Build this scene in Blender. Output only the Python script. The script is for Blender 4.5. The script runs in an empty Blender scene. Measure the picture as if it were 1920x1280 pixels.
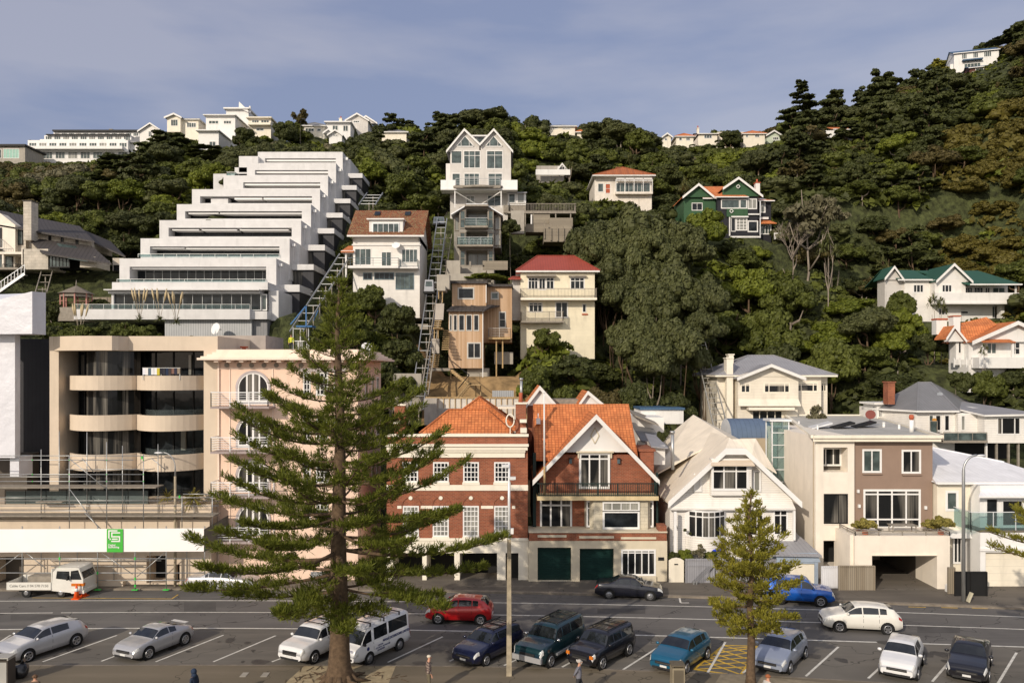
import bpy, math, random
import numpy as np
from mathutils import Vector, Matrix
random.seed(7)
R = random.Random(11)
PI = math.pi
scene = bpy.context.scene
COL = scene.collection
F, H, VH = 1500.0, 15.0, 695.0
def W(u, v, D): return Vector(((u-960)*D/F, D, H-(v-VH)*D/F))
def G(u, v): # point of the street level seen at a place
    D = H*F/(v-VH); return Vector(((u-960)*D/F, D, 0))

# ---------------- materials ----------------
MATS = {}
def new_mat(name):
    m = bpy.data.materials.new(name); m.use_nodes = True
    nt = m.node_tree; nt.nodes.clear()
    out = nt.nodes.new('ShaderNodeOutputMaterial'); b = nt.nodes.new('ShaderNodeBsdfPrincipled')
    nt.links.new(b.outputs[0], out.inputs[0])
    return m, nt, b
def N(nt, typ, **kw):
    n = nt.nodes.new(typ)
    for k, v in kw.items():
        if k in ('operation', 'blend_type', 'data_type', 'noise_dimensions', 'wave_type', 'bands_direction', 'feature', 'offset', 'offset_frequency', 'squash', 'squash_frequency'):
            setattr(n, k, v)
        else: n.inputs[k].default_value = v
    return n
def c4(c): return (c[0], c[1], c[2], 1)
def mixc(nt, fac, a, b, mode='MIX'):
    m = nt.nodes.new('ShaderNodeMix'); m.data_type = 'RGBA'; m.blend_type = mode
    for s, i in ((fac, 0), (a, 6), (b, 7)):
        if isinstance(s, bpy.types.NodeSocket): nt.links.new(s, m.inputs[i])
        elif i == 0: m.inputs[0].default_value = s
        else: m.inputs[i].default_value = c4(s)
    return m.outputs[2]
def ramp(nt, src, a, b):
    r = nt.nodes.new('ShaderNodeMapRange'); r.inputs[1].default_value = a; r.inputs[2].default_value = b
    nt.links.new(src, r.inputs[0]); return r.outputs[0]
def bump(nt, b, src, strength, dist):
    n = nt.nodes.new('ShaderNodeBump'); n.inputs['Strength'].default_value = strength; n.inputs['Distance'].default_value = dist
    nt.links.new(src, n.inputs['Height']); nt.links.new(n.outputs[0], b.inputs['Normal'])
def noise(nt, scale, detail=4, coord='Object', rough=.55, vec=None):
    t = nt.nodes.new('ShaderNodeTexCoord'); n = nt.nodes.new('ShaderNodeTexNoise')
    n.inputs['Scale'].default_value = scale; n.inputs['Detail'].default_value = detail; n.inputs['Roughness'].default_value = rough
    nt.links.new(vec if vec else t.outputs[coord], n.inputs['Vector']); return n.outputs[0]
def stretch(nt, s, coord='UV'):
    t = nt.nodes.new('ShaderNodeTexCoord'); m = nt.nodes.new('ShaderNodeMapping'); m.inputs['Scale'].default_value = s
    nt.links.new(t.outputs[coord], m.inputs[0]); return m.outputs[0]

def plain(name, c, rough=.7, metal=0, var=.12, scale=1.2, spec=.3, grime=0, coat=0):
    if name in MATS: return MATS[name]
    m, nt, b = new_mat(name)
    n = noise(nt, scale)
    lo = tuple(x*(1-var) for x in c); hi = tuple(min(1, x*(1+var)) for x in c)
    col = mixc(nt, ramp(nt, n, .3, .7), lo, hi)
    if grime:
        g = noise(nt, 1.0, 6, vec=stretch(nt, (1.6, .25, 1)))
        col = mixc(nt, ramp(nt, g, .52, .8), col, tuple(x*(1-grime) for x in c))
    nt.links.new(col, b.inputs['Base Color'])
    b.inputs['Roughness'].default_value = rough; b.inputs['Metallic'].default_value = metal
    b.inputs['Specular IOR Level'].default_value = spec
    if coat: b.inputs['Coat Weight'].default_value = coat; b.inputs['Coat Roughness'].default_value = .05
    MATS[name] = m; return m
def brickm(name, c1, c2, mort, bw=.23, bh=.085, ms=.012, rough=.85, bmp=.4, offset=.5, spots=None):
    m, nt, b = new_mat(name)
    t = nt.nodes.new('ShaderNodeTexCoord')
    k = N(nt, 'ShaderNodeTexBrick', **{'Color1': c4(c1), 'Color2': c4(c2), 'Mortar': c4(mort), 'Scale': 1.0, 'Mortar Size': ms, 'Brick Width': bw, 'Row Height': bh, 'Bias': 0.0, 'Mortar Smooth': .3})
    k.offset = offset
    nt.links.new(t.outputs['UV'], k.inputs['Vector'])
    n = noise(nt, 1.1, 5)
    col = mixc(nt, 1.0, k.outputs[0], mixc(nt, ramp(nt, n, .3, .7), (.78, .78, .78), (1.12, 1.1, 1.08)), 'MULTIPLY')
    if spots:
        s = noise(nt, 5, 5)
        col = mixc(nt, ramp(nt, s, .5, .62), col, spots)
    nt.links.new(col, b.inputs['Base Color']); b.inputs['Roughness'].default_value = rough
    b.inputs['Specular IOR Level'].default_value = .2
    inv = nt.nodes.new('ShaderNodeMath'); inv.operation = 'SUBTRACT'; inv.inputs[0].default_value = 1; nt.links.new(k.outputs['Fac'], inv.inputs[1])
    bump(nt, b, inv.outputs[0], bmp, .02)
    MATS[name] = m; return m
def lined(name, c, step, axis='v', depth=.5, rough=.6, metal=0, darkline=.35, lw=.12, var=.08, cvar=None, dist=.03, grime=.15):
    """boards, corrugated sheet: lines every step metres across u or v"""
    m, nt, b = new_mat(name)
    t = nt.nodes.new('ShaderNodeTexCoord'); s = nt.nodes.new('ShaderNodeSeparateXYZ'); nt.links.new(t.outputs['UV'], s.inputs[0])
    d = N(nt, 'ShaderNodeMath', operation='DIVIDE'); nt.links.new(s.outputs[0 if axis == 'u' else 1], d.inputs[0]); d.inputs[1].default_value = step
    fr = N(nt, 'ShaderNodeMath', operation='FRACT'); nt.links.new(d.outputs[0], fr.inputs[0])
    lt = N(nt, 'ShaderNodeMath', operation='LESS_THAN'); nt.links.new(fr.outputs[0], lt.inputs[0]); lt.inputs[1].default_value = lw
    n = noise(nt, .9, 5)
    col = mixc(nt, ramp(nt, n, .3, .7), tuple(x*(1-var) for x in c), tuple(min(1, x*(1+var)) for x in c))
    if cvar:
        fl = N(nt, 'ShaderNodeMath', operation='FLOOR'); nt.links.new(d.outputs[0], fl.inputs[0])
        wn = nt.nodes.new('ShaderNodeTexWhiteNoise'); wn.noise_dimensions = '1D'; nt.links.new(fl.outputs[0], wn.inputs['W'])
        col = mixc(nt, wn.outputs[0], col, cvar)
    if grime:
        g = noise(nt, 1.0, 6, vec=stretch(nt, (1.4, .3, 1)))
        col = mixc(nt, ramp(nt, g, .55, .85), col, tuple(x*(1-grime*2) for x in c))
    col = mixc(nt, lt.outputs[0], col, tuple(x*(1-darkline) for x in c))
    nt.links.new(col, b.inputs['Base Color']); b.inputs['Roughness'].default_value = rough; b.inputs['Metallic'].default_value = metal
    b.inputs['Specular IOR Level'].default_value = .25
    bump(nt, b, fr.outputs[0], depth, dist)
    MATS[name] = m; return m
def leafm(name, c, c2, transl=.25):
    m, nt, b = new_mat(name)
    oi = nt.nodes.new('ShaderNodeObjectInfo')
    n = noise(nt, 1.6, 5)
    col = mixc(nt, ramp(nt, n, .32, .68), c, c2)
    col = mixc(nt, ramp(nt, oi.outputs['Random'], 0, 1), mixc(nt, .5, col, tuple(x*.62 for x in c)), mixc(nt, .35, col, tuple(x*1.5 for x in c2)))
    geo = nt.nodes.new('ShaderNodeNewGeometry')
    col = mixc(nt, geo.outputs['Random Per Island'], mixc(nt, .5, col, tuple(x*.55 for x in c)), mixc(nt, .4, col, tuple(min(1, x*1.6) for x in c2)))
    nt.links.new(col, b.inputs['Base Color']); b.inputs['Roughness'].default_value = .6
    b.inputs['Specular IOR Level'].default_value = .25
    if transl:
        out = nt.nodes['Material Output']; tr = nt.nodes.new('ShaderNodeBsdfTranslucent'); mx = nt.nodes.new('ShaderNodeMixShader')
        nt.links.new(col, tr.inputs[0]); mx.inputs[0].default_value = transl
        nt.links.new(b.outputs[0], mx.inputs[1]); nt.links.new(tr.outputs[0], mx.inputs[2]); nt.links.new(mx.outputs[0], out.inputs[0])
    MATS[name] = m; return m
def glassm(name, c=(.015, .018, .02), rough=.04, curtain=None, spec=.5):
    m, nt, b = new_mat(name)
    col = None
    if curtain:
        n = noise(nt, 1, 1, vec=stretch(nt, (.8, .12, 1))); w = noise(nt, 1, 2, vec=stretch(nt, (9, .2, 1)))
        f = N(nt, 'ShaderNodeMath', operation='MULTIPLY'); nt.links.new(ramp(nt, n, .5, .6), f.inputs[0]); nt.links.new(ramp(nt, w, .25, .7), f.inputs[1])
        col = mixc(nt, f.outputs[0], c, curtain)
    else:
        n = noise(nt, 1.3, 2); col = mixc(nt, ramp(nt, n, .4, .7), c, tuple(x*2.2+.004 for x in c))
    nt.links.new(col, b.inputs['Base Color']); b.inputs['Roughness'].default_value = rough; b.inputs['Specular IOR Level'].default_value = spec
    wv = noise(nt, .8, 2); bump(nt, b, wv, .08, .05)
    MATS[name] = m; return m
def clearm(name, tint=(.75, .85, .85), a=.13):
    m, nt, b = new_mat(name)
    out = nt.nodes['Material Output']; tr = nt.nodes.new('ShaderNodeBsdfTransparent'); mx = nt.nodes.new('ShaderNodeMixShader')
    tr.inputs[0].default_value = c4(tint); n = noise(nt, 2, 2); cc = mixc(nt, n, (.25, .3, .3), (.35, .42, .42)); nt.links.new(cc, b.inputs['Base Color'])
    b.inputs['Roughness'].default_value = .05; mx.inputs[0].default_value = a
    nt.links.new(tr.outputs[0], mx.inputs[1]); nt.links.new(b.outputs[0], mx.inputs[2]); nt.links.new(mx.outputs[0], out.inputs[0])
    MATS[name] = m; return m

WHITE = plain('white_paint', (.71, .695, .665), .55, grime=.18, var=.04)
WHITE2 = plain('clean_white', (.76, .75, .73), .5, grime=.08, var=.03)
TERR = lined('white_cladding', (.60, .59, .58), .32, 'v', .25, .6, darkline=.08, lw=.08, grime=.12)
CREAM = plain('cream_paint', (.75, .69, .57), .6, grime=.2, var=.05)
CREAMR = plain('cream_render', (.77, .70, .60), .75, grime=.14, var=.05)
STONE = plain('pale_render', (.60, .53, .40), .8, grime=.22, var=.06)
STONE2 = brickm('pale_stone_block', (.52, .48, .38), (.58, .53, .42), (.42, .38, .30), .5, .25, .012)
TRIMW = plain('ivory_trim', (.80, .74, .62), .55, grime=.15, var=.04)
APT = plain('beige_render', (.60, .50, .39), .75, grime=.12, var=.04)
PINK = plain('pink_render', (.78, .575, .45), .8, grime=.14, var=.04)
PINKT = plain('pink_trim', (.80, .65, .54), .7, grime=.16, var=.04)
BROWNR = plain('brown_render', (.27, .19, .145), .8, grime=.1, var=.05)
TANR = plain('tan_render', (.38, .31, .22), .8, grime=.12, var=.05)
BRICK = brickm('red_brick', (.33, .10, .052), (.23, .07, .04), (.29, .17, .11), .26, .10, .013)
TILE = brickm('orange_roof_tiles', (.66, .235, .085), (.52, .17, .062), (.30, .095, .04), .25, .27, .018, .75, .9, 0.0, spots=None)
TILEO = brickm('mossy_roof_tiles', (.30, .10, .045), (.22, .085, .05), (.09, .045, .03), .26, .28, .03, .85, .9, .5, spots=(.24, .19, .10))
WBOARD = lined('white_weatherboard', (.78, .75, .70), .16, 'v', .5, .55, lw=.14, darkline=.3)
CBOARD = lined('cream_weatherboard', (.76, .70, .59), .16, 'v', .5, .55, lw=.14, darkline=.28)
YBOARD = lined('pale_yellow_weatherboard', (.76, .69, .52), .16, 'v', .4, .6, lw=.12, darkline=.18)
GBOARD = lined('grey_weatherboard', (.60, .57, .53), .18, 'v', .5, .6, lw=.14, darkline=.25)
CEDAR = lined('cedar_boards', (.42, .27, .155), .15, 'u', .4, .7, lw=.08, darkline=.5, cvar=(.55, .39, .26), grime=.1)
OLDWOOD = lined('weathered_boards', (.22, .18, .13), .14, 'u', .5, .85, lw=.12, darkline=.6, cvar=(.30, .26, .20))
OLDWOODH = lined('weathered_rails', (.30, .26, .20), .2, 'v', .5, .85, lw=.12, darkline=.6, cvar=(.22, .19, .15))
TIMBER = plain('new_timber', (.40, .28, .14), .8, var=.2, scale=4)
GREYWOOD = plain('grey_timber', (.26, .23, .19), .85, var=.2, scale=3)
CORR = lined('corrugated_grey', (.36, .37, .38), .18, 'u', .9, .5, .3, lw=.3, darkline=.45)
DROOF = lined('dark_metal_roof', (.06, .053, .05), .45, 'u', .6, .65, .0, lw=.1, darkline=.5)
GROOF = lined('grey_metal_roof', (.21, .21, .215), .3, 'u', .5, .5, .1, lw=.15, darkline=.25)
MROOF = lined('mid_grey_metal_roof', (.30, .30, .32), .3, 'u', .5, .5, .1, lw=.15, darkline=.2)
WROOF = lined('white_metal_roof', (.76, .76, .78), .4, 'u', .4, .5, 0, lw=.1, darkline=.12)
CROOF = lined('cream_metal_roof', (.75, .67, .55), .4, 'u', .4, .55, 0, lw=.08, darkline=.12)
RROOF = lined('red_metal_roof', (.30, .062, .040), .3, 'u', .5, .5, 0, lw=.15, darkline=.25)
GREENROOF = lined('green_metal_roof', (.032, .095, .07), .3, 'u', .5, .5, 0, lw=.15, darkline=.2)
BLUEROOF = lined('blue_metal_roof', (.055, .11, .19), .3, 'u', .5, .5, 0, lw=.15, darkline=.2)
RUSTROOF = lined('rusty_iron_roof', (.36, .12, .05), .3, 'u', .6, .8, 0, lw=.2, darkline=.3, cvar=(.26, .09, .045))
DGREEN = lined('green_shutter', (.009, .034, .030), .12, 'v', .6, .45, 0, lw=.2, darkline=.4)
GREENB = lined('green_weatherboard', (.042, .10, .048), .16, 'v', .4, .6, lw=.12, darkline=.3)
BLACKB = lined('black_weatherboard', (.022, .022, .028), .16, 'v', .4, .6, lw=.12, darkline=.3)
BLACK = plain('black_paint', (.012, .012, .012), .6)
RAILG = plain('dark_green_iron', (.012, .028, .025), .5)
STEEL = plain('galvanised_steel', (.42, .43, .43), .4, .7)
ALU = plain('white_metal', (.72, .73, .74), .4, .2)
SGREEN = plain('green_coupler', (.05, .50, .07), .5)
CONC = plain('concrete', (.36, .33, .28), .9, grime=.3)
ROOFMEM = plain('roof_membrane', (.42, .41, .38), .85, grime=.3, var=.12, scale=.5)
TERRA = plain('terracotta', (.40, .10, .05), .8)
RECESS = plain('shaded_recess_render', (.10, .085, .07), .8)  # shade inside recesses and garage put into the wall colour
DCLAD = lined('charcoal_cladding', (.035, .035, .04), .3, 'u', .3, .5, lw=.06, darkline=.4)
GL = glassm('dark_window_glass', (.009, .011, .013), spec=.3)
GLC = glassm('curtained_window_glass', (.012, .013, .014), curtain=(.20, .185, .16), spec=.3)
GLG = glassm('grey_green_glass', (.045, .06, .058), .06)
GLL = glassm('net_curtain_glass', (.20, .20, .18), .1, curtain=(.42, .41, .36))
GLB = glassm('blue_grey_glass', (.07, .10, .115), .05)
CLEAR = clearm('balustrade_glass')
BARK = plain('bark', (.105, .07, .043), .95, var=.35, scale=6)
BARKG = plain('grey_bark', (.24, .20, .16), .95, var=.3, scale=6)

# ---------------- mesh building ----------------
class MB:
    def __init__(s): s.v = []; s.f = []; s.m = []; s.mats = []; s.sm = []
    def mi(s, m):
        if m not in s.mats: s.mats.append(m)
        return s.mats.index(m)
    def poly(s, pts, m, smooth=False):
        i = len(s.v); s.v += [tuple(p) for p in pts]; s.f.append(tuple(range(i, i+len(pts)))); s.m.append(s.mi(m)); s.sm.append(smooth)
    def box(s, x0, x1, y0, y1, z0, z1, m):
        if x0 > x1: x0, x1 = x1, x0
        if y0 > y1: y0, y1 = y1, y0
        if z0 > z1: z0, z1 = z1, z0
        i = len(s.v); s.v += [(x0,y0,z0),(x1,y0,z0),(x1,y1,z0),(x0,y1,z0),(x0,y0,z1),(x1,y0,z1),(x1,y1,z1),(x0,y1,z1)]
        for f in ((0,3,2,1),(4,5,6,7),(0,1,5,4),(1,2,6,5),(2,3,7,6),(3,0,4,7)):
            s.f.append(tuple(i+k for k in f)); s.m.append(s.mi(m)); s.sm.append(False)
    def hexa(s, p, m): # 8 points, bottom 4 ccw, top 4
        i = len(s.v); s.v += [tuple(q) for q in p]
        for f in ((0,3,2,1),(4,5,6,7),(0,1,5,4),(1,2,6,5),(2,3,7,6),(3,0,4,7)):
            s.f.append(tuple(i+k for k in f)); s.m.append(s.mi(m)); s.sm.append(False)
    def prism(s, pts, y0, y1, m): # polygon of (x,z), ccw seen from the camera
        n = len(pts); i = len(s.v)
        s.v += [(x, y0, z) for x, z in pts]+[(x, y1, z) for x, z in pts]
        s.f.append(tuple(range(i, i+n))); s.f.append(tuple(range(i+2*n-1, i+n-1, -1)))
        for k in range(n): s.f.append((i+k, i+n+k, i+n+(k+1) % n, i+(k+1) % n))
        s.m += [s.mi(m)]*(n+2); s.sm += [False]*(n+2)
    def plan(s, pts, z0, z1, m): # polygon of (x,y), ccw seen from above
        n = len(pts); i = len(s.v)
        s.v += [(x, y, z0) for x, y in pts]+[(x, y, z1) for x, y in pts]
        s.f.append(tuple(range(i+n-1, i-1, -1))); s.f.append(tuple(range(i+n, i+2*n)))
        for k in range(n): s.f.append((i+k, i+(k+1) % n, i+n+(k+1) % n, i+n+k))
        s.m += [s.mi(m)]*(n+2); s.sm += [False]*(n+2)
    def bar(s, a, b, w, h, m): # straight bar between two points
        a = Vector(a); b = Vector(b); d = (b-a).normalized(); up = Vector((0, 0, 1))
        if abs(d.z) > .99: up = Vector((0, 1, 0))
        r = d.cross(up).normalized()*w/2; t = r.cross(d).normalized()*h/2
        s.hexa([a-r-t, a+r-t, b+r-t, b-r-t, a-r+t, a+r+t, b+r+t, b-r+t], m)
    def tube(s, pts, rad, m, n=6, cap=True):
        pts = [Vector(p) for p in pts]
        if not isinstance(rad, (list, tuple)): rad = [rad]*len(pts)
        i = len(s.v); mi = s.mi(m); pr = None
        for k, p in enumerate(pts):
            d = (pts[min(k+1, len(pts)-1)]-pts[max(k-1, 0)]).normalized()
            if pr is None:
                up = Vector((0, 0, 1)) if abs(d.z) < .9 else Vector((1, 0, 0)); pr = d.cross(up).normalized()
            pr = (pr-d*pr.dot(d)).normalized(); q = d.cross(pr)
            for j in range(n):
                a = 2*PI*j/n; s.v.append(tuple(p+(pr*math.cos(a)+q*math.sin(a))*rad[k]))
        for k in range(len(pts)-1):
            for j in range(n):
                s.f.append((i+k*n+j, i+k*n+(j+1) % n, i+(k+1)*n+(j+1) % n, i+(k+1)*n+j)); s.m.append(mi); s.sm.append(True)
        if cap:
            s.f.append(tuple(i+j for j in range(n-1, -1, -1))); e = i+(len(pts)-1)*n; s.f.append(tuple(e+j for j in range(n)))
            s.m += [mi, mi]; s.sm += [False, False]
    def slab(s, pts, t, m, me=None): # sloping sheet from four points (top), thickness t downwards
        i = len(s.v); a = [Vector(p) for p in pts]; d = Vector((0, 0, -t)); n = len(a)
        s.v += [tuple(p) for p in a]+[tuple(p+d) for p in a]
        s.f.append(tuple(range(i, i+n))); s.m.append(s.mi(m)); s.f.append(tuple(range(i+2*n-1, i+n-1, -1))); s.m.append(s.mi(me or m))
        for k in range(n): s.f.append((i+k, i+n+k, i+n+(k+1) % n, i+(k+1) % n)); s.m.append(s.mi(me or m))
        s.sm += [False]*(n+2)
    def ball(s, c, r, m, sz=(1, 1, 1), n=8, k=6):
        i = len(s.v); mi = s.mi(m)
        for a in range(k+1):
            th = PI*a/k
            for b in range(n):
                ph = 2*PI*b/n; s.v.append((c[0]+r*sz[0]*math.sin(th)*math.cos(ph), c[1]+r*sz[1]*math.sin(th)*math.sin(ph), c[2]+r*sz[2]*math.cos(th)))
        for a in range(k):
            for b in range(n):
                s.f.append((i+a*n+b, i+(a+1)*n+b, i+(a+1)*n+(b+1) % n, i+a*n+(b+1) % n)); s.m.append(mi); s.sm.append(True)
    def mesh(s, name, off=(0, 0, 0)):
        me = bpy.data.meshes.new(name)
        v = np.array(s.v, dtype=np.float64).reshape(-1, 3)-np.array(off)
        me.from_pydata(v.tolist(), [], s.f)
        for m in s.mats: me.materials.append(m)
        me.polygons.foreach_set('material_index', s.m); me.polygons.foreach_set('use_smooth', s.sm)
        uv = me.uv_layers.new(name='UVMap'); nl = len(me.loops)
        nr = np.empty(len(me.polygons)*3); me.polygons.foreach_get('normal', nr); nr = nr.reshape(-1, 3)
        lt = np.empty(len(me.polygons), dtype=np.int32); me.polygons.foreach_get('loop_total', lt)
        vi = np.empty(nl, dtype=np.int32); me.loops.foreach_get('vertex_index', vi)
        n = np.repeat(nr, lt, axis=0); p = np.array(s.v, dtype=np.float64).reshape(-1, 3)[vi]
        t = np.stack([-n[:, 1], n[:, 0], np.zeros(nl)], 1); L = np.linalg.norm(t, axis=1); flat = L < .05
        t[flat] = (1, 0, 0); L[flat] = 1; t /= L[:, None]; b = np.cross(n, t)
        uvs = np.stack([(p*t).sum(1), (p*b).sum(1)], 1)
        uv.data.foreach_set('uv', uvs.ravel()); me.update(); return me

def props(o, label=None, cat=None, group=None, kind=None):
    if label: o['label'] = label
    if cat: o['category'] = cat
    if group: o['group'] = group
    if kind: o['kind'] = kind
    return o
def thing(name, label, cat, loc=(0, 0, 0), rz=0, group=None):
    o = bpy.data.objects.new(name, None); COL.objects.link(o); o.location = loc; o.rotation_euler = (0, 0, rz)
    o.empty_display_size = .3
    return props(o, label, cat, group)
SPLIT = {'sleeper', 'post', 'downpipe', 'sill', 'landing', 'curtain', 'side_wall', 'gable_wall', 'mullion', 'strut', 'balcony', 'wall_lamp', 'terrace_floor', 'porch_post', 'skylight', 'side_window', 'verandah', 'chimney_ledge', 'wall', 'pilaster', 'wall_wrap', 'nameplate', 'brick_arch', 'canopy', 'deck', 'ridge_wall', 'rear_wall', 'chimney_cap', 'porch', 'frame', 'strap'}
def components(mb):
    par = list(range(len(mb.f)))
    def find(i):
        while par[i] != i: par[i] = par[par[i]]; i = par[i]
        return i
    own = {}
    for i, f in enumerate(mb.f):
        for v in f:
            if v in own: par[find(i)] = find(own[v])
            else: own[v] = i
    g = {}
    for i in range(len(mb.f)): g.setdefault(find(i), []).append(i)
    G_ = []
    for fs in g.values():
        p = np.array([mb.v[v] for i in fs for v in mb.f[i]]); G_.append([fs, p.min(0)-.02, p.max(0)+.02])
    ch = True
    while ch:
        ch = False; out = []
        for c in G_:
            for o in out:
                if (c[1] <= o[2]).all() and (o[1] <= c[2]).all(): o[0] = o[0]+c[0]; o[1] = np.minimum(o[1], c[1]); o[2] = np.maximum(o[2], c[2]); ch = True; break
            else: out.append(c)
        G_ = out
    return [sorted(c[0]) for c in G_]
def obj(name, mb, parent=None, loc=None, label=None, **kw):
    if isinstance(mb, MB) and parent is not None and name in SPLIT:
        cs = components(mb)
        if 1 < len(cs) <= 100:
            r = None
            for fs in cs:
                q = MB(); q.mats = mb.mats; mp = {}
                for i in fs:
                    for v in mb.f[i]:
                        if v not in mp: mp[v] = len(q.v); q.v.append(mb.v[v])
                    q.f.append(tuple(mp[v] for v in mb.f[i])); q.m.append(mb.m[i]); q.sm.append(mb.sm[i])
                r = obj_(name, q, parent, loc, label, **kw)
            return r
    return obj_(name, mb, parent, loc, label, **kw)
def obj_(name, mb, parent=None, loc=None, label=None, **kw):
    """mb in world space when the parent is unrotated: vertices are stored relative to the thing's base"""
    off = (0, 0, 0)
    if parent is not None:
        r = parent
        while r.parent: r = r.parent
        if not kw.pop('local', False): off = tuple(r.location)
    elif loc is not None: off = tuple(loc)
    me = mb.mesh(name, off) if isinstance(mb, MB) else mb
    o = bpy.data.objects.new(name, me); COL.objects.link(o)
    if parent is not None: o.parent = parent
    elif loc is not None: o.location = loc
    props(o, label, kw.get('cat'), kw.get('group'), kw.get('kind')); return o
def copy_tree(o, parent=None):
    c = o.copy(); COL.objects.link(c); c.parent = parent
    for ch in list(o.children): copy_tree(ch, c)
    return c

RECTS = []   # screen extents + distance of the buildings, so that trees are not planted in front of them
PADS = []    # footprints levelled into the hillside
class Bld:
    def __init__(s, name, label, cat, D, u0, u1, vb, depth=9, vtop=None, group=None, pad=True, rect=True):
        s.D = D; s.k = D/F
        s.root = thing(name, label, cat, W((u0+u1)/2, vb, D), 0, group)
        s.zb = s.Z(vb)
        if pad: PADS.append((s.X(u0), s.X(u1), D-.6, D+depth, s.zb-.15))
        if rect and vtop: RECTS.append((u0, vtop, u1, vb, D))
    def X(s, u): return (u-960)*s.k
    def Z(s, v): return H-(v-VH)*s.k
    def bx(s, mb, u0, v0, u1, v1, y0, y1, m): mb.box(s.X(u0), s.X(u1), s.D+y0, s.D+y1, s.Z(v1), s.Z(v0), m)
    def part(s, name, mb, parent=None, label=None): return obj(name, mb, parent or s.root, label=label)
    def pbox(s, name, u0, v0, u1, v1, y0, y1, m, parent=None, label=None):
        mb = MB(); s.bx(mb, u0, v0, u1, v1, y0, y1, m); return s.part(name, mb, parent, label)
    def wall(s, u0, v0, u1, v1, y0, y1, m, wins=(), holes=(), name='wall', drop=0, mb=None, rev=.14, sides=None, parent=None):
        own = mb is None; mb = mb or MB(); hs = [w[:4] for w in wins]+[h[:4] for h in holes]
        us = sorted({u0, u1} | {a for h in hs for a in (h[0], h[2])}); vs = sorted({v0, v1} | {a for h in hs for a in (h[1], h[3])})
        us = [a for a in us if u0 <= a <= u1]; vs = [a for a in vs if v0 <= a <= v1]
        X, Z = s.X, s.Z; ya = s.D+y0; yb = s.D+y1
        for i in range(len(us)-1):
            for j in range(len(vs)-1):
                cu = (us[i]+us[i+1])/2; cv = (vs[j]+vs[j+1])/2
                if any(h[0] < cu < h[2] and h[1] < cv < h[3] for h in hs): continue
                mb.poly([(X(us[i]), ya, Z(vs[j+1])), (X(us[i+1]), ya, Z(vs[j+1])), (X(us[i+1]), ya, Z(vs[j])), (X(us[i]), ya, Z(vs[j]))], m)
        for q, h in enumerate(hs):
            r = rev if q < len(wins) else (h[4] if len(list(holes)[q-len(wins)]) > 4 and False else rev)
            if q >= len(wins):
                hh = list(holes)[q-len(wins)]
                if len(hh) > 4: r = hh[4]
            a, b, c, d = X(h[0]), X(h[2]), Z(h[3]), Z(h[1]); yr = ya+r
            mb.poly([(a, ya, c), (a, ya, d), (a, yr, d), (a, yr, c)], m); mb.poly([(b, ya, c), (b, yr, c), (b, yr, d), (b, ya, d)], m)
            mb.poly([(a, ya, c), (a, yr, c), (b, yr, c), (b, ya, c)], m); mb.poly([(a, ya, d), (b, ya, d), (b, yr, d), (a, yr, d)], m)
            if q >= len(wins) and len(list(holes)[q-len(wins)]) > 5:
                mb.poly([(a, yr, c), (b, yr, c), (b, yr, d), (a, yr, d)], list(holes)[q-len(wins)][5])
        a, b, c, d = X(u0), X(u1), Z(v1)-drop, Z(v0); c0 = Z(v1)
        ms = sides or m
        mb.poly([(a, yb, c), (a, ya, c), (a, ya, d), (a, yb, d)], ms); mb.poly([(b, ya, c), (b, yb, c), (b, yb, d), (b, ya, d)], ms)
        if not any(len(h) > 4 and h[4] > 2.85 and len(h) < 6 for h in holes): mb.poly([(b, yb, c), (a, yb, c), (a, yb, d), (b, yb, d)], ms)
        mb.poly([(a, ya, d), (b, ya, d), (b, yb, d), (a, yb, d)], m)
        mb.poly([(a, ya, c), (a, yb, c), (b, yb, c), (b, ya, c)], m)
        if drop: mb.poly([(a, ya, c), (b, ya, c), (b, ya, c0), (a, ya, c0)], m)
        o = None
        if own: o = s.part(name, mb, parent)
        for w in wins: s._win(*w[:4], y0, *(w[4:]))
        return o
    def win(s, u0, v0, u1, v1, y, *a, **k): return s._win(u0, v0, u1, v1, y-.065, *a, **k)
    def _win(s, u0, v0, u1, v1, y, cols=1, rows=1, fm=None, gm=None, fw=.07, tr=None, mw=None, parent=None, name='window', ws=None, rev=.08):
        """frame with bars, pane behind; tr = height share of a top light row; ws = bar positions"""
        fm = fm or WHITE; gm = gm or GL; mb = MB(); X, Z = s.X, s.Z; a, b, c, d = X(u0), X(u1), Z(v1), Z(v0); f = fw; mw = mw or fw*.7
        ya = s.D+y-.035; yb = s.D+y+rev
        mb.box(a-.02, b+.02, ya, yb, c-.03, c+f, fm); mb.box(a-.02, b+.02, ya, yb, d-f, d+.03, fm)
        mb.box(a-.02, a+f, ya+.002, yb, c+f, d-f, fm); mb.box(b-f, b+.02, ya+.002, yb, c+f, d-f, fm)
        xs = ws if ws else [i/cols for i in range(1, cols)]
        for t in xs: x = a+(b-a)*t; mb.box(x-mw/2, x+mw/2, ya+.01, yb, c+f, d-f, fm)
        zs = [j/rows for j in range(1, rows)]+([1-tr] if tr else [])
        for t in zs: z = c+(d-c)*t; mb.box(a+f, b-f, ya+.015, yb-.004, z-mw/2, z+mw/2, fm)
        o = s.part(name, mb, parent)
        g = MB(); g.box(a+f*.5, b-f*.5, s.D+y+.03, s.D+y+.06, c+f*.5, d-f*.5, gm); s.part('pane', g, o)
        return o
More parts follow.
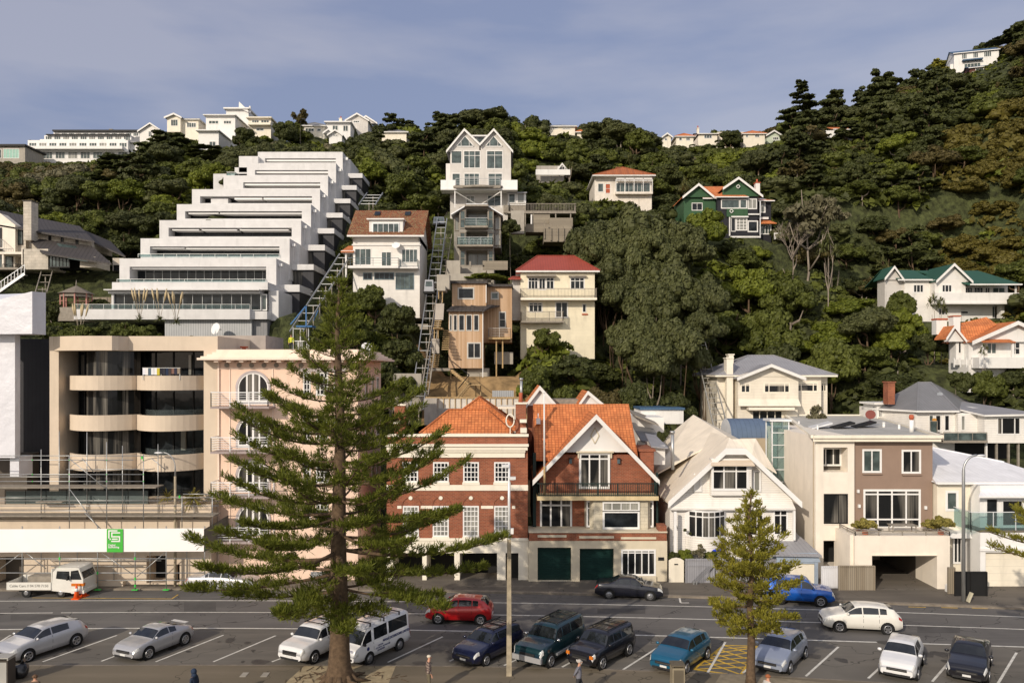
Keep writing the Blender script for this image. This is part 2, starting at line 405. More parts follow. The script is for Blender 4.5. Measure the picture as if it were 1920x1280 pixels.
    def rail(s, u0, v0, u1, v1, y, depth, m, n=0, glass=None, name='railing', parent=None, r=.025, bars=3, sides=True):
        """balcony railing: vt top, vb bottom; n uprights, else horizontal bars"""
        mb = MB(); X, Z = s.X, s.Z; a, b, zt, zb = X(u0), X(u1), Z(v0), Z(v1); ya = s.D+y
        runs = [((a, ya), (b, ya))]
        if sides: runs += [((a, ya), (a, ya+depth)), ((b, ya), (b, ya+depth))]
        for (p, q) in runs:
            L = math.hypot(q[0]-p[0], q[1]-p[1])
            mb.bar((p[0], p[1], zt), (q[0], q[1], zt), r*2, r*2, m)
            if n:
                mb.bar((p[0], p[1], zb+.06), (q[0], q[1], zb+.06), r*1.6, r*1.6, m); k = max(2, int(L/n))
                for i in range(k+1):
                    t = i/k; x = p[0]+(q[0]-p[0])*t; yy = p[1]+(q[1]-p[1])*t; mb.bar((x, yy, zb), (x, yy, zt-r), r*1.1, r*1.1, m)
            else:
                for i in range(1, bars+1):
                    z = zb+(zt-zb)*i/(bars+1); mb.bar((p[0], p[1], z), (q[0], q[1], z), r, r, m)
            k = max(1, round(L/1.5))
            for i in range(k+1):
                t = i/k; x = p[0]+(q[0]-p[0])*t; yy = p[1]+(q[1]-p[1])*t; mb.bar((x, yy, zb-.05), (x, yy, zt-r*.5), r*1.8, r*1.8, m)
        o = s.part(name, mb, parent)
        if glass:
            g = MB()
            for (p, q) in runs:
                if p[1] == q[1]: g.box(p[0]+.05, q[0]-.05, p[1]-.006, p[1]+.006, zb+.05, zt-.05, glass)
                else: g.box(p[0]-.006, p[0]+.006, p[1]+.05, q[1], zb+.05, zt-.05, glass)
            s.part('glass_panel', g, o)
        return o
    # roofs, in plan metres relative to the facade plane
    def hip(s, u0, u1, y0, y1, v, rise, m, oh=.45, fas=None, axis=None, parent=None, name='roof', rr=None, th=.18):
        z = s.Z(v); x0 = s.X(u0)-oh; x1 = s.X(u1)+oh; ya = s.D+y0-oh; yb = s.D+y1+oh; mb = MB()
        w = x1-x0; dd = yb-ya; zr = z+rise; fas = fas or WHITE
        if rr is None: rr = min(w, dd)/2
        if (axis or ('x' if w > dd else 'y')) == 'x': r0 = (x0+rr, (ya+yb)/2, zr); r1 = (x1-rr, (ya+yb)/2, zr)
        else: r0 = ((x0+x1)/2, ya+rr, zr); r1 = ((x0+x1)/2, yb-rr, zr)
        A, B_, C, Dd = (x0, ya, z), (x1, ya, z), (x1, yb, z), (x0, yb, z)
        if (axis or ('x' if w > dd else 'y')) == 'x':
            mb.poly([A, B_, r1, r0], m); mb.poly([B_, C, r1], m); mb.poly([C, Dd, r0, r1], m); mb.poly([Dd, A, r0], m)
            hips = [(A, r0), (B_, r1), (C, r1), (Dd, r0), (r0, r1)]
        else:
            mb.poly([A, B_, r0], m); mb.poly([B_, C, r1, r0], m); mb.poly([C, Dd, r1], m); mb.poly([Dd, A, r0, r1], m)
            hips = [(A, r0), (B_, r0), (C, r1), (Dd, r1), (r0, r1)]
        o = s.part(name, mb, parent)
        t = MB()
        for p, q in hips: t.bar(Vector(p)+Vector((0, 0, .03)), Vector(q)+Vector((0, 0, .03)), .16, .07, m)
        s.part('ridge_cap', t, o)
        e = MB(); e.box(x0+.02, x1-.02, ya+.02, yb-.02, z-th, z-.004, fas); s.part('fascia', e, o)
        return o
    def gable(s, ul, ur, va, vl, y0, y1, m, oh=.3, barge=None, bt=.28, th=.12, parent=None, name='roof', ridge_u=None, fill=None, fv=None, vr=None):
        """front-facing gable: apex va, eaves vl (photo rows), between ul and ur; runs back to y1"""
        uc = ridge_u if ridge_u is not None else (ul+ur)/2; vr = vr or vl; mb = MB(); X, Z = s.X, s.Z; ya = s.D+y0-oh; yb = s.D+y1
        a, r, b = (X(ul), Z(vl)), (X(uc), Z(va)), (X(ur), Z(vr))
        mb.slab([(a[0], ya, a[1]), (r[0], ya, r[1]), (r[0], yb, r[1]), (a[0], yb, a[1])][::-1], th, m)
        mb.slab([(r[0], ya, r[1]), (b[0], ya, b[1]), (b[0], yb, b[1]), (r[0], yb, r[1])][::-1], th, m)
        # outward faces up
        o = s.part(name, mb, parent)
        if barge:
            e = MB()
            for p, q in ((a, r), (r, b)):
                e.hexa([(p[0], ya-.06, p[1]-bt), (q[0], ya-.06, q[1]-bt), (q[0], ya-.003, q[1]-bt), (p[0], ya-.003, p[1]-bt),
                        (p[0], ya-.06, p[1]-.02), (q[0], ya-.06, q[1]-.02), (q[0], ya-.003, q[1]-.02), (p[0], ya-.003, p[1]-.02)], barge)
            s.part('barge_board', e, o)
        if fill:
            g = MB(); f2 = fv or vl
            def at(pa, pb, z): t = (z-pa[1])/(pb[1]-pa[1]); return pa[0]+(pb[0]-pa[0])*t
            zz = Z(f2)+.005; d = th+.03
            g.prism([(at(a, r, zz+d), zz), (at(b, r, zz+d), zz), (r[0], r[1]-d)], s.D+y0+.03, s.D+y0+.2, fill); s.part('gable_wall', g)
        return o
    def sgable(s, u0, u1, y0, yr, y1, vf, zr, m, oh=.3, th=.12, fas=None, name='roof', zb=None, endm=None, eu=None):
        """side gable: ridge along the facade at depth yr and height zr, front eave row vf"""
        mb = MB(); x0 = s.X(u0)-oh; x1 = s.X(u1)+oh; ya = s.D+y0; y2 = s.D+y1; z = s.Z(vf); zb = zb if zb is not None else z; yy = s.D+yr
        mb.slab([(x0, ya, z), (x1, ya, z), (x1, yy, zr), (x0, yy, zr)], th, m); mb.slab([(x0, yy, zr), (x1, yy, zr), (x1, y2, zb), (x0, y2, zb)], th, m)
        o = s.part(name, mb)
        if fas: e = MB(); e.box(x0, x1, ya-.04, ya-.003, z-.2, z-.01, fas); s.part('fascia', e, o)
        if endm:
            g = MB(); dx = x0+oh, x1-oh
            for x in dx:
                a, b = (x, ya+.3, z), (x, y2-.3, zb); xx = x+(.1 if x == dx[0] else -.1); k = .35
                P = [(x, ya+k, z-.6), (x, y2-k, zb-.6), (x, y2-k, zb-th+k*(zr-zb)/(y2-yy)), (x, yy, zr-th-.02), (x, ya+k, z-th+k*(zr-z)/(yy-ya))]
                Q = [(xx, p[1], p[2]) for p in P]; g.poly(P, endm); g.poly(Q[::-1], endm)
            s.part('gable_wall', g)
        return o
def chimney(b, u0, v0, u1, v1, y0, y1, m, cap=None, pot=None, parent=None):
    o = b.pbox('chimney', u0, v0, u1, v1, y0, y1, m, parent)
    du = .08/b.k; b.pbox('chimney_cap', u0-du, v0-.12/b.k, u1+du, v0, y0-.08, y1+.08, cap or m, o)
    if pot:
        mb = MB(); x = b.X((u0+u1)/2); z = b.Z(v0)+.12; y = b.D+(y0+y1)/2
        mb.tube([(x, y, z-.05), (x, y, z+pot*.5), (x, y, z+pot)], [.17, .13, .15], TERRA, 10); b.part('chimney_pot', mb, o)
    return o
def text_mesh(txt, size, m, ext=.004, bold=0, ax='CENTER'):
    cu = bpy.data.curves.new('t', 'FONT'); cu.body = txt; cu.size = size; cu.extrude = ext; cu.align_x = ax; cu.align_y = 'CENTER'; cu.offset = bold
    o = bpy.data.objects.new('t', cu); COL.objects.link(o); bpy.context.view_layer.update()
    me = bpy.data.meshes.new_from_object(o.evaluated_get(bpy.context.evaluated_depsgraph_get())); bpy.data.objects.remove(o)
    me.materials.clear(); me.materials.append(m); return me
# ---------------- camera, light, sky ----------------
cam = bpy.data.cameras.new('camera'); co = bpy.data.objects.new('camera', cam); COL.objects.link(co)
co.location = (0, 0, H); co.rotation_euler = (PI/2, 0, 0)
cam.sensor_width = 36; cam.lens = F/1920*36; cam.shift_y = (VH-640)/1920; cam.clip_end = 3000; cam.clip_start = .5
scene.camera = co
EL = math.radians(25); SD = Vector((.54, .84, 0)).normalized()
sun = bpy.data.lights.new('sun', 'SUN'); sun.energy = 3.45; sun.angle = math.radians(.6); sun.color = (1, .88, .73)
so = bpy.data.objects.new('sun', sun); COL.objects.link(so); so.location = (-40, -30, 60)
sdir = Vector((SD.x*math.cos(EL), SD.y*math.cos(EL), -math.sin(EL))); so.rotation_euler = sdir.to_track_quat('-Z', 'Y').to_euler()
w = bpy.data.worlds.new('World'); scene.world = w; w.use_nodes = True; nt = w.node_tree; nt.nodes.clear()
out = nt.nodes.new('ShaderNodeOutputWorld'); bg = nt.nodes.new('ShaderNodeBackground'); sky = nt.nodes.new('ShaderNodeTexSky')
sky.sky_type = 'NISHITA'; sky.sun_disc = False; sky.sun_elevation = EL; sky.sun_rotation = math.atan2(-SD.x, -SD.y); sky.air_density = 1.2; sky.dust_density = 1.5; sky.ozone_density = 2
tc = nt.nodes.new('ShaderNodeTexCoord'); mp = nt.nodes.new('ShaderNodeMapping'); mp.inputs['Scale'].default_value = (1.3, 1.3, 5.5); mp.inputs['Rotation'].default_value = (.1, .25, .3)
nt.links.new(tc.outputs['Generated'], mp.inputs[0])
n1 = nt.nodes.new('ShaderNodeTexNoise'); n1.inputs['Scale'].default_value = 2.0; n1.inputs['Detail'].default_value = 5; n1.inputs['Roughness'].default_value = .5
nt.links.new(mp.outputs[0], n1.inputs['Vector'])
cl = ramp(nt, n1.outputs[0], .40, .60)
cc_ = mixc(nt, cl, (2.4, 2.7, 4.15), (3.85, 3.85, 4.8))
sx = nt.nodes.new('ShaderNodeSeparateXYZ'); nt.links.new(tc.outputs['Generated'], sx.inputs[0])   # plain brightening of the unseen sky behind the camera, added as fill light
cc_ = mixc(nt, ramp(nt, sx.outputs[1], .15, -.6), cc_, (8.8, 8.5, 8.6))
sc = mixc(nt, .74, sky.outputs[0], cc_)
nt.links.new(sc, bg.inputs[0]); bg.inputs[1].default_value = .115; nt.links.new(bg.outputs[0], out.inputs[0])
scene.view_settings.view_transform = 'Standard'; scene.view_settings.look = 'None'; scene.view_settings.exposure = 0; scene.view_settings.gamma = 1

# ---------------- hillside ----------------
TU = [-300, 0, 250, 450, 650, 800, 960, 1150, 1350, 1550, 1700, 1800, 1950, 2300]
TD = [56, 66, 76, 85, 95, 107, 120, 135, 155, 175, 200, 240, 300, 420]
TZ = np.array([
 [0, 6, 15, 19, 23, 28, 35, 42, 48, 55, 63, 78, 88, 95],
 [0, 6, 16, 20, 23, 28, 35, 41, 47, 54, 62, 76, 86, 92],
 [0, 6, 15, 18, 22, 28, 37, 45, 54, 61, 63, 66, 68, 74],
 [0, 5, 13, 17, 22, 30, 39, 46, 56, 63, 66, 67, 68, 74],
 [0, 4, 11, 16, 23, 30, 37, 44, 54, 63, 66, 67, 67, 70],
 [0, 4, 10, 14, 22, 29, 36, 45, 56, 64, 66, 64, 62, 66],
 [0, 4, 10, 14, 22, 31, 39, 47, 58, 65, 65, 62, 60, 66],
 [0, 3, 9, 14, 20, 28, 37, 45, 55, 63, 65, 66, 66, 70],
 [0, 2, 6, 10, 18, 26, 34, 42, 50, 58, 71, 74, 74, 78],
 [0, 2, 6, 9, 16, 25, 35, 45, 57, 66, 74, 82, 86, 92],
 [0, 2, 6, 10, 16, 22, 32, 45, 60, 71, 81, 93, 100, 106],
 [0, 2, 7, 12, 17, 22, 34, 48, 63, 76, 88, 100, 108, 114],
 [0, 2, 8, 14, 18, 24, 37, 52, 69, 84, 96, 113, 122, 130],
 [0, 3, 10, 17, 22, 28, 42, 60, 78, 94, 108, 124, 134, 140]], dtype=float)
def hz(X, D):
    u = 960+X*F/D
    z = []
    i = min(max(np.searchsorted(TU, u)-1, 0), len(TU)-2); t = min(max((u-TU[i])/(TU[i+1]-TU[i]), 0), 1); t = t*t*(3-2*t)
    j = min(max(np.searchsorted(TD, D)-1, 0), len(TD)-2); q = min(max((D-TD[j])/(TD[j+1]-TD[j]), 0), 1)
    a = TZ[i, j]*(1-q)+TZ[i, j+1]*q; b = TZ[i+1, j]*(1-q)+TZ[i+1, j+1]*q
    z = a*(1-t)+b*t
    z += .5*math.sin(X*.21+D*.13)+.4*math.sin(X*.13-D*.29+1) if D > 72 else 0
    for (x0, x1, y0, y1, pz) in PADS:
        dx = max(x0-X, 0, X-x1); dy = max(y0-D, 0, D-y1)
        if dx < 14 and dy < 14:
            d = math.hypot(dx, dy)
            if z > pz: z = min(z, pz+max(0, d-.6)*1.15)
            elif y0-1.5 < D < y1 and dx < 1.5: z = max(z, min(pz, z+4) - d*2)
    return z
def build_hill():
    xs = np.arange(-190, 215, 1.6); ys = [57.5]
    while ys[-1] < 420: ys.append(ys[-1]+(1.5 if ys[-1] < 130 else 2.5 if ys[-1] < 210 else 8))
    mb = MB(); n = len(xs)
    for y in ys:
        for x in xs: mb.v.append((x, y, hz(x, y)-.05))
    SOIL = MATS['soil']; HILL = MATS['undergrowth_soil']; mb.mats = [HILL, SOIL]
    for j in range(len(ys)-1):
        for i in range(n-1):
            mb.f.append((j*n+i, j*n+i+1, (j+1)*n+i+1, (j+1)*n+i)); u = 960+(xs[i]+.8)*F/ys[j]
            mb.m.append(1 if (790 < u < 985 and 73 < ys[j] < 92) or (860 < u < 975 and 92 < ys[j] < 96) else 0); mb.sm.append(True)
    return obj('hillside', mb, kind='structure')
plain('undergrowth_soil', (.05, .058, .02), .95, var=.7, scale=1.1)
_m = MATS['undergrowth_soil'].node_tree; bump(_m, _m.nodes['Principled BSDF'], noise(_m, 1.6, 6), 1, .6)
plain('soil', (.26, .17, .08), .95, var=.45, scale=.9)

# ---------------- street ----------------
def curve(pts): # photo points on the street -> function D(X)
    P = [G(*p) for p in pts]; xs = [p.x for p in P]; ys = [p.y for p in P]
    xs = [xs[0]-80]+xs+[xs[-1]+80]; ys = [ys[0]+80*(ys[1]-ys[0])/(xs[2]-xs[1])*-1 if False else ys[0]]+ys+[ys[-1]-80*.12]
    k = np.polyfit(xs[1:-1], ys[1:-1], 3)
    def f(x):
        lo, hi = xs[1], xs[-2]
        if x < lo: return float(np.polyval(k, lo))+(lo-x)*.0
        if x > hi: return float(np.polyval(k, hi))-(x-hi)*.13
        return float(np.polyval(k, x))
    return f
LA = curve([(0, 1126), (320, 1125.7), (640, 1126.5), (952, 1128.6), (1280, 1136), (1500, 1141.5), (1680, 1148), (1920, 1155.6)])
LB = curve([(0, 1149), (440, 1147.7), (800, 1150), (960, 1152), (1280, 1159.6), (1600, 1168.5), (1920, 1179)])
LC = curve([(0, 1179.5), (480, 1178), (700, 1179), (840, 1181.6), (1262, 1192), (1600, 1202), (1920, 1212)])
KB = curve([(0, 1105.5), (480, 1105.5), (960, 1109), (1280, 1117.5), (1605, 1131), (1920, 1139.5)])
NE = curve([(0, 1247), (400, 1247), (800, 1248), (1200, 1256), (1500, 1270), (1700, 1284), (1920, 1300)])
XS = [x*2.0 for x in range(-70, 72)]
def strip(mb, f0, f1, z, m, x0=-140, x1=142, step=2.0):
    x = x0
    while x < x1-1e-6:
        e = min(x+step, x1); mb.poly([(x, f0(x), z), (e, f0(e), z), (e, f1(e), z), (x, f1(x), z)], m); x = e
def asphalt(name, base, dark, light, wear):
    m, nt, b = new_mat(name)
    n = noise(nt, .18, 5); n2 = noise(nt, .9, 6, vec=stretch(nt, (.12, 1.2, 1), 'Object')); n3 = noise(nt, 30, 2)
    col = mixc(nt, ramp(nt, n, .38, .62), dark, base); col = mixc(nt, ramp(nt, n2, .5, .75), col, light)
    v = nt.nodes.new('ShaderNodeTexVoronoi'); v.feature = 'DISTANCE_TO_EDGE'; v.inputs['Scale'].default_value = .16
    nn = nt.nodes.new('ShaderNodeTexNoise'); nn.inputs['Scale'].default_value = .6; t = nt.nodes.new('ShaderNodeTexCoord'); nt.links.new(t.outputs['Object'], nn.inputs[0])
    vm = nt.nodes.new('ShaderNodeMix'); vm.data_type = 'VECTOR'; vm.inputs[0].default_value = .75; nt.links.new(t.outputs['Object'], vm.inputs[4]); nt.links.new(nn.outputs[1], vm.inputs[5])
    sc_ = nt.nodes.new('ShaderNodeVectorMath'); sc_.operation = 'MULTIPLY_ADD'; sc_.inputs[1].default_value = (3, 3, 3); nt.links.new(nn.outputs[1], sc_.inputs[0]); nt.links.new(t.outputs['Object'], sc_.inputs[2]); nt.links.new(sc_.outputs[0], v.inputs[0])
    lt = N(nt, 'ShaderNodeMath', operation='LESS_THAN'); lt.inputs[1].default_value = .0035; nt.links.new(v.outputs[0], lt.inputs[0])
    col = mixc(nt, lt.outputs[0], col, tuple(x*.5 for x in dark)); col = mixc(nt, mixc(nt, ramp(nt, n3, .3, .7), (.0, .0, .0), (wear, wear, wear)), col, light)
    nt.links.new(col, b.inputs['Base Color']); b.inputs['Roughness'].default_value = .85; b.inputs['Specular IOR Level'].default_value = .2
    bump(nt, b, n3, .25, .01); MATS[name] = m; return m
ROAD = asphalt('road_asphalt', (.135, .127, .119), (.10, .094, .09), (.16, .15, .138), .2)
CARP = asphalt('car_park_asphalt', (.155, .142, .122), (.116, .106, .092), (.18, .163, .138), .2)
PAVE = asphalt('footpath_asphalt', (.135, .118, .098), (.10, .088, .075), (.165, .145, .12), .3)
PROM = asphalt('promenade_asphalt', (.165, .138, .098), (.13, .11, .08), (.20, .165, .12), .3)
g = MB(); g.box(-900, 900, -300, 57.4, -1.2, -.012, plain('ground_earth', (.10, .09, .06), .95)); obj('ground', g, kind='structure')
g = MB(); g.box(-900, 900, 421, 1500, -1.2, -.012, MATS['ground_earth']); obj('ground', g, kind='structure')
mb = MB(); strip(mb, LC, lambda x: KB(x)-.3, 0, ROAD); obj('road', mb, kind='structure')
mb = MB(); strip(mb, NE, LC, -.001, CARP); obj('car_park', mb, kind='structure')
KERB = plain('kerb_stone', (.20, .17, .135), .85, var=.25, scale=2)
mb = MB()
for i in range(len(XS)-1):
    a, b_ = XS[i], XS[i+1]
    mb.hexa([(a, KB(a)-.3, -.1), (b_, KB(b_)-.3, -.1), (b_, KB(b_), -.1), (a, KB(a), -.1), (a, KB(a)-.3, .12), (b_, KB(b_)-.3, .12), (b_, KB(b_), .13), (a, KB(a), .13)], KERB)
    mb.hexa([(a, NE(a)-.15, -.1), (b_, NE(b_)-.15, -.1), (b_, NE(b_), -.1), (a, NE(a), -.1), (a, NE(a)-.15, .05), (b_, NE(b_)-.15, .05), (b_, NE(b_), .04), (a, NE(a), .04)], KERB)
obj('kerb', mb, kind='structure')
mb = MB(); strip(mb, KB, lambda x: 59.0, .126, PAVE); obj('pavement', mb, kind='structure')
mb = MB(); strip(mb, lambda x: -20, lambda x: NE(x)-.15, .045, PROM, step=4); obj('promenade_path', mb, kind='structure')
LINE = plain('road_paint', (.62, .60, .54), .7, var=.18, scale=3); YEL = plain('yellow_road_paint', (.60, .38, .05), .75, var=.3, scale=2)
mb = MB()
def off(f, d): return lambda x: f(x)+d
strip(mb, off(LA, -.055), off(LA, .055), .004, LINE); strip(mb, off(LC, -.07), off(LC, .07), .004, LINE)
x = -140
while x < 140:
    L_ = 16 if x < 5 else 30; e = x+L_; y = x
    strip(mb, off(LB, -.055), off(LB, .055), .004, LINE, x, e-.5, 2.0); x = e
def pline(mb, p, q, w, m, z=.004):
    a, b_ = G(*p), G(*q); d = (b_-a).normalized(); n = Vector((-d.y, d.x, 0))*w/2; zz = Vector((0, 0, z))
    mb.poly([a-n+zz, b_-n+zz, b_+n+zz, a+n+zz][::1], m)
BAYS = [((-60, 1240), (20, 1190)), ((80, 1240), (219, 1190.5)), ((190, 1239), (320, 1190)), ((292, 1240), (419, 1190)), ((400, 1240), (517, 1191)), ((510, 1240), (640, 1191)), ((727, 1241), (830, 1193)), ((843, 1239), (930, 1196)), ((945, 1247), (1045, 1200)), ((1054, 1250), (1140, 1202)),
        ((1168, 1255), (1248, 1204)), ((1325, 1264), (1360, 1203)), ((1393, 1261), (1450, 1210)), ((1511, 1267), (1572, 1212)), ((1628, 1271), (1690, 1214)), ((1748, 1277), (1800, 1217)), ((1871, 1281), (1906, 1223))]
for p, q in BAYS:
    a, b_ = G(*p), G(*q); pline(mb, p, q, .12, LINE, .008)
pline(mb, (1274, 1120), (1276, 1129), .12, LINE); pline(mb, (1276, 1129.5), (1292, 1129.5), .12, LINE)
pline(mb, (1175, 1187), (1177, 1187), .1, LINE)
obj('road_marking', mb, kind='structure')
mb = MB()
P0, P1, P2, P3 = (1301, 1254), (1357, 1209), (1425, 1211), (1388, 1266)
def lerp(a, b, t): return (a[0]+(b[0]-a[0])*t, a[1]+(b[1]-a[1])*t)
for p, q in ((P0, P1), (P1, P2), (P2, P3), (P3, P0)): pline(mb, p, q, .14, YEL, .006)
for k in range(1, 6):
    t = k/6; pline(mb, lerp(P0, P1, t), lerp(P3, P2, max(0, t-.3)), .12, YEL, .0065) if t > .3 else None
    pline(mb, lerp(P0, P1, t), lerp(P3, P2, min(1, t+.3)), .12, YEL, .007)
pline(mb, lerp(P0, P1, 0), lerp(P3, P2, .3), .12, YEL, .0072); pline(mb, lerp(P0, P1, 1), lerp(P3, P2, .7), .12, YEL, .0074)
for a, b_ in ((1703, 1736), (1765, 1796), (1822, 1852)): pline(mb, (a, 1137+(a-1703)*.02), (b_, 1138+(a-1703)*.02), .1, YEL)
pline(mb, (60, 1120), (322, 1122), .08, YEL); pline(mb, (322, 1122), (334, 1114), .08, YEL)
obj('yellow_marking', mb, kind='structure')
mb = MB(); PATCH = plain('worn_shaded_asphalt', (.082, .077, .073), .9, var=.2, scale=.7); STAIN = plain('oil_stain', (.062, .056, .05), .6, var=.3, scale=2)  # darker strips paint worn bands, tyre tracks and tree shade into the colour
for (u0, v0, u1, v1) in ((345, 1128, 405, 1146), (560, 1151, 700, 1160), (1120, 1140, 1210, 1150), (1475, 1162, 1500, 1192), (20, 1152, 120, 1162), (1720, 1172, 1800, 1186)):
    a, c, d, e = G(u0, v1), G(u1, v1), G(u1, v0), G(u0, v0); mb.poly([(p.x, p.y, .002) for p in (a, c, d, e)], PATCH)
_r = random.Random(4)
for _ in range(46):
    p = G(_r.uniform(20, 1900), _r.uniform(1200, 1246)); r_ = _r.uniform(.12, .5); k_ = _r.uniform(.5, 1.6); mb.poly([(p.x+r_*k_*math.cos(a)*(1+.2*math.sin(3*a)), p.y+r_*math.sin(a)*(1+.25*math.cos(2*a+1)), .003+.0001*_) for a in [i*PI/7 for i in range(14)]], STAIN)
obj('road_wear_and_shade', mb, kind='structure')
# sandy bed round the big pine
mb = MB(); SAND = plain('sandy_bed', (.36, .29, .18), .95, var=.25, scale=3)
P = [G(532, 1284), G(570, 1250), G(742, 1250), G(728, 1284), G(715, 1330), G(480, 1330)]
mb.poly([(p.x, p.y, .052) for p in P][::-1], SAND); obj('sandy_ground', mb, kind='structure')
mb = MB()
P = [G(1352, 1264), G(1500, 1276), G(1640, 1290), G(1640, 1330), G(1330, 1300)]
mb.poly([(p.x, p.y, .052) for p in P][::-1], plain('pale_kerb_apron', (.24, .20, .14), .9, var=.2, scale=3)); obj('paved_ground', mb, kind='structure')
# retaining kerb of the promenade lawn etc
# ---------------- foliage ----------------
def cabbage_quads(rng, pts, nrm, s, jit=.7, elong=1.5):
    """leaf clumps: a small bent quad at every point"""
    n = len(pts); a = rng.normal(size=(n, 3)); nn = nrm+a*jit; nn /= np.linalg.norm(nn, axis=1)[:, None]
    b = np.cross(nn, rng.normal(size=(n, 3))); b /= np.linalg.norm(b, axis=1)[:, None]; c = np.cross(nn, b)
    sz = s*rng.uniform(.6, 1.4, (n, 1)); b *= sz*elong; c *= sz
    v = np.stack([pts-b-c*.6, pts+b*.2-c, pts+b, pts+c-b*.1], 1).reshape(-1, 3); return v
def leaf_mesh(name, v, m):
    me = bpy.data.meshes.new(name); n = len(v)//4
    me.vertices.add(len(v)); me.vertices.foreach_set('co', v.astype(np.float32).ravel()); me.loops.add(len(v)); me.polygons.add(n)
    me.loops.foreach_set('vertex_index', np.arange(len(v), dtype=np.int32)); me.polygons.foreach_set('loop_start', np.arange(0, len(v), 4, dtype=np.int32))
    me.polygons.foreach_set('loop_total', np.full(n, 4, dtype=np.int32)); me.materials.append(m); me.update(calc_edges=True); me.validate(); return me
def sphere_pts(rng, n):
    p = rng.normal(size=(n, 3)); return p/np.linalg.norm(p, axis=1)[:, None]
def lobes_round(rng, n, h=.8, lr=(.28, .42)):
    L = []
    for _ in range(n):
        d = sphere_pts(rng, 1)[0]; d[2] = abs(d[2])*1.0-.25; q = rng.uniform(.5, .8)
        L.append((d*np.array([q, q, q*h]), rng.uniform(*lr)))
    L.append((np.array([0, 0, 0]), .55)); return L
def _cube():
    V = []
    for ax in range(3):
        for sg in (-1, 1):
            for i in range(3):
                for j in range(3):
                    q = []
                    for (a, b_) in ((0, 0), (1, 0), (1, 1), (0, 1)):
                        p = [0, 0, 0]; p[ax] = sg; p[(ax+1) % 3] = -1+2*(i+a)/3; p[(ax+2) % 3] = (-1+2*(j+b_)/3)*sg; q.append(np.array(p)/np.linalg.norm(p))
                    V += q
    return np.array(V)
CUBE = _cube()
def crown(seed, lobes, nleaf, leaf, m, name='crown', flat=.75, sub=7, centre_z=1.0, jit=.42, core=.8, lowcore=False):
    rng = np.random.default_rng(seed); P = []; Q = []; CV = []
    tot = sum(r*r for _, r in lobes)
    for c, r in lobes:
        k = max(6, int(nleaf*r*r/tot)); subs = sphere_pts(rng, sub); subs[:, 2] = np.abs(subs[:, 2])*1.1-.2
        ctr = np.concatenate([np.array(c)[None]+subs*r*.62*np.array([1, 1, flat]), np.array(c)[None]]); rr = np.concatenate([np.full(sub, r*.48), [r*.7]])
        CV += [CUBE*(r_*core)*np.array([1, 1, flat])*rng.uniform(.93, 1.07, (len(CUBE), 1))*1.0+c_+np.array([0, 0, centre_z]) for c_, r_ in (zip(ctr, rr) if not lowcore else [(c, r*.98)])]
        w = rng.integers(0, sub+1, k); d = sphere_pts(rng, k); d[:, 2] = np.where(d[:, 2] < -.35, -d[:, 2], d[:, 2])
        pts = ctr[w]+d*rr[w][:, None]*np.array([1, 1, flat])*rng.uniform(.82, 1.08, (k, 1))
        P.append(pts); Q.append(d+np.array([0, 0, .35]))
    P = np.concatenate(P); Q = np.concatenate(Q); P[:, 2] += centre_z
    return leaf_mesh(name, np.concatenate([cabbage_quads(rng, P, Q, leaf, jit)]+(CV if core else [])), m)
def layered(seed, n, nleaf, leaf, m, h=2.2, cone=False, lowcore=False):
    """flat tiers of foliage, as on macrocarpas and pines"""
    rng = np.random.default_rng(seed); L = []
    for i in range(n):
        t = (i+.5)/n; z = t*h*.9+.25; R_ = (1-t*.75) if cone else (1-abs(t-.35)*1.0)
        for _ in range(4 if not cone else 5):
            a = rng.uniform(0, 2*PI); q = R_*rng.uniform(.35, .8); L.append((np.array([q*math.cos(a), q*math.sin(a), z+rng.uniform(-.08, .08)]), R_*rng.uniform(.26, .4)+.06))
    return crown(seed+1, L, nleaf, leaf, m, flat=.38, sub=6, centre_z=0, lowcore=lowcore)
def trunk_mesh(seed, h, r, m, limbs=5, spread=.7, top=1.0, lean=.1, name='trunk'):
    rr = random.Random(seed); mb = MB(); p = Vector((0, 0, -1.2)); pts = [p.copy()]; rad = [r*1.2]
    for i in range(5):
        p = p+Vector((rr.uniform(-lean, lean), rr.uniform(-lean, lean), (h+1.2)/5)); pts.append(p.copy()); rad.append(r*(1-.13*(i+1)))
    mb.tube(pts, rad, m, 7)
    for i in range(limbs):
        s = pts[rr.randint(2, 5)]; a = rr.uniform(0, 2*PI); e = s+Vector((math.cos(a)*spread, math.sin(a)*spread, top*rr.uniform(.5, 1.1))); mid = (s+e)/2+Vector((math.cos(a)*spread*.2, math.sin(a)*spread*.2, -.1*top))
        mb.tube([s, mid, e], [r*.5, r*.38, r*.15], m, 5)
    return mb.mesh(name)
LEAF = {
 'poh': leafm('pohutukawa_leaves', (.058, .068, .024), (.100, .106, .037)),
 'dark': leafm('dark_leaves', (.038, .048, .014), (.068, .076, .020)),
 'bush': leafm('bush_leaves', (.060, .076, .013), (.105, .118, .022)),
 'bright': leafm('bright_leaves', (.095, .126, .012), (.155, .172, .022)),
 'brown': leafm('brown_leaves', (.074, .066, .024), (.110, .086, .028)),
 'grey': leafm('grey_twigs', (.13, .12, .065), (.17, .155, .09)),
 'gorse': leafm('gorse_leaves', (.10, .086, .017), (.125, .104, .021)),
 'pine': leafm('pine_needles', (.09, .12, .018), (.185, .198, .026), .4),
 'pine2': leafm('young_pine_needles', (.15, .16, .022), (.27, .24, .032), .35),
 'flax': leafm('flax_leaves', (.20, .19, .04), (.32, .26, .07)),
 'palm': leafm('cabbage_leaves', (.085, .105, .030), (.14, .14, .05)),
}
PROTO = {}
def proto(kind, meshes): PROTO[kind] = meshes
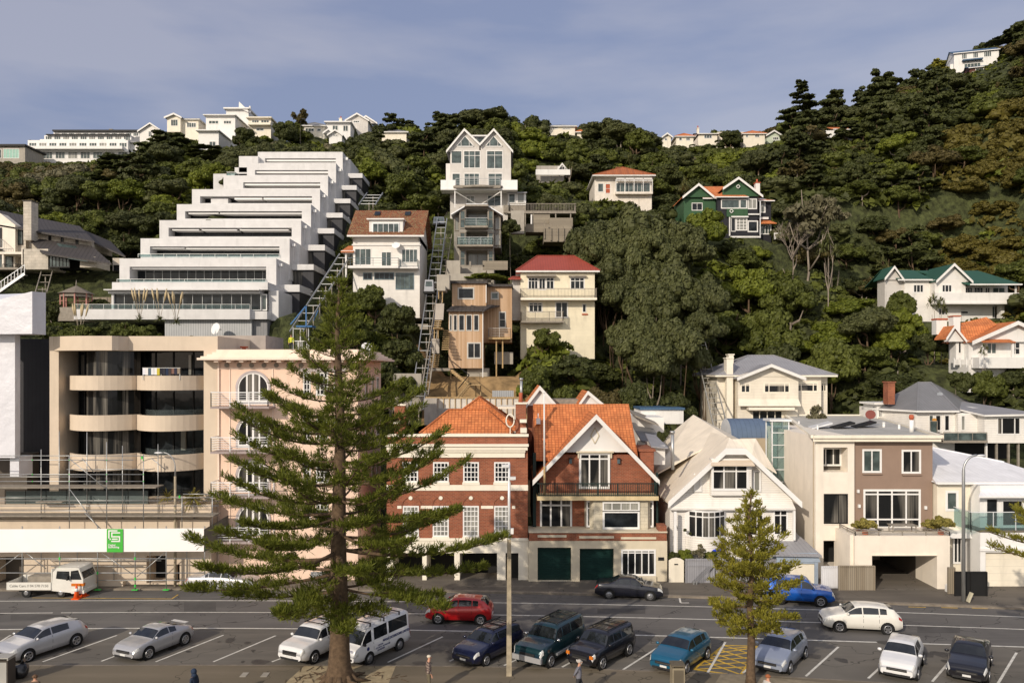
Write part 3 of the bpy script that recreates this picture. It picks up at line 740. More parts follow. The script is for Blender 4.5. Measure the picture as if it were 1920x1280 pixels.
def tuftball(seed, n, m, L=1.0, droop=.3, wid=.05, name='crown', z0=0, centers=((0, 0, 0),)):
    rng = np.random.default_rng(seed); V = []
    for c in centers:
        for _ in range(n):
            d = rng.normal(size=3); d[2] = abs(d[2])*.9-.15; d /= np.linalg.norm(d); l = L*rng.uniform(.7, 1.1)
            s = np.cross(d, [0, 0, 1]); s /= (np.linalg.norm(s)+1e-6); s *= wid
            c_ = np.array(c)+np.array([0, 0, z0]); m1 = c_+d*l*.55; e = c_+d*l-np.array([0, 0, droop*l])
            V += [c_-s*.5, c_+s*.5, m1+s, m1-s, m1-s, m1+s, e+s*.3, e-s*.3]
    return leaf_mesh(name, np.array(V), m)
def twigs(seed, n, m, name='crown'):
    rr = random.Random(seed); mb = MB()
    def grow(p, d, l, r, k):
        q = p+d*l; mid = p+d*l*.5+Vector((rr.uniform(-.06, .06), rr.uniform(-.06, .06), 0))*l; mb.tube([p, mid, q], [r, r*.75, r*.5], m, 3, False)
        if k:
            for _ in range(3 if k > 1 else 4):
                e = (d+Vector((rr.uniform(-.8, .8), rr.uniform(-.8, .8), rr.uniform(-.15, .6)))).normalized(); grow(q, e, l*rr.uniform(.6, .8), r*.55, k-1)
    for i in range(n):
        a = rr.uniform(0, 2*PI); grow(Vector((0, 0, .1)), Vector((math.cos(a)*.7, math.sin(a)*.7, .9)).normalized(), .42, .03, 3)
    return mb.mesh(name)
_tm = [trunk_mesh(i, .7, .075, (BARK, BARKG)[i % 2], 5, .45, .6) for i in range(3)]
_tt = [trunk_mesh(10+i, 1.5, .06, BARK, 4, .35, .4) for i in range(2)]
_thin = [trunk_mesh(20+i, 1.2, .055, BARKG, 3, .3, .35, lean=.06) for i in range(2)]
_rg = np.random.default_rng(3)
for kd, lk, nl, lf in (('poh', 'poh', 13000, .029), ('dark', 'dark', 8500, .034), ('bush', 'bush', 8500, .034), ('bright', 'bright', 8500, .032), ('brown', 'brown', 6000, .034), ('gorse', 'gorse', 7000, .034)):
    for i in range(3 if kd in ('poh', 'bush', 'dark') else 2):
        rg = np.random.default_rng(100+i*7+len(kd)); PROTO.setdefault(kd, []).append((crown(40+i, lobes_round(rg, (20 if kd == 'poh' else 13)), nl, lf, LEAF[lk]), _tm[i]))
for i in range(3): PROTO.setdefault('macro', []).append((layered(60+i, 6+i, 4200, .05, LEAF['dark']), _tt[i % 2]))
for i in range(2): PROTO.setdefault('conifer', []).append((layered(70+i, 10, 4600, .045, LEAF['dark'], 3.4, True), _tt[i % 2]))
PROTO['spruce'] = [(layered(75, 9, 4200, .05, LEAF['pine2'], 1.9, True), _tt[0])]
for i in range(2):
    cs = [(0, 0, 1.9), (.4, .1, 1.6), (-.38, -.1, 1.75), (.1, .35, 1.45)][:3+i]
    PROTO.setdefault('cabbage', []).append((tuftball(80+i, 46, LEAF['palm'], .55, .25, .028, centers=cs), None))
    mb = MB(); mb.tube([(0, 0, -.8), (0, 0, .9)], [.07, .055], BARKG, 6)
    for c in cs: mb.tube([(0, 0, .85), (c[0]*.6, c[1]*.6, 1.2), c], [.05, .04, .03], BARKG, 5)
    PROTO['cabbage'][i] = (PROTO['cabbage'][i][0], mb.mesh('trunk'))
for i in range(2): PROTO.setdefault('bare', []).append((twigs(90+i, 7, BARKG), trunk_mesh(95+i, .5, .05, BARKG, 2, .2, .3)))
for i in range(2): # thin grey tree: twigs with sparse leaves
    rg = np.random.default_rng(7+i); PROTO.setdefault('sparse', []).append((crown(97+i, lobes_round(rg, 9, 1.0, (.22, .34)), 1500, .045, LEAF['grey'], core=0, jit=.9), trunk_mesh(98+i, 1.0, .05, BARKG, 8, .6, .7)))
for i in range(2):
    rg = np.random.default_rng(17+i); PROTO.setdefault('wispy', []).append((crown(197+i, lobes_round(rg, 9, 1.0, (.22, .34)), 1900, .045, LEAF['brown'], core=0, jit=.9), _thin[i]))
TREES = []
LOW = {}
for _k in ('poh', 'dark', 'bush', 'bright', 'brown', 'gorse', 'sparse'):
    LOW[_k] = [crown(300+_i, lobes_round(np.random.default_rng(300+_i), 13), 2600, .052, LEAF['dark'], core=.85, lowcore=True) for _i in range(2)]
LOW['macro'] = [layered(320+_i, 6, 1100, .075, LEAF['dark'], lowcore=True) for _i in range(2)]
def tree(kind, loc, r, h, label, group=None, name='tree', cat='tree', rz=None, i=None, zc=None):
    """r crown radius, h crown height (crown proto is about 1 radius, 1.6 high)"""
    pr = PROTO[kind]; cm, tm = pr[R.randrange(len(pr)) if i is None else i]
    hh = {'macro': 2.3, 'conifer': 3.35, 'spruce': 2.1, 'cabbage': 2.2, 'bare': 1.7}.get(kind, 1.85)
    t = thing(name, label, cat, loc, R.uniform(0, 2*PI) if rz is None else rz, group)
    cap = {'macro': 2.9, 'poh': 3.0, 'conifer': 6, 'spruce': 3, 'cabbage': 4.5, 'bare': 2.0}.get(kind, 2.9)*r; hc = min(h, cap); dz = h-hc
    for nm, me in (('crown', cm), ('trunk', tm)):
        if me is None or (kind == 'gorse' and nm == 'trunk'): continue
        o = bpy.data.objects.new(nm, me); COL.objects.link(o); o.parent = t; o.scale = (r, r, hc/hh)
        if nm == 'crown': o.location = (0, 0, dz-{'gorse': .85*r, 'bush': .28*r, 'dark': .28*r, 'bright': .2*r, 'brown': .3*r}.get(kind, 0))
        elif dz > 0: o.scale = (r*.6, r*.6, (h-.3*hc)/{'macro': 1.95, 'conifer': 1.95, 'cabbage': 1.95, 'sparse': 1.85, 'wispy': 1.65, 'bare': .9}.get(kind, 1.45))
    TREES.append((t, kind)); return t
# ---------------- houses on the hillside ----------------
def V3(b, u, v, y): return (b.X(u), b.D+y, b.Z(v))
# white terraced apartments
b = Bld('terraced_apartments', 'long white apartment block stepping up the hill in nine flat terraces with dark glass', 'apartment building', 85, 205, 505, 629, 8, 484, pad=False)
TI = [(224, 484.5, 518, 529, 243, 500, 499, 527), (263.5, 447, 543, 485, 281, 462, 524, 480), (299, 413, 564.5, 447.5, 316, 427, 547, 443.5), (331.5, 383, 583, 413.5, 347, 396, 566, 410),
      (360, 355, 600, 383.5, 375, 368, 585, 381), (419, 329, 615, 355.5, 456, 342, 600.5, 353), (463, 306, 630, 329.5, 478, 319, 615, 328), (483.5, 285, 642.5, 306.5, 497, 297, 629.5, 305)]
class Off: pass
def subb(b, D): # same thing, another facade plane
    c = Bld.__new__(Bld); c.D = D; c.k = D/F; c.root = b.root; return c
s = subb(b, 85)
mb = MB(); s.bx(mb, 210, 529, 502, 543, 0, 9, TERR); s.bx(mb, 202, 543.5, 491, 545.5, -.9, 1, TERR); s.bx(mb, 206, 546, 489, 550.5, -.35, 1.2, TERR)
s.bx(mb, 209, 550.5, 213, 581, 0, 9, TERR); s.bx(mb, 150, 581, 475, 600, -1.2, 9, TERR); s.bx(mb, 475, 584, 504, 599, -.6, 9, TERR); s.bx(mb, 498, 543, 517, 600, 1, 9, TERR)
s.part('wall', mb)
mb = MB(); s.bx(mb, 313, 600, 475, 640, -.5, 7, CORR); s.bx(mb, 475, 600, 501, 640, 0, 7, GROOF); s.part('base_wall', mb)  # right return in darker sheet, its shade put into the colour
s.win(213, 550.5, 488, 581, .3, 15, 1, STEEL, GL, .05, rev=.1); s.rail(150, 572, 475, 581, -1.1, .1, STEEL, glass=CLEAR, bars=0, r=.02, sides=False)
s.win(488, 551, 498, 581, .5, 1, 1, WHITE, GLG, .08)
mb = MB(); s.bx(mb, 214, 556, 488, 580, 2.2, 2.3, GL); 
awn = [[(.0, 1.0)], [(0, .26), (.27, 1)], [(.02, .24), (.26, .55), (.57, .97)], [(.02, .28), (.29, 1)], [(.3, .55), (.56, 1)], [(0, 1)], [(0, 1)], [(0, 1)]]
for i, (u0, v0, u1, v1, a, c, d, e) in enumerate(TI):
    s = subb(b, 90+5*i); RECTS.append((u0, v0, u1+45, v1+20, 90+5*i))
    PADS.append((s.X(u0-20), s.X(u1+50), 84+5*i, 97+5*i, s.Z(v1)-1.0))
    s.wall(u0, v0, u1, v1, 0, 10, TERR, holes=[(a, c, d, e, 2.0)], drop=2.5)
    mb = MB(); s.bx(mb, a-2, c-2, d+2, e+2, 2.0, 2.1, GL if i < 5 else TERR); k = max(5, int((d-a)/16)); s.part('back_wall', mb)
    if i < 5: s.win(a, c, d, e+1, 1.95, k, 1, DCLAD if i else STEEL, GL, .05, rev=.04)
    m2 = MB()
    for (p, q) in awn[i]: s.bx(m2, a+(d-a)*p+.3, c+1.2+(.8 if p > 0 else 0), a+(d-a)*q-.3, c+(3.4 if i < 4 else 4.6)+(.8 if p > 0 else 0), .3, 1.9, WHITE2)
    s.part('awning', m2)
    if i == 4: s.pbox('screen_wall', 393, 370, 425, 383, .5, 1.9, TERR)
    if i < 2: s.rail(u0-3, e-3.5, d, e+2, -.2, .1, STEEL, glass=CLEAR, bars=0, r=.02, sides=False)
    m2 = MB(); s.bx(m2, u1+2, v0+8, u1+8, v0+13, .6, 1.2, WHITE2); s.bx(m2, u1-3.5, v0+5, u1+.2, v1, 1.6, 1.8, WHITE2); s.part('wall_vent', m2)
    if i: # link wall at the right
        mb = MB(); s.bx(mb, u1, v0+7, u1+9, v1+16, 2.2, 9.8, TERR); s.part('wall', mb)
for (u0, v0, u1, v1) in ((400, 326, 463, 340), (448, 293, 484, 307), (440, 314, 463, 318)):
    s = subb(b, 124); s.pbox('wall', u0, v0, u1, v1+16, 0, 5, TERR)
s = subb(b, 122); s.rail(425, 323, 441, 343, 0, 3, STEEL, glass=CLEAR, bars=1)
WG = [(507, 533.6, 561.6, 547, 589, 517), (544, 495.5, 588, 506, 545, 546), (566, 459, 609, 469.5, 506, 567), (585, 428, 626.6, 437.7, 469, 586), (602, 399, 642.5, 408, 437, 603), (617.4, 372.6, 657, 381, 407, 618), (631.6, 347.5, 668.6, 356, 380, 632), (644, 325, 679.6, 333.6, 355, 645)]
for i, (u0, v0, u1, v1, v2, ug) in enumerate(WG):
    s = subb(b, 91+5*i); mb = MB(); s.bx(mb, u0, v0, u1, v1, 0, 6.2, TERR); s.bx(mb, u0+2, v2, u1-3, v2+3, .05, 6, TERR); s.part('wall', mb)
    mb = MB(); s.bx(mb, (ug+u1)/2-1, v1, u1-1.5, v2, .35, 6, DCLAD); s.part('cladding', mb)
    s.win(ug, v1, (ug+u1)/2-1, v2, .6, 2, 1, DCLAD, GLC, .06, rev=.1)
    PADS.append((s.X(u0), s.X(u1+12), s.D-2, s.D+7, s.Z(v2)-1))
    RECTS.append((u0, v0, u1+14, v2, s.D))
mb = MB(); p = b
s = subb(b, 84.2); mb.tube([V3(s, 417, 618, -.35), V3(s, 414, 618, -.9)], [.05, .05], STEEL, 6); mb.tube([V3(s, 414.5, 618, -.9), V3(s, 413, 617.5, -1.15), V3(s, 412, 617, -1.25)], [.12, .42, .62], WHITE2, 14)
dish = obj('satellite_dish', mb, loc=V3(s, 413, 620, -.8), label='white satellite dish on the corrugated base of the terraced white apartments', cat='satellite dish')

# dark-roofed house at the left
b = Bld('dark_roofed_house', 'large pale block house with dark metal roofs and tall chimney beside the terraced apartments', 'house', 98, -10, 225, 540, 14, 395, pad=False)
PADS.append((b.X(-60), b.X(235), 91, 112, b.Z(507)))
def P_(u, v, D): return tuple(W(u, v, D))
mb = MB(); mb.slab([P_(-14, 419, 97), P_(177, 452, 97), P_(150, 424, 106), P_(-14, 392, 106)], .2, DROOF); mb.slab([P_(-14, 392, 106), P_(150, 424, 106), P_(170, 452, 114), P_(-14, 419, 114)], .2, DROOF)
mb.slab([P_(165, 449, 98.5), P_(235, 480, 98.5), P_(207, 452, 107), P_(140, 424, 107)], .2, DROOF); mb.slab([P_(80, 474, 93.6), P_(209, 493.5, 93.6), P_(172, 461, 97.8), P_(52, 445, 97.8)], .2, DROOF); b.part('roof', mb)
mb = MB(); mb.slab([P_(128, 484, 93.5), P_(165, 490, 93.5), P_(142, 461, 97.0), P_(106, 456, 97.0)], .06, GLG); b.part('skylight', mb)
for (u, v) in ((88, 430), (143, 442)):
    mb = MB(); mb.slab([P_(u+10, v+7, 99.9), P_(u+15, v+8, 99.9), P_(u+4, v-1, 101.7), P_(u-1, v-2, 101.7)], .08, GLB); b.part('skylight', mb)
BLK = brickm('pale_block', (.50, .46, .39), (.55, .50, .43), (.40, .36, .30), .9, .35, .02)
for args in ((-20, 424, 38, 520, -1, 10, CREAMR), (38, 432, 52, 500, -.4, 5, BLK), (205, 482, 226, 506, .8, 10, BLK)):
    mb = MB(); b.bx(mb, *args); b.part('wall', mb)
mb = MB(); b.bx(mb, 76, 475, 122, 512, -3.6, 0, BLK); b.bx(mb, 178, 489, 206, 508, -3.4, 0, BLK); b.bx(mb, 122, 478, 178, 508, -1.2, .2, BLACK); b.part('wall', mb)
b.win(122, 484, 160, 508, -3.4, 6, 1, BLACK, GLG, .1)
mb = MB(); mb.prism([(b.X(50), b.Z(470)), (b.X(172), b.Z(470)), (b.X(172), b.Z(454)), (b.X(50), b.Z(434))], 98.2, 103, BLK); b.part('wall', mb)
mb = MB(); mb.prism([(b.X(-20), b.Z(425)), (b.X(38), b.Z(425)), (b.X(10), b.Z(403)), (b.X(-20), b.Z(398))], 97.1, 98.5, CREAMR); b.part('gable_wall', mb)
b.win(-8, 430, 13, 465, -1, 1, 1, BLACK, GLG, .15); b.win(-8, 478, 16, 520, -1, 2, 1, BLACK, GLG, .15); b.win(37, 432, 47, 460, -.4, 1, 1, BLACK, GLG, .1); b.win(20, 482, 34, 512, -1, 1, 1, BLACK, GLG, .1)
for u in (90, 113, 141): b.win(u, 442, u+4, 462, .2, 1, 1, BLACK, GL, .05)
b.win(208, 496, 221, 506, .8, 2, 1, BLACK, GL, .05)
chimney(b, 62.5, 384, 77, 455, -2, -.6, BLK, DROOF)
mb = MB(); b.bx(mb, 21, 479, 74, 483, -3, -.5, CREAMR); b.bx(mb, 32, 483, 35, 512, -2.9, -2.6, CREAMR); b.bx(mb, 74, 474, 78, 514, -3.6, -3.3, CREAMR); b.part('canopy', mb)
mb = MB(); b.bx(mb, -10, 510, 76, 514, -4.5, 0, GREYWOOD); b.bx(mb, -10, 470, 15, 472, -3, -.9, BLACK); b.part('deck', mb)
b.rail(-8, 452, 15, 471, -3, 2, STEEL, n=.3); b.rail(48, 504, 74, 514, -4.4, 3, BLACK, n=.25)
t = thing('outdoor_staircase', 'white outdoor staircase climbing to the deck of the dark roofed house at left', 'staircase', W(25, 545, 92)); mb = MB()
for i in range(13):
    a = W(-2+i*3.6, 546-i*2.6, 92.4); mb.box(a.x-.2, a.x+.3, 91.6, 93, a.z-.1, a.z, BLACK if i % 2 else GREYWOOD)
obj('steps', mb, t)
for y in (91.5, 93):
    mb = MB()
    a, c = W(-4, 548, y), W(46, 513, y); mb.bar(a, c, .06, .3, ALU); mb.bar(a+Vector((0, 0, 1)), c+Vector((0, 0, 1)), .06, .06, ALU)
    for i in range(9): p = a.lerp(c, i/8); mb.bar(p, p+Vector((0, 0, 1)), .05, .05, ALU)
    obj('handrail', mb, t)
# gazebo
t = thing('gazebo', 'small octagonal wooden gazebo with shingled pointed roof among the bushes', 'gazebo', W(143, 578, 89)); c = W(143, 578, 89)
mb = MB(); ap = Vector((c.x, c.y, W(0, 535, 89).z)); ez = W(0, 551, 89).z; P = [Vector((c.x+1.9*math.cos(a*PI/4+.4), c.y+1.9*math.sin(a*PI/4+.4), ez)) for a in range(8)]
for i in range(8): mb.poly([P[i], P[(i+1) % 8], ap], lined('grey_shingles', (.20, .17, .14), .2, 'v', .6, .9, lw=.15) if 'grey_shingles' not in MATS else MATS['grey_shingles'])
mb.poly(P[::-1], GREYWOOD); r_ = obj('roof', mb, t); mb = MB(); mb.tube([ap, ap+Vector((0, 0, .6))], [.08, .02], GREYWOOD, 6); obj('finial', mb, r_)
PNKP = plain('faded_pink_paint', (.42, .20, .17), .8)
for i in range(8):
    mb = MB(); q = Vector((c.x+1.55*math.cos(i*PI/4+.4), c.y+1.55*math.sin(i*PI/4+.4), 0)); mb.box(q.x-.06, q.x+.06, q.y-.06, q.y+.06, c.z, ez, PNKP); obj('post', mb, t)
mb = MB()
for i in range(8):
    a = P[i]*.82+c*.18; b_ = P[(i+1) % 8]*.82+c*.18
    if i != 5: mb.bar((a.x, a.y, c.z+.75), (b_.x, b_.y, c.z+.75), .05, .06, PNKP)
    mb.bar((a.x, a.y, ez-.25), (b_.x, b_.y, ez-.25), .05, .2, GREYWOOD)
obj('rail', mb, t); mb = MB(); mb.plan([(p.x, p.y) for p in P], c.z-1.5, c.z, GREYWOOD); obj('floor', mb, t); PADS.append((c.x-3, c.x+3, 86, 92, c.z-.2))
mb = MB(); b_ = subb(b, 92); b_.bx(mb, 172, 557, 212, 578, 0, .12, OLDWOOD); obj('board_fence', mb, loc=b_.root.location*0+W(190, 578, 92), label='brown board fence between the gazebo and the terraced apartments', cat='fence')

# brown roof house
b = Bld('mossy_tiled_house', 'white house with mossy brown tiled roof and wide dormer beside the cable car rails', 'house', 94, 656, 792, 545, 9, 381)
b.wall(662, 443, 787, 548, 0, 8, WBOARD, drop=3, wins=[(665, 466, 696, 497, 3, 1, WHITE, GLG), (715, 472, 734, 501, 2, 1, WHITE, GLG), (753, 467, 783, 492, 4, 1, WHITE, GLG), (681, 511.5, 698, 524, 2, 1, GLB, GL), (702, 511, 739, 524, 4, 1, GLB, GL), (742, 512, 776, 542.5, 4, 1, GLB, GLG)])
mb = MB(); b.bx(mb, 662, 443, 787, 449, -.35, 0, WBOARD); b.bx(mb, 660, 458, 789, 460.5, -.12, 0, WHITE); b.part('trim', mb)
b.sgable(663, 787, -.9, 4.2, 9, 443, b.Z(381)-0+.0, TILEO, oh=.6, zb=b.Z(443), fas=WHITE, endm=WBOARD)
mb = MB(); b.bx(mb, 693, 411, 756, 447, -.25, 3.2, WHITE); b.part('dormer', mb)
mb = MB(); mb.slab([V3(b, 689, 411, -.6), V3(b, 759, 411, -.6), V3(b, 757, 407.5, 3.4), V3(b, 691, 407.5, 3.4)], .15, WHITE); b.part('dormer_roof', mb)
b.win(699.5, 419.5, 749, 445.7, -.25, 5, 1, ALU, GLG)
for u in (693.6, 752.5):
    mb = MB(); yy = 3.1; mb.slab([V3(b, u, 393, 2.9), V3(b, u+10.5, 393, 2.9), V3(b, u+10.5, 385, 3.65), V3(b, u, 385, 3.65)], .1, GL); b.part('skylight', mb)
mb = MB(); b.bx(mb, 657, 501, 750, 505.5, -1.5, 0, WHITE); b.bx(mb, 750, 503, 786, 505.5, -1.2, 0, WHITE); b.part('balcony', mb)
b.rail(657, 487, 750, 501, -1.45, 1.4, GLB, bars=2); b.rail(751, 489, 785, 503, -1.15, 1.1, GLB, bars=5)
mb = MB(); b.bx(mb, 640, 470, 663, 474, -.2, 5, WHITE); b.bx(mb, 647, 474, 650, 520, 0, .25, WHITE); mb.slab([V3(b, 640, 472, -.4), V3(b, 664, 472, -.4), V3(b, 664, 451, 4), V3(b, 640, 451, 4)], .15, TILE); b.part('porch', mb)
mb = MB(); mb.tube([V3(b, 744, 462, -.1), V3(b, 744, 462, -.5)], .05, STEEL, 6); mb.tube([V3(b, 744, 462, -.5), V3(b, 744, 461.5, -.7), V3(b, 744, 461, -.75)], [.1, .35, .5], WHITE2, 12)
b.part('satellite_dish', mb)
# slim grey house
b = Bld('slim_grey_townhouse', 'narrow grey three storey townhouse with stacked balconies below the twin gabled house', 'house', 100, 850, 940, 503, 10, 385)
GSH = lined('grey_shingle', (.30, .28, .25), .22, 'v', .5, .8, lw=.12, var=.2)
mb = MB(); b.bx(mb, 861, 388, 874, 500, 0, 7, GSH); b.bx(mb, 914, 388, 926, 500, 0, 7, GSH); b.bx(mb, 850, 400, 861, 470, 1, 7, GSH); b.bx(mb, 926, 400, 939, 462, 1, 7, GSH)
b.bx(mb, 874, 386, 914, 392, 0, 7, GSH); b.bx(mb, 874, 427, 914, 434, 0, 7, GSH); b.bx(mb, 874, 462, 914, 469, 0, 7, GSH); b.bx(mb, 861, 500, 926, 560, 0, 8, CONC); b.bx(mb, 874, 392, 914, 500, 2.0, 7, GSH); b.bx(mb, 850, 470, 861, 505, 1, 7, CONC); b.part('wall', mb)
for (a, c, d, e) in ((862.5, 395, 872.5, 428), (915.5, 395, 925, 428), (862.5, 436, 872.5, 462), (915.5, 436, 925, 462), (862.5, 470, 872.5, 498), (915.5, 470, 925, 498)): b.win(a, c, d, e, 0, 1, 2, GREYWOOD, GLG, .08)
for (a, c, d, e) in ((851.5, 404, 860, 430), (927.5, 404, 938, 428), (927.5, 436, 938, 458)): b.win(a, c, d, e, 1, 1, 1, GREYWOOD, GLL, .08)
for (c, e) in ((392, 427), (434, 462), (469, 500)): b.win(875, c+.5, 913, e, 1.95, 2, 1, GREYWOOD, GLL, .1, rev=.04)
mb = MB(); b.bx(mb, 872, 426.5, 915, 430, -1.3, 0, GREYWOOD); b.bx(mb, 858, 462, 925, 465.5, -1.5, 0, GREYWOOD); b.bx(mb, 872, 386, 916, 389.5, -.9, 0, GREYWOOD); b.part('balcony', mb)
b.rail(873, 412, 914, 426.5, -1.2, 1.2, STEEL, bars=2, glass=CLEAR); b.rail(859, 448, 924, 462, -1.4, 1.4, STEEL, bars=2, glass=CLEAR)
mb = MB(); mb.slab([V3(b, 846, 402, -.4), V3(b, 876, 384, -.4), V3(b, 876, 383, 7.5), V3(b, 846, 401, 7.5)], .15, ALU); mb.slab([V3(b, 912, 384, -.4), V3(b, 943, 403, -.4), V3(b, 943, 402, 7.5), V3(b, 912, 383, 7.5)], .15, ALU); mb.slab([V3(b, 874, 383.5, -.5), V3(b, 914, 383.5, -.5), V3(b, 914, 380, 7.5), V3(b, 874, 380, 7.5)], .12, ALU); b.part('roof', mb)
for i, u in enumerate((862, 873, 886, 899, 911, 920)): # terrace chairs of the middle balcony
    t = b.X(u); z = b.Z(462)
    o = thing('terrace_chair', ('blue' if i in (0, 5) else 'white')+' round backed chair on the middle townhouse balcony, '+('at its left end', 'second from left', 'third from left', 'fourth from left', 'second from right', 'at its right end')[i], 'chair', (t, 99.2, z), group='chairs on the townhouse balcony')
    m_ = GLB if i in (0, 5) else WHITE
    q = MB(); q.box(t-.2, t+.2, 99.0, 99.4, z+.4, z+.44, m_); obj('seat', q, o)
    q = MB(); q.tube([(t-.2, 99.4, z+.42), (t-.22, 99.42, z+.75), (t, 99.45, z+.88), (t+.22, 99.42, z+.75), (t+.2, 99.4, z+.42)], .025, m_, 5); obj('backrest', q, o)
    for dx in (-.18, .18):
        for dy in (-.18, .18): q = MB(); q.box(t+dx-.015, t+dx+.015, 99.2+dy-.015, 99.2+dy+.015, z, z+.4, m_); obj('leg', q, o)
mb = MB(); s = subb(b, 96); s.bx(mb, 905, 489, 952, 506, 0, .12, OLDWOODH); s.bx(mb, 838, 513, 920, 526, 0, 2, CONC); s.bx(mb, 836, 486, 862, 514, 1, 3, CONC); s.bx(mb, 880, 490, 883, 504, -.1, .1, GREYWOOD); s.bx(mb, 862, 497, 908, 500, 0, .1, GREYWOOD)
obj('terrace_wall', mb, loc=W(900, 526, 96), label='timber and concrete terrace wall at the foot of the slim grey townhouse', cat='wall')
# double gabled house
b = Bld('twin_gabled_house', 'tall pale grey weatherboard house with twin white trimmed glazed gables on the hill', 'house', 115, 830, 988, 392, 11, 243)
wn = [(846, 283, 866, 307, 1, 1), (869, 282.5, 901, 316, 3, 1, WHITE, GLG, .1, .28), (912, 282.5, 943, 317, 2, 1, WHITE, GLG, .1, .25), (847.5, 325, 863, 350, 1, 1, WHITE, GLG, .08), (870, 325, 899, 355, 3, 1, WHITE, GLG, .08, .25), (915, 325, 942, 355, 2, 1, WHITE, GLG, .08, .25)]
wn[0] = (846, 283, 866, 307, 1, 1, WHITE, GLG)
b.wall(844, 282, 958, 362, 0, 9, GBOARD, wins=wn)
b.wall(844, 362, 952, 396, .1, 8, GBOARD, wins=[(874, 367, 890, 381, 2, 1, WHITE, GLL), (914, 366, 940, 386, 2, 1, WHITE, GLG)], drop=3)
for (l, r, a) in ((836, 905, 871), (892, 963, 926)): b.gable(l if l == 836 else 900, r if r == 963 else 900, 243, 284, 0, 9.5, MROOF, oh=.5, barge=WHITE, bt=.35, ridge_u=a, fill=GBOARD, vl=284 if 0 else None) if 0 else None
def gab(b, l, a, r, va, vl, vr, m, fill, y0=0, y1=9.5, oh=.5, bt=.35, vb=None):
    mb = MB(); ya = b.D+y0-oh; yb = b.D+y1; A = (b.X(l), b.Z(vl)); P = (b.X(a), b.Z(va)); B_ = (b.X(r), b.Z(vr))
    mb.slab([(A[0], ya, A[1]), (P[0], ya, P[1]), (P[0], yb, P[1]), (A[0], yb, A[1])][::-1], .12, m); mb.slab([(P[0], ya, P[1]), (B_[0], ya, B_[1]), (B_[0], yb, B_[1]), (P[0], yb, P[1])][::-1], .12, m); o = b.part('roof', mb)
    e = MB()
    for p, q in ((A, P), (P, B_)): e.hexa([(p[0], ya-.08, p[1]-bt), (q[0], ya-.08, q[1]-bt), (q[0], ya-.004, q[1]-bt), (p[0], ya-.004, p[1]-bt), (p[0], ya-.08, p[1]+.03), (q[0], ya-.08, q[1]+.03), (q[0], ya-.004, q[1]+.03), (p[0], ya-.004, p[1]+.03)], WHITE)
    b.part('barge_board', e, o)
    if fill:
        g = MB(); zb = b.Z(vb or max(vl, vr)); k = .16
        pts = [(A[0]+.15, min(A[1]-k, 9e9)), (P[0], P[1]-k), (B_[0]-.15, B_[1]-k)]; pts = [(A[0]+.1, zb), (B_[0]-.1, zb)]+([(B_[0]-.1, B_[1]-k)] if B_[1]-k > zb+.05 else [])+[(P[0], P[1]-k)]+([(A[0]+.1, A[1]-k)] if A[1]-k > zb+.05 else [])
        g.prism(pts, b.D+y0+.01, b.D+y0+.2, fill); b.part('gable_wall', g)
    return o
gab(b, 837, 871, 900, 243, 284.5, 271, MROOF, GBOARD, vb=284); gab(b, 900, 926, 962, 243, 271, 284.5, MROOF, GBOARD, vb=284)
def trin(b, l, a, r, va, vl, vb, bars, y=0):
    mb = MB(); A = (b.X(l), b.Z(vb)); B_ = (b.X(r), b.Z(vb)); y1 = b.D+y
    g = MB(); pts = [A, B_, (b.X(r), b.Z(vl)), (b.X(a), b.Z(va)), (b.X(l), b.Z(vl))]; g.prism(pts, y1-.03, y1-.005, GLG)
    for i in range(5): p, q = pts[i], pts[(i+1) % 5]; mb.bar((p[0], y1-.05, p[1]), (q[0], y1-.05, q[1]), .06, .14, WHITE)
    for t in bars: x = A[0]+(B_[0]-A[0])*t; zt = b.Z(vl)+(b.Z(va)-b.Z(vl))*(1-abs(t-.5)*2); mb.bar((x, y1-.05, A[1]), (x, y1-.05, zt), .06, .1, WHITE)
    o = b.part('window', mb); b.part('pane', g, o)
trin(b, 857, 872, 887.5, 255, 273, 275, (.25, .75)); trin(b, 911, 925.5, 941, 255, 273, 275, (.25, .75))
mb = MB(); b.bx(mb, 877, 247, 923, 276, 2.5, 9, GBOARD); b.bx(mb, 875, 245.5, 925, 248, 2, 9, WHITE); b.part('clerestory', mb); b.win(878, 248, 922, 270, 2.5, 3, 1, WHITE, GLG)
mb = MB(); b.bx(mb, 829, 345, 856, 361, -2.4, 0, WHITE2); b.bx(mb, 939, 345, 970, 361, -2.4, 0, WHITE2); b.bx(mb, 829, 361, 970, 363.5, -2.5, 0, WHITE); mb.tube([V3(b, 853, 358, -2.4), V3(b, 898, 359, -3.4), V3(b, 942, 358, -2.4)], .2, GREYWOOD, 6); b.bx(mb, 856, 356, 939, 361, -2.9, 0, GREYWOOD); b.part('balcony', mb)
b.rail(857, 343, 938, 356, -2.6, .1, STEEL, bars=2, sides=False, r=.03)
mb = MB()
for u in (855, 940): b.bx(mb, u-1, 363, u+1, 396, -2.3, -2.1, WHITE)
mb.bar(V3(b, 856, 366, -2.2), V3(b, 898, 386, .0), .12, .12, WHITE); mb.bar(V3(b, 939, 366, -2.2), V3(b, 898, 386, .0), .12, .12, WHITE); b.part('strut', mb)
mb = MB(); b.bx(mb, 952, 362, 986, 386, -.5, 6, WHITE); b.bx(mb, 944, 386, 986, 400, -.4, 6, GREYWOOD); b.part('annex', mb); b.win(954, 365, 966, 382, -.5, 1, 1, WHITE, GLG); b.win(970, 364, 983, 382, -.5, 1, 1, WHITE, GLL)
mb = MB(); mb.slab([V3(b, 950, 363, -1), V3(b, 988, 363, -1), V3(b, 986, 349, 5), V3(b, 960, 349, 5)], .12, MROOF); b.part('annex_roof', mb)
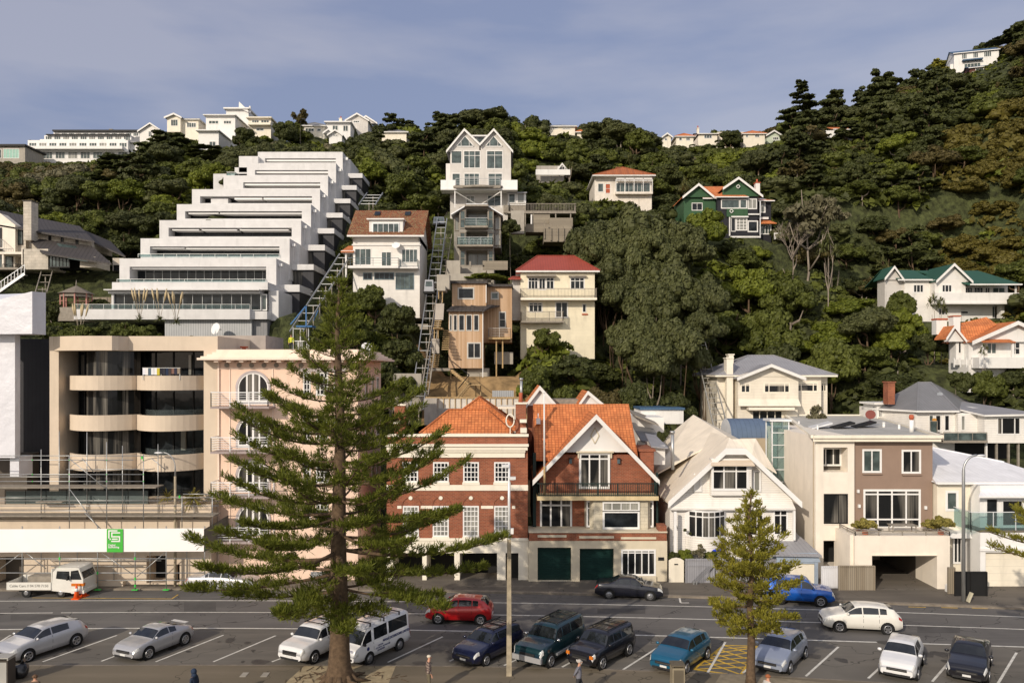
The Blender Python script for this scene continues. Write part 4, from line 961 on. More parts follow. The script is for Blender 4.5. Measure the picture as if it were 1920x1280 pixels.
b.pbox('bay', 834, 300, 844, 345, 2, 5, WHITE); 
t = thing('timber_deck', 'long weathered timber deck on posts right of the twin gabled house', 'deck', W(1015, 396, 113)); s = subb(b, 112)
mb = MB(); s.bx(mb, 952, 396, 1080, 400, 0, 4, GREYWOOD); obj('floor', mb, t); s.root = t; s.rail(956, 382, 1080, 396, 0, 3, GREYWOOD, n=.22, r=.035)
for u in (985, 1000, 1042, 1070): mb = MB(); s.bx(mb, u-1, 400, u+1, 425, .1, .3, GREYWOOD); obj('post', mb, t)
def onewall(name, label, cat, D, rects, m, vb=None, **kw):
    mb = MB(); s = subb(b, D)
    for r in rects: s.bx(mb, *r[:4], r[4] if len(r) > 4 else 0, r[5] if len(r) > 5 else .3, r[6] if len(r) > 6 else m)
    u = sum(r[0]+r[2] for r in rects)/2/len(rects); return obj(name, mb, loc=W(u, vb or max(r[3] for r in rects), D), label=label, cat=cat, **kw)
onewall('retaining_wall', 'grey plank retaining wall with posts under the timber deck', 'retaining wall', 108, [(996, 402, 1031, 420, 0, 4), (1029, 411, 1073, 440, -1, 3), (985, 425, 1070, 440, -2, 1), (1018, 436, 1070, 460, -3, 1), (1018, 423, 1020, 455, -3.2, -3), (1030, 427, 1032, 458, -3.2, -3), (1042, 430, 1044, 459, -3.2, -3), (1053, 430, 1055, 459, -3.2, -3), (995, 403, 997.5, 430, -.3, 0, WHITE)], OLDWOODH)
onewall('white_panel_fence', 'small pale concrete wall behind the shrub right of the slim grey townhouse', 'wall', 104, [(958, 395, 983, 438, 0, 1)], CONC)
# red roofed cream house
b = Bld('red_roofed_house', 'cream two storey house with red hipped iron roof and two verandah railings', 'house', 92, 974, 1118, 636, 10, 481)
wn = [(990, 520, 1009, 542, 3, 1, WHITE, GL, .09, .3), (1010, 521, 1023, 543.5, 2, 1, WHITE, GL, .09), (1024, 520, 1039, 542, 2, 1, WHITE, GL, .09, .3), (1069, 520, 1096, 542, 3, 1, WHITE, GL, .1, .3), (991.5, 567, 1017, 585, 3, 1, WHITE, GL, .1, .25), (1041, 565.6, 1065, 596, 2, 1, WHITE, GL, .12), (1092, 570, 1099, 585.5, 1, 1, WHITE, GL, .06)]
b.wall(976, 512, 1115, 640, 0, 8.5, YBOARD, wins=wn, drop=2)
b.hip(976, 1115, 0, 8.5, 508, 2.35, RROOF, oh=.55, rr=2.6); 
mb = MB(); b.bx(mb, 987, 516, 1042, 519.5, -.8, 0, GREYWOOD); b.bx(mb, 1066, 517, 1099, 519.5, -.4, 0, GREYWOOD); b.bx(mb, 976, 560, 1117, 564, -1.3, 0, TRIMW); b.bx(mb, 977, 603, 1056, 606, -1.3, 0, GREYWOOD); b.bx(mb, 1091, 588, 1102, 590.5, -.1, 0, TERRA); b.part('verandah', mb)
b.rail(976, 543, 1117, 560, -1.25, 1.25, GREYWOOD, n=.16, r=.03); b.rail(977, 585.5, 1055, 603, -1.25, 1.25, GREYWOOD, n=.14, r=.03)
mb = MB(); mb.slab([V3(b, 953, 523, -.5), V3(b, 977, 523, -.5), V3(b, 977, 513, 2), V3(b, 960, 514, 2)], .12, RROOF); b.bx(mb, 960, 523, 976, 600, .5, 4, GBOARD); b.part('porch', mb)
for u in (979, 1100): b.pbox('chimney', u-2, 499, u+3, 508, 3, 3.6, CREAM)
# cedar clad house
b = Bld('cedar_clad_house', 'tall narrow house clad in vertical cedar boards with grey metal roofs', 'house', 86, 841, 960, 700, 9, 525, pad=False)
PADS.append((b.X(790), b.X(975), 78, 84.5, b.Z(735))); PADS.append((b.X(838), b.X(962), 84.5, 96, b.Z(705)))
ALF = plain('window_alu', (.50, .48, .44), .5)
b.wall(841, 581, 905, 690, 0, 8, CEDAR, wins=[(842.5, 590, 848, 620, 1, 1, ALF, GL, .08), (850, 590, 857.5, 620, 1, 1, ALF, GL, .08), (860, 590, 871, 620, 1, 1, ALF, GL, .08), (874, 590, 885, 620, 1, 1, ALF, GL, .08), (888, 590, 898, 620, 1, 1, ALF, GL, .08), (876, 642, 902, 672, 2, 1, ALF, GL, .12)])
b.wall(846, 529, 911, 580, 1.2, 8, CEDAR, wins=[(857, 537, 888, 559, 1, 1, ALF, GL, .12)])
b.wall(905, 531, 960, 640, 3.4, 9, CEDAR, wins=[(919, 542, 934, 556, 1, 1, ALF, GLG, .12), (934.6, 580, 948, 611, 1, 2, ALF, GL, .1)])
mb = MB(); mb.slab([V3(b, 838, 582, -.5), V3(b, 909, 582, -.5), V3(b, 925, 569, 1.6), V3(b, 848, 569, 1.6)], .14, DROOF); mb.slab([V3(b, 905, 581, -.5), V3(b, 936, 568, 3.4), V3(b, 925, 567, 3.4), V3(b, 880, 569, 1.3)], .1, DROOF); b.bx(mb, 844, 524.5, 914, 529.5, .9, 8.3, DROOF); b.bx(mb, 909, 527, 962, 531.5, 3.0, 9.2, DROOF); b.part('roof', mb)
mb = MB(); b.bx(mb, 875, 690, 916, 722, .8, 6, CONC); b.bx(mb, 925, 658, 962, 682, 4, 4.4, CONC); b.part('foundation', mb)
mb = MB(); b.bx(mb, 915, 631, 957, 635, 1.4, 3.4, TIMBER); b.part('balcony', mb); b.rail(915, 614, 957, 632, 1.5, 1.6, ALF, bars=3)
mb = MB()
for u, v in ((930, 712), (942, 690)): b.bx(mb, u-1.2, 635, u+1.2, v, 1.8, 2.0, TIMBER)
b.part('post', mb)
mb = MB(); b.bx(mb, 904.5, 580, 906, 715, -.1, 0, WHITE); b.bx(mb, 910, 532, 911.5, 566, 1.1, 1.2, WHITE); b.part('downpipe', mb)
# stairs and decks left of the cedar house
t = thing('hillside_staircase', 'new timber staircase with pale board side walls climbing left of the cedar clad house', 'staircase', W(820, 700, 84)); s = subb(b, 84)
mb = MB()
for (u0, v0, u1, v1, n, y) in ((808, 664, 822, 694, 8, 0), (828, 617, 841, 658, 10, .8), (813, 595, 826, 618, 5, .4)):
    for i in range(n): v = v0+(v1-v0)*i/n; s.bx(mb, u0, v, u1, v+1.6, y+(1-i/n)*2.2-1.0, y+(1-i/n)*2.2-.6, TIMBER)
obj('steps', mb, t)
mb = MB(); s.bx(mb, 806, 690, 845, 695, -1, .8, GREYWOOD); s.bx(mb, 812, 614, 829, 617, 0, 2, TIMBER); s.bx(mb, 820, 536, 835, 545, 0, 2.5, CONC); s.bx(mb, 817, 512, 841, 540, 1.2, 2.5, CONC); obj('landing', mb, t)
mb = MB(); mb.prism([(s.X(a), s.Z(c)) for a, c in ((808, 634), (822, 634), (822, 662), (808, 662))], 85, 85.2, plain('grey_board', (.42, .38, .33), .8)); mb.prism([(s.X(a), s.Z(c)) for a, c in ((815, 567), (831, 567), (829, 598), (813, 598))], 85.2, 85.4, MATS['grey_board']); obj('side_wall', mb, t)
for u, v0, v1 in ((814, 618, 634), (821, 618, 634), (845, 695, 710), (822, 545, 560), (829, 545, 567), (806, 695, 720)): mb = MB(); s.bx(mb, u-.8, v0, u+.8, v1, .2, .4, TIMBER); obj('post', mb, t)
t = thing('timber_staircase', 'zigzag timber garden staircase with railings on bare earth below the cedar clad house', 'staircase', W(875, 745, 80)); s = subb(b, 80)
mb = MB()
a, c = W(847, 693, 82), W(880, 720, 80)
for i in range(10): p = a.lerp(c, i/9); mb.box(p.x-.25, p.x+.25, p.y-.5, p.y+.5, p.z-.05, p.z, TIMBER)
c2 = W(860, 745, 79)
for i in range(10): p = c.lerp(c2, i/9); mb.box(p.x-.25, p.x+.25, p.y-1, p.y, p.z-.05, p.z, TIMBER)
mb.box(c.x-.3, c.x+1.2, c.y-1, c.y+.6, c.z-.1, c.z, TIMBER); obj('steps', mb, t)
for dy in (-.5, .5): mb = MB(); mb.bar(a+Vector((0, dy, -.1)), c+Vector((0, dy, -.1)), .08, .3, TIMBER); mb.bar(a+Vector((0, dy, .9)), c+Vector((0, dy, .9)), .04, .04, BLACK); obj('stringer', mb, t)
for dy in (-1, 0): mb = MB(); mb.bar(c+Vector((0, dy, -.1)), c2+Vector((0, dy, -.1)), .08, .3, TIMBER); mb.bar(c+Vector((0, dy, .9)), c2+Vector((0, dy, .9)), .04, .04, BLACK); obj('stringer', mb, t)
for u in (892, 901): mb = MB(); s.bx(mb, u-1, 722, u+1, 745, .2, .35, TIMBER); obj('post', mb, t)
mb = MB(); a1 = c+Vector((1.1, -.9, 0)); mb.bar(a1, a1+Vector((0, 0, 1.1)), .04, .04, BLACK); mb.bar(a1+Vector((0, 0, 1.1)), c+Vector((0, -.9, 1.1)), .04, .04, BLACK); mb.bar(c+Vector((0, -.9, 0)), c+Vector((0, -.9, 1.1)), .04, .04, BLACK); obj('railing', mb, t)
# retaining wall with timber soldiers behind the brick house
t = thing('retaining_wall', 'long white panelled retaining wall with timber posts behind the tiled brick roof', 'retaining wall', W(870, 775, 76.5)); s = subb(b, 76.5)
mb = MB(); s.bx(mb, 798, 746, 972, 790, 0, .3, plain('white_wall_panel', (.62, .58, .52), .8, grime=.2)); s.bx(mb, 798, 746, 821, 800, -1.2, 0, plain('grey_plaster', (.40, .37, .33), .85, grime=.35)); s.bx(mb, 821, 765, 900, 790, -1.0, -.1, MATS['grey_plaster']); obj('wall', mb, t)
mb = MB(); s.bx(mb, 798, 744, 972, 746.5, -.1, .35, TIMBER); obj('top_rail', mb, t)
for i in range(15): mb = MB(); u = 821+i*10.8; s.bx(mb, u-.7, 746.5, u+.7, 766 if u < 900 else 790, -.12, .0, TIMBER); obj('post', mb, t)
onewall('water_tank_screen', 'dark grey corrugated screen on the bare earth above the white panelled wall', 'screen', 79, [(923, 732, 963, 747, 0, .3)], CORR)
onewall('retaining_wall', 'grey block retaining wall on the steep bank left of the cable car rails', 'retaining wall', 80, [(738, 700, 790, 770, 0, 2), (742, 592, 775, 604, 14, 15)], CONC)
# small ruin and white A gable
b = Bld('little_gabled_house', 'small weathered grey house with a white pointed gable right of the twin gabled house', 'house', 135, 1005, 1066, 333, 7, 307)
b.wall(1006, 311, 1058, 335, 0, 6, plain('old_grey_wall', (.36, .33, .29), .9, grime=.5), drop=2, wins=[(1046, 313, 1055, 322, 2, 1)]); gab(b, 1042, 1053.5, 1066, 308, 323, 323, WROOF, WHITE, -.6, 4, oh=.2, bt=.3); b.pbox('fence', 1004, 322, 1068, 332, -1.5, -1.3, WHITE)
b.win(1049, 314, 1058, 321.5, -.6, 2, 1)
# italianate villa
b = Bld('verandah_villa', 'old white villa with rusty orange iron roof, brick chimney and fretwork verandah', 'house', 130, 1102, 1224, 376, 10, 308)
PEEL = plain('peeling_white_paint', (.70, .64, .56), .8, grime=.35, var=.1, scale=2)
b.wall(1115, 331, 1222, 380, 0, 9, PEEL, wins=[(1121, 344, 1131.5, 360, 1, 1, WHITE, GLG), (1135, 344.5, 1144.5, 363, 1, 2, WHITE, TERRA), (1155, 343, 1219, 362, 8, 1, WHITE, GLG)], drop=3)
b.hip(1114, 1223, -.8, 9, 331, 1.9, RUSTROOF, oh=.4, rr=2.6); chimney(b, 1160, 306, 1167.5, 325, 3, 3.8, BRICK)
mb = MB(); b.bx(mb, 1153, 336, 1222, 338.5, -.9, -.8, WHITE)
for i in range(9): u = 1153.5+i*8.5; b.bx(mb, u-.5, 336, u+.5, 364, -.9, -.75, WHITE) if i % 2 == 0 else None; b.bx(mb, u+.5, 341, u+8, 341.8, -.88, -.8, WHITE) if i < 8 else None
for i in range(32): u = 1154.5+i*2.1; b.bx(mb, u, 338.5, u+.8, 341, -.88, -.8, WHITE)
b.bx(mb, 1153, 362, 1222, 366, -1, 0, PEEL); b.part('verandah', mb)
# green and orange house
b = Bld('green_gabled_house', 'two storey black and green weatherboard house with orange tiled roof and white trim', 'house', 118, 1283, 1456, 445, 10, 334)
b.wall(1345, 369, 1421, 447, 0, 8, BLACKB, drop=2, wins=[(1352, 374, 1387, 391, 1, 1, WHITE, GLG, .12), (1387, 374, 1400.5, 391, 1, 1, WHITE, GLG, .12), (1402, 373, 1419, 392, 2, 1, WHITE, GLL, .12), (1402, 414, 1421, 435, 1, 1, WHITE, GL, .14), (1380, 409, 1401, 432, 3, 4, WHITE, GLL, .14), (1371, 409, 1379, 434, 1, 1, WHITE, GL)])
b.wall(1285, 366, 1346, 447, 1, 8, GREENB, drop=2, wins=[(1334, 411, 1350, 430, 2, 2, WHITE, GL), (1300, 378, 1320, 392, 2, 1)])
b.wall(1428, 372, 1452, 447, 1.5, 8, BLACKB, drop=2, wins=[(1430, 375, 1441, 395, 1, 1, WHITE, GLL, .14), (1429, 418, 1452, 436, 4, 1, WHITE, GLG, .12)])
mb = MB(); b.bx(mb, 1362, 392, 1401, 407, -.3, 0, GREENB); b.part('green_band', mb)
mb = MB(); b.bx(mb, 1402, 401, 1423, 403.5, -.25, 0, WHITE); b.bx(mb, 1428, 404, 1446, 408, 1.2, 1.5, WHITE); b.bx(mb, 1370, 406, 1402, 408.5, -.4, 0, WHITE); b.bx(mb, 1369, 443, 1425, 446, -.2, 0, WHITE); b.bx(mb, 1426, 376, 1427.5, 446, .3, .5, ALU); b.bx(mb, 1366, 408, 1368, 443, -.4, -.2, WHITE); b.part('trim', mb)
mb = MB(); mb.slab([V3(b, 1427, 417, .4), V3(b, 1458, 417, .4), V3(b, 1450, 410, 1.5), V3(b, 1428, 410, 1.5)], .12, TILE); b.part('bay_roof', mb)
gab(b, 1280, 1310.5, 1340, 343.5, 368, 368, TILE, GREENB, .6, 7); gab(b, 1353, 1382.5, 1428, 334, 354, 368.5, TILE, GREENB, -.2, 7)
b.sgable(1322, 1425, .6, 5, 10, 369, b.Z(335), TILE, oh=.2, fas=WHITE, zb=b.Z(360))
mb = MB(); mb.slab([V3(b, 1339, 370, -.6), V3(b, 1402, 370, -.6), V3(b, 1372, 352, 1.4), V3(b, 1366, 352, 1.4)], .15, TILE, WHITE); mb.slab([V3(b, 1424, 373.5, .7), V3(b, 1456, 373.5, .7), V3(b, 1432, 357, 5), V3(b, 1416, 350, 5)], .15, TILE, WHITE); b.part('roof', mb)
chimney(b, 1418.5, 342, 1426.5, 368, .4, 1.2, WHITE, TERRA, .5)
for (u, v) in ((1382.5, 351), (1370, 397)):
    mb = MB(); z = b.Z(v); x = b.X(u)
    for k in range(4): a0 = k*PI/2; mb.bar((x+.28*math.cos(a0), 117.6, z+.28*math.sin(a0)), (x+.28*math.cos(a0+PI/2), 117.6, z+.28*math.sin(a0+PI/2)), .12, .09, WHITE)
    b.part('diamond_ornament', mb)
for dx, l in ((0, 'left'), (11, 'right')):
    t = thing('garden_chair', 'white garden chair beside the corner of the green gabled house, '+l+' one', 'chair', W(1456+dx, 449, 117)); x = t.location.x; z = t.location.z; PADS.append((x-1, x+1, 115, 118.6, z-.05))
    q = MB(); q.box(x-.3, x+.3, 116.6, 117.2, z+.35, z+.42, WHITE2); obj('seat', q, t); q = MB(); q.box(x-.3, x+.3, 117.15, 117.25, z+.4, z+1.0, WHITE2); obj('backrest', q, t)
    for ex in (-.27, .27): q = MB(); q.box(x+ex-.04, x+ex+.04, 116.6, 117.2, z, z+.35, WHITE2); obj('leg', q, t)
# green roofed house
b = Bld('green_roofed_house', 'large white house with long dark green metal roof on the right hillside', 'house', 107, 1657, 1897, 600, 10, 497)
b.wall(1696, 523, 1802, 600, 0, 4, WBOARD, wins=[(1712, 533, 1732, 549, 3, 1, WHITE, GL, .12), (1759, 577, 1778, 591, 3, 1, WHITE, GL, .12)], drop=3)
b.wall(1744, 526, 1801, 571, -1.2, 0, WBOARD, wins=[(1756.5, 535, 1776, 550, 3, 1, WHITE, GL, .12)])
b.wall(1801, 535, 1893, 571, .4, 8, WBOARD, wins=[(1812, 538, 1827, 549, 3, 1, WHITE, GL, .1), (1829, 538, 1847, 549, 3, 1, WHITE, GL, .1), (1850, 538, 1860, 549, 2, 1, WHITE, GL, .1), (1864, 538, 1888, 549, 2, 1, WHITE, GLG, .1)])
b.wall(1801, 571, 1866, 602, .6, 8, WHITE, wins=[(1804, 582, 1821, 588, 1, 1, WHITE, GL, .1)], drop=3); b.win(1861, 573, 1873, 595, 1, 2, 1, ALU, GLG)
mb = MB(); b.bx(mb, 1742, 551, 1896, 571, -1.7, -1.3, WHITE); b.bx(mb, 1892, 551, 1896, 571, -1.3, 6, WHITE); b.bx(mb, 1890, 537, 1892, 551, -1.6, -1.4, WHITE); b.bx(mb, 1743, 569, 1897, 572, -1.9, 3, WHITE); b.bx(mb, 1873, 571, 1879, 600, -.5, .5, WHITE); b.part('verandah', mb)
b.wall(1661, 522, 1697, 560, .3, 2.5, GBOARD, drop=3); gab(b, 1656, 1674.5, 1693, 499, 522, 524.5, GREENROOF, GBOARD, .1, 3)
b.sgable(1680, 1745, -.5, 4.5, 9.5, 524, b.Z(498.5), GREENROOF, oh=.0, fas=WHITE, zb=b.Z(524)); 
mb = MB(); mb.slab([V3(b, 1800, 536, -2.2), V3(b, 1897, 536, -2.2), V3(b, 1875, 498.5, 5), V3(b, 1752, 498.5, 5)], .15, GREENROOF); mb.bar(V3(b, 1801, 536.6, -2.25), V3(b, 1897, 536.6, -2.25), .06, .18, WHITE); mb.slab([V3(b, 1875, 498.5, 5), V3(b, 1897, 536, 11), V3(b, 1745, 524, 10), V3(b, 1745, 498.5, 5)], .12, GREENROOF); b.part('roof', mb)
gab(b, 1742, 1775.5, 1810, 497, 529, 530, GREENROOF, WHITE, -1.2, 4.5, oh=.6)
# orange roofed house far right
b = Bld('orange_roofed_bungalow', 'white bungalow with sweeping orange tiled roof and broad front gable at the right edge', 'house', 88, 1778, 1990, 680, 12, 590)
b.wall(1816, 638, 1990, 684, 0, 4, WHITE, wins=[(1849, 642, 1869, 664, 2, 1, WHITE, GLG, .12, None, None), (1836, 654, 1846, 664, 1, 1, WHITE, GL), (1894, 641, 1913, 665, 2, 2, WHITE, GL, .1)], drop=3)
b.wall(1801, 634, 1817, 680, .9, 2.2, WHITE, wins=[(1805, 640, 1811, 662, 1, 1)])
gab(b, 1813, 1898, 1985, 603, 640.5, 641, TILE, WHITE, -.4, 6, oh=.6, bt=.4); gab(b, 1775, 1791, 1815, 610, 634, 640, TILE, WHITE, .5, 2.6, oh=.4, bt=.3)
mb = MB(); mb.slab([V3(b, 1815, 640, .6), V3(b, 1884, 606, 1.5), V3(b, 1886, 590, 3.6), V3(b, 1800, 609, 2.6)][:4], .1, TILE); mb.slab([V3(b, 1829, 641.5, -1.4), V3(b, 1890, 641.5, -1.4), V3(b, 1888, 634, 0), V3(b, 1831, 634, 0)], .1, TILE); b.part('roof', mb)
chimney(b, 1799, 592, 1812, 620, 1.2, 2.2, WHITE, TERRA); mb = MB(); b.bx(mb, 1777.5, 597, 1798, 625, 2.4, 3.4, WHITE); b.bx(mb, 1777, 594, 1799, 597, 2.3, 3.5, TERRA); b.part('chimney_stack', mb)
mb = MB(); b.bx(mb, 1829, 648, 1832, 672, -1.2, -1, WHITE); b.bx(mb, 1885, 640, 1889, 672, -1.2, -1, WHITE); b.bx(mb, 1820, 670, 1990, 690, -1.6, 0, WHITE); b.part('verandah', mb)
t = thing('picket_fence', 'white picket fence in front of the orange roofed bungalow', 'fence', W(1808, 688, 85)); s = subb(b, 85)
mb = MB(); s.bx(mb, 1788, 674, 1824, 684, 0, .06, lined('white_pickets', (.72, .70, .66), .14, 'u', .5, .6, lw=.3, darkline=.6)); obj('pickets', mb, t)
for u in (1789, 1801, 1812, 1823): mb = MB(); s.bx(mb, u-.8, 671, u+.8, 688, -.05, .1, WHITE); obj('post', mb, t)
# cream house with grey roof
b = Bld('cream_weatherboard_house', 'cream two storey weatherboard house with grey hipped roof and broad gable', 'house', 83, 1350, 1568, 797, 12, 664)
b.wall(1384, 705, 1497, 759, 0, 9, CBOARD, wins=[(1388.5, 718, 1407, 736.5, 2, 1, TRIMW, GL, .12, .22), (1432, 718, 1481, 736.5, 1, 1, TRIMW, GLC, .12, .22, None, None, 'window', [.2, .8])])
b.wall(1384, 759, 1497, 800, .25, 9, CBOARD, wins=[(1411, 769, 1469, 794, 4, 1, TRIMW, GL, .12)], drop=2)
mb = MB(); mb.slab([V3(b, 1382, 759.5, -.45), V3(b, 1499, 759.5, -.45), V3(b, 1497, 748, -.02), V3(b, 1384, 748, -.02)], .08, CBOARD); b.part('flared_skirt', mb)
mb = MB(); b.bx(mb, 1400, 763, 1485, 768, -.8, .2, TRIMW); b.part('awning', mb)
b.wall(1497, 705, 1548, 800, 1.2, 9, CBOARD, wins=[(1501, 717.7, 1542, 735, 1, 1, TRIMW, GLC, .12, .22, None, None, 'window', [.22, .78]), (1525, 770, 1545, 790, 2, 1, TRIMW, GL)], drop=2)
b.wall(1548, 707, 1567, 800, 2.2, 8, CBOARD, wins=[(1550, 717.7, 1565, 735, 3, 1, TRIMW, GLC, .1, .22)], drop=2)
b.wall(1352, 703, 1384.5, 800, 1.6, 9, CBOARD, drop=2); b.hip(1352, 1566, 1.0, 10.5, 703, 2.15, MROOF, oh=.5, rr=5.0, fas=TRIMW)
o = gab(b, 1378, 1441.7, 1506, 682.7, 708, 708, MROOF, CBOARD, -.1, 6, oh=.7, bt=.3, vb=705.5)
chimney(b, 1366, 672, 1378, 800, .7, 1.8, TRIMW); chimney(b, 1386, 664, 1395.5, 690, 4, 5, TRIMW)
b.rail(1396, 789, 1470, 800, -2.5, 2, GREYWOOD, bars=4)
# grey hipped house right
b = Bld('grey_hipped_house', 'white weatherboard house on stilts with dark grey hipped roof and brick chimney', 'house', 75, 1640, 1915, 830, 11, 716)
PADS.append((b.X(1815), b.X(1960), 70, 76, b.Z(868)))
b.wall(1716, 769, 1790, 832, 0, 9, WBOARD, wins=[(1741, 777, 1751, 808, 1, 1, WHITE, GLG, .1), (1753, 777, 1765, 808, 1, 1, WHITE, GLC, .1), (1770, 777, 1781, 808, 1, 1, WHITE, GL, .1)], drop=1)
mb = MB(); mb.plan([(b.X(1716), 75.01), (b.X(1716)+.05, 84), (b.X(1633)+1.2, 84), (b.X(1636), 79.5)][::-1] if 0 else [(W(1644, 0, 80).x, 80), (W(1715, 0, 75.02).x, 75.02), (W(1715, 0, 75.02).x+.1, 84), (W(1644, 0, 80).x, 84)], b.Z(810), b.Z(769), WBOARD); b.part('wall', mb)
b2 = subb(b, 79.2); b2.wall(1644, 758, 1686, 790, 0, 3, WHITE, wins=[(1647, 763, 1654, 782, 2, 1, WHITE, GL), (1662, 765, 1671, 782, 1, 1, WHITE, GL), (1676, 765, 1684, 784, 2, 1, WHITE, GLL)]); b2.pbox('bay_roof', 1636, 754.5, 1690, 758, -.4, 3, WHITE)
ez = b.Z(769); A, B_, C, D_ = (W(1631, 0, 80.5).x, 79.8, ez), (b.X(1714), 74.4, ez), (b.X(1793), 74.6, ez), (W(1838, 0, 84).x, 85, ez); E_ = (W(1640, 0, 88).x, 88, ez)
rz_ = H-(716-VH)*80.5/F; r0, r1 = (W(1722.5, 0, 80.5).x, 80.5, rz_), (W(1744, 0, 80.5).x, 80.5, rz_)
mb = MB(); mb.poly([A, B_, r0], GROOF); mb.poly([B_, C, r1, r0], GROOF); mb.poly([C, D_, r1], GROOF); mb.poly([D_, E_, r0, r1], GROOF); mb.poly([E_, A, r0], GROOF); o = b.part('roof', mb)
mb = MB(); dz = Vector((0, 0, -.08))
for p, q in ((A, B_), (B_, C), (C, D_)): mb.bar(Vector(p)+dz, Vector(q)+dz, .1, .17, WHITE)
b.part('gutter', mb, o)
mb = MB()
for p, q in ((B_, r0), (C, r1), (r0, r1), (A, r0), (D_, r1)): mb.bar(p, q, .18, .08, GROOF)
b.part('ridge_cap', mb, o)
chimney(b, 1689.5, 718, 1703, 760, 2.6, 3.6, BRICK)
b.wall(1825, 776, 1912, 827, -1.8, 7, WBOARD, wins=[(1847, 779.5, 1891, 812, 1, 1, WHITE, GLC, .12, None, None, None, 'window', [.22, .75])]); mb = MB(); mb.slab([V3(b, 1819, 775, -2.3), V3(b, 1925, 773, -2.3), V3(b, 1880, 757, 7), V3(b, 1783, 752, 7)], .16, MROOF, WHITE); b.part('wing_roof', mb)
b.wall(1790, 774, 1826, 827, -.6, 5, WBOARD, wins=[(1795, 778, 1803, 806, 1, 1, WHITE, GLL)])
mb = MB(); b.bx(mb, 1745, 822, 1826, 826, -2.2, 0, GREYWOOD)
b.bx(mb, 1745, 809, 1746.5, 824, -2.15, 0, GREYWOOD); b.part('deck', mb); b.rail(1746, 807, 1825, 822, -2.15, .1, GREYWOOD, glass=MATS['grey_green_glass'], bars=0, sides=False); b.rail(1722, 786, 1735, 808, -2.1, .1, GREYWOOD, glass=MATS['grey_green_glass'], bars=0, sides=False)
mb = MB()
for u in (1831, 1850, 1872, 1890, 1908): b.bx(mb, u-1.5, 827, u+1.5, 872, -1.6, -1.4, WHITE if u in (1831, 1908) else GREYWOOD)
b.part('post', mb); mb = MB(); b.bx(mb, 1750, 828, 1912, 870, 1.5, 1.8, BLACK); b.part('undercroft_wall', mb)
mb = MB(); mb.tube([V3(b, 1792, 755, 3), V3(b, 1792, 745, 3)], .04, STEEL, 6); mb.tube([V3(b, 1792, 741, 3), V3(b, 1791.5, 741, 2.75), V3(b, 1791.5, 740.5, 2.7)], [.05, .22, .3], STEEL, 12); b.part('satellite_dish', mb)
t = thing('surfboard', 'orange board leaning on the deck door of the grey hipped house', 'surfboard', W(1755, 808, 74)); mb = MB(); s = subb(b, 74); mb.prism([(s.X(a), s.Z(c)) for a, c in ((1752, 808), (1759, 808), (1758, 785), (1755, 784), (1751, 785))], 74.2, 74.3, plain('orange_board', (.55, .25, .04), .6)); obj('board', mb, t)

# ---------------- skyline houses ----------------
def small(name, label, u0, ve, u1, vb, D, roof, wm, rm, vr, wins=(), depth=8, ru=None, gl=GLG, trim=WHITE, fw=.12, cat='house', band=None):
    b = Bld(name, label, cat, D, u0, u1, vb, depth, min(ve, vr)); b.wall(u0, ve, u1, vb+3, 0, depth, wm, wins=[(*w[:4], w[4] if len(w) > 4 else 2, 1, trim, w[5] if len(w) > 5 else gl, fw) for w in wins], drop=3)
    if roof == 'hip': b.hip(u0, u1, 0, depth, ve, (ve-vr)*D/F*1.02+.25*0, rm, oh=.5, rr=ru or min(depth, (u1-u0)*D/F)*.42)
    elif roof == 'gable': gab(b, u0-3, (u0+u1)/2 if not ru else ru, u1+3, vr, ve+1.5, ve+1.5, rm, wm, 0, depth)
    elif roof == 'side': b.sgable(u0, u1, -.5, depth/2, depth+.5, ve, b.Z(vr), rm, fas=trim, endm=wm)
    else: b.pbox('roof', u0-3, vr, u1+3, ve, -.8, depth+.5, rm)
    if band: b.pbox('balcony', *band, -1.2, 0, wm)
    return b
small('glass_box_house', 'flat roofed house with tall green glazing at the far left of the ridge', -12, 275, 47, 302, 250, 'flat', CONC, BLACK, 271.5, [(6, 279, 36, 297, 5, plain('pale_green_blind', (.22, .42, .34), .3)), (-10, 280, 3, 297, 2)], 10, gl=GLG)
b = Bld('ridge_apartment_block', 'long low white apartment block with stepped balconies and dark mansard end on the ridge', 'apartment building', 262, 49, 270, 300, 14, 236)
for k, (u0, v0, u1, v1, y, a, c, n) in enumerate(((84, 239, 248, 249, 5, 240.5, 247.5, 12), (73, 249, 238, 263, 3, 250, 259.5, 10), (52, 263, 240, 279, 0, 267.5, 276.5, 10), (52, 279, 240, 303, .6, 284, 297, 8))):
    b.wall(u0, v0, u1, v1, y, 14, WHITE, wins=[(u0+(u1-u0)*(i+.12)/n, a, u0+(u1-u0)*(i+.9)/n, c, 3, 1, WHITE, GLG if (i+k) % 3 else GLL, .15) for i in range(n)], drop=1)
mb = MB(); b.bx(mb, 84, 236, 252, 239, 4.2, 14, BLACK); b.bx(mb, 79, 248, 236, 249.6, 2, 5, BLACK); b.part('roof', mb)
mb = MB(); mb.slab([V3(b, 236, 264, 1), V3(b, 272, 264, 1), V3(b, 262, 236, 8), V3(b, 246, 236, 8)], .3, GROOF); mb.slab([V3(b, 236, 264, 1), V3(b, 246, 236, 8), V3(b, 246, 236, 12), V3(b, 236, 264, 12)], .3, BLACK); b.bx(mb, 240, 264, 268, 285, 2, 12, WHITE); b.part('mansard', mb)
mb = MB(); b.bx(mb, 50, 276.5, 234, 282, -1.8, 0, WHITE); b.bx(mb, 72, 260, 233, 265, .8, 3, WHITE); b.part('balcony', mb); b.pbox('chimney', 181, 228, 188, 237, 8, 9, GREYWOOD); b.pbox('chimney', 47, 259, 51, 280, 2, 3, BLACK)
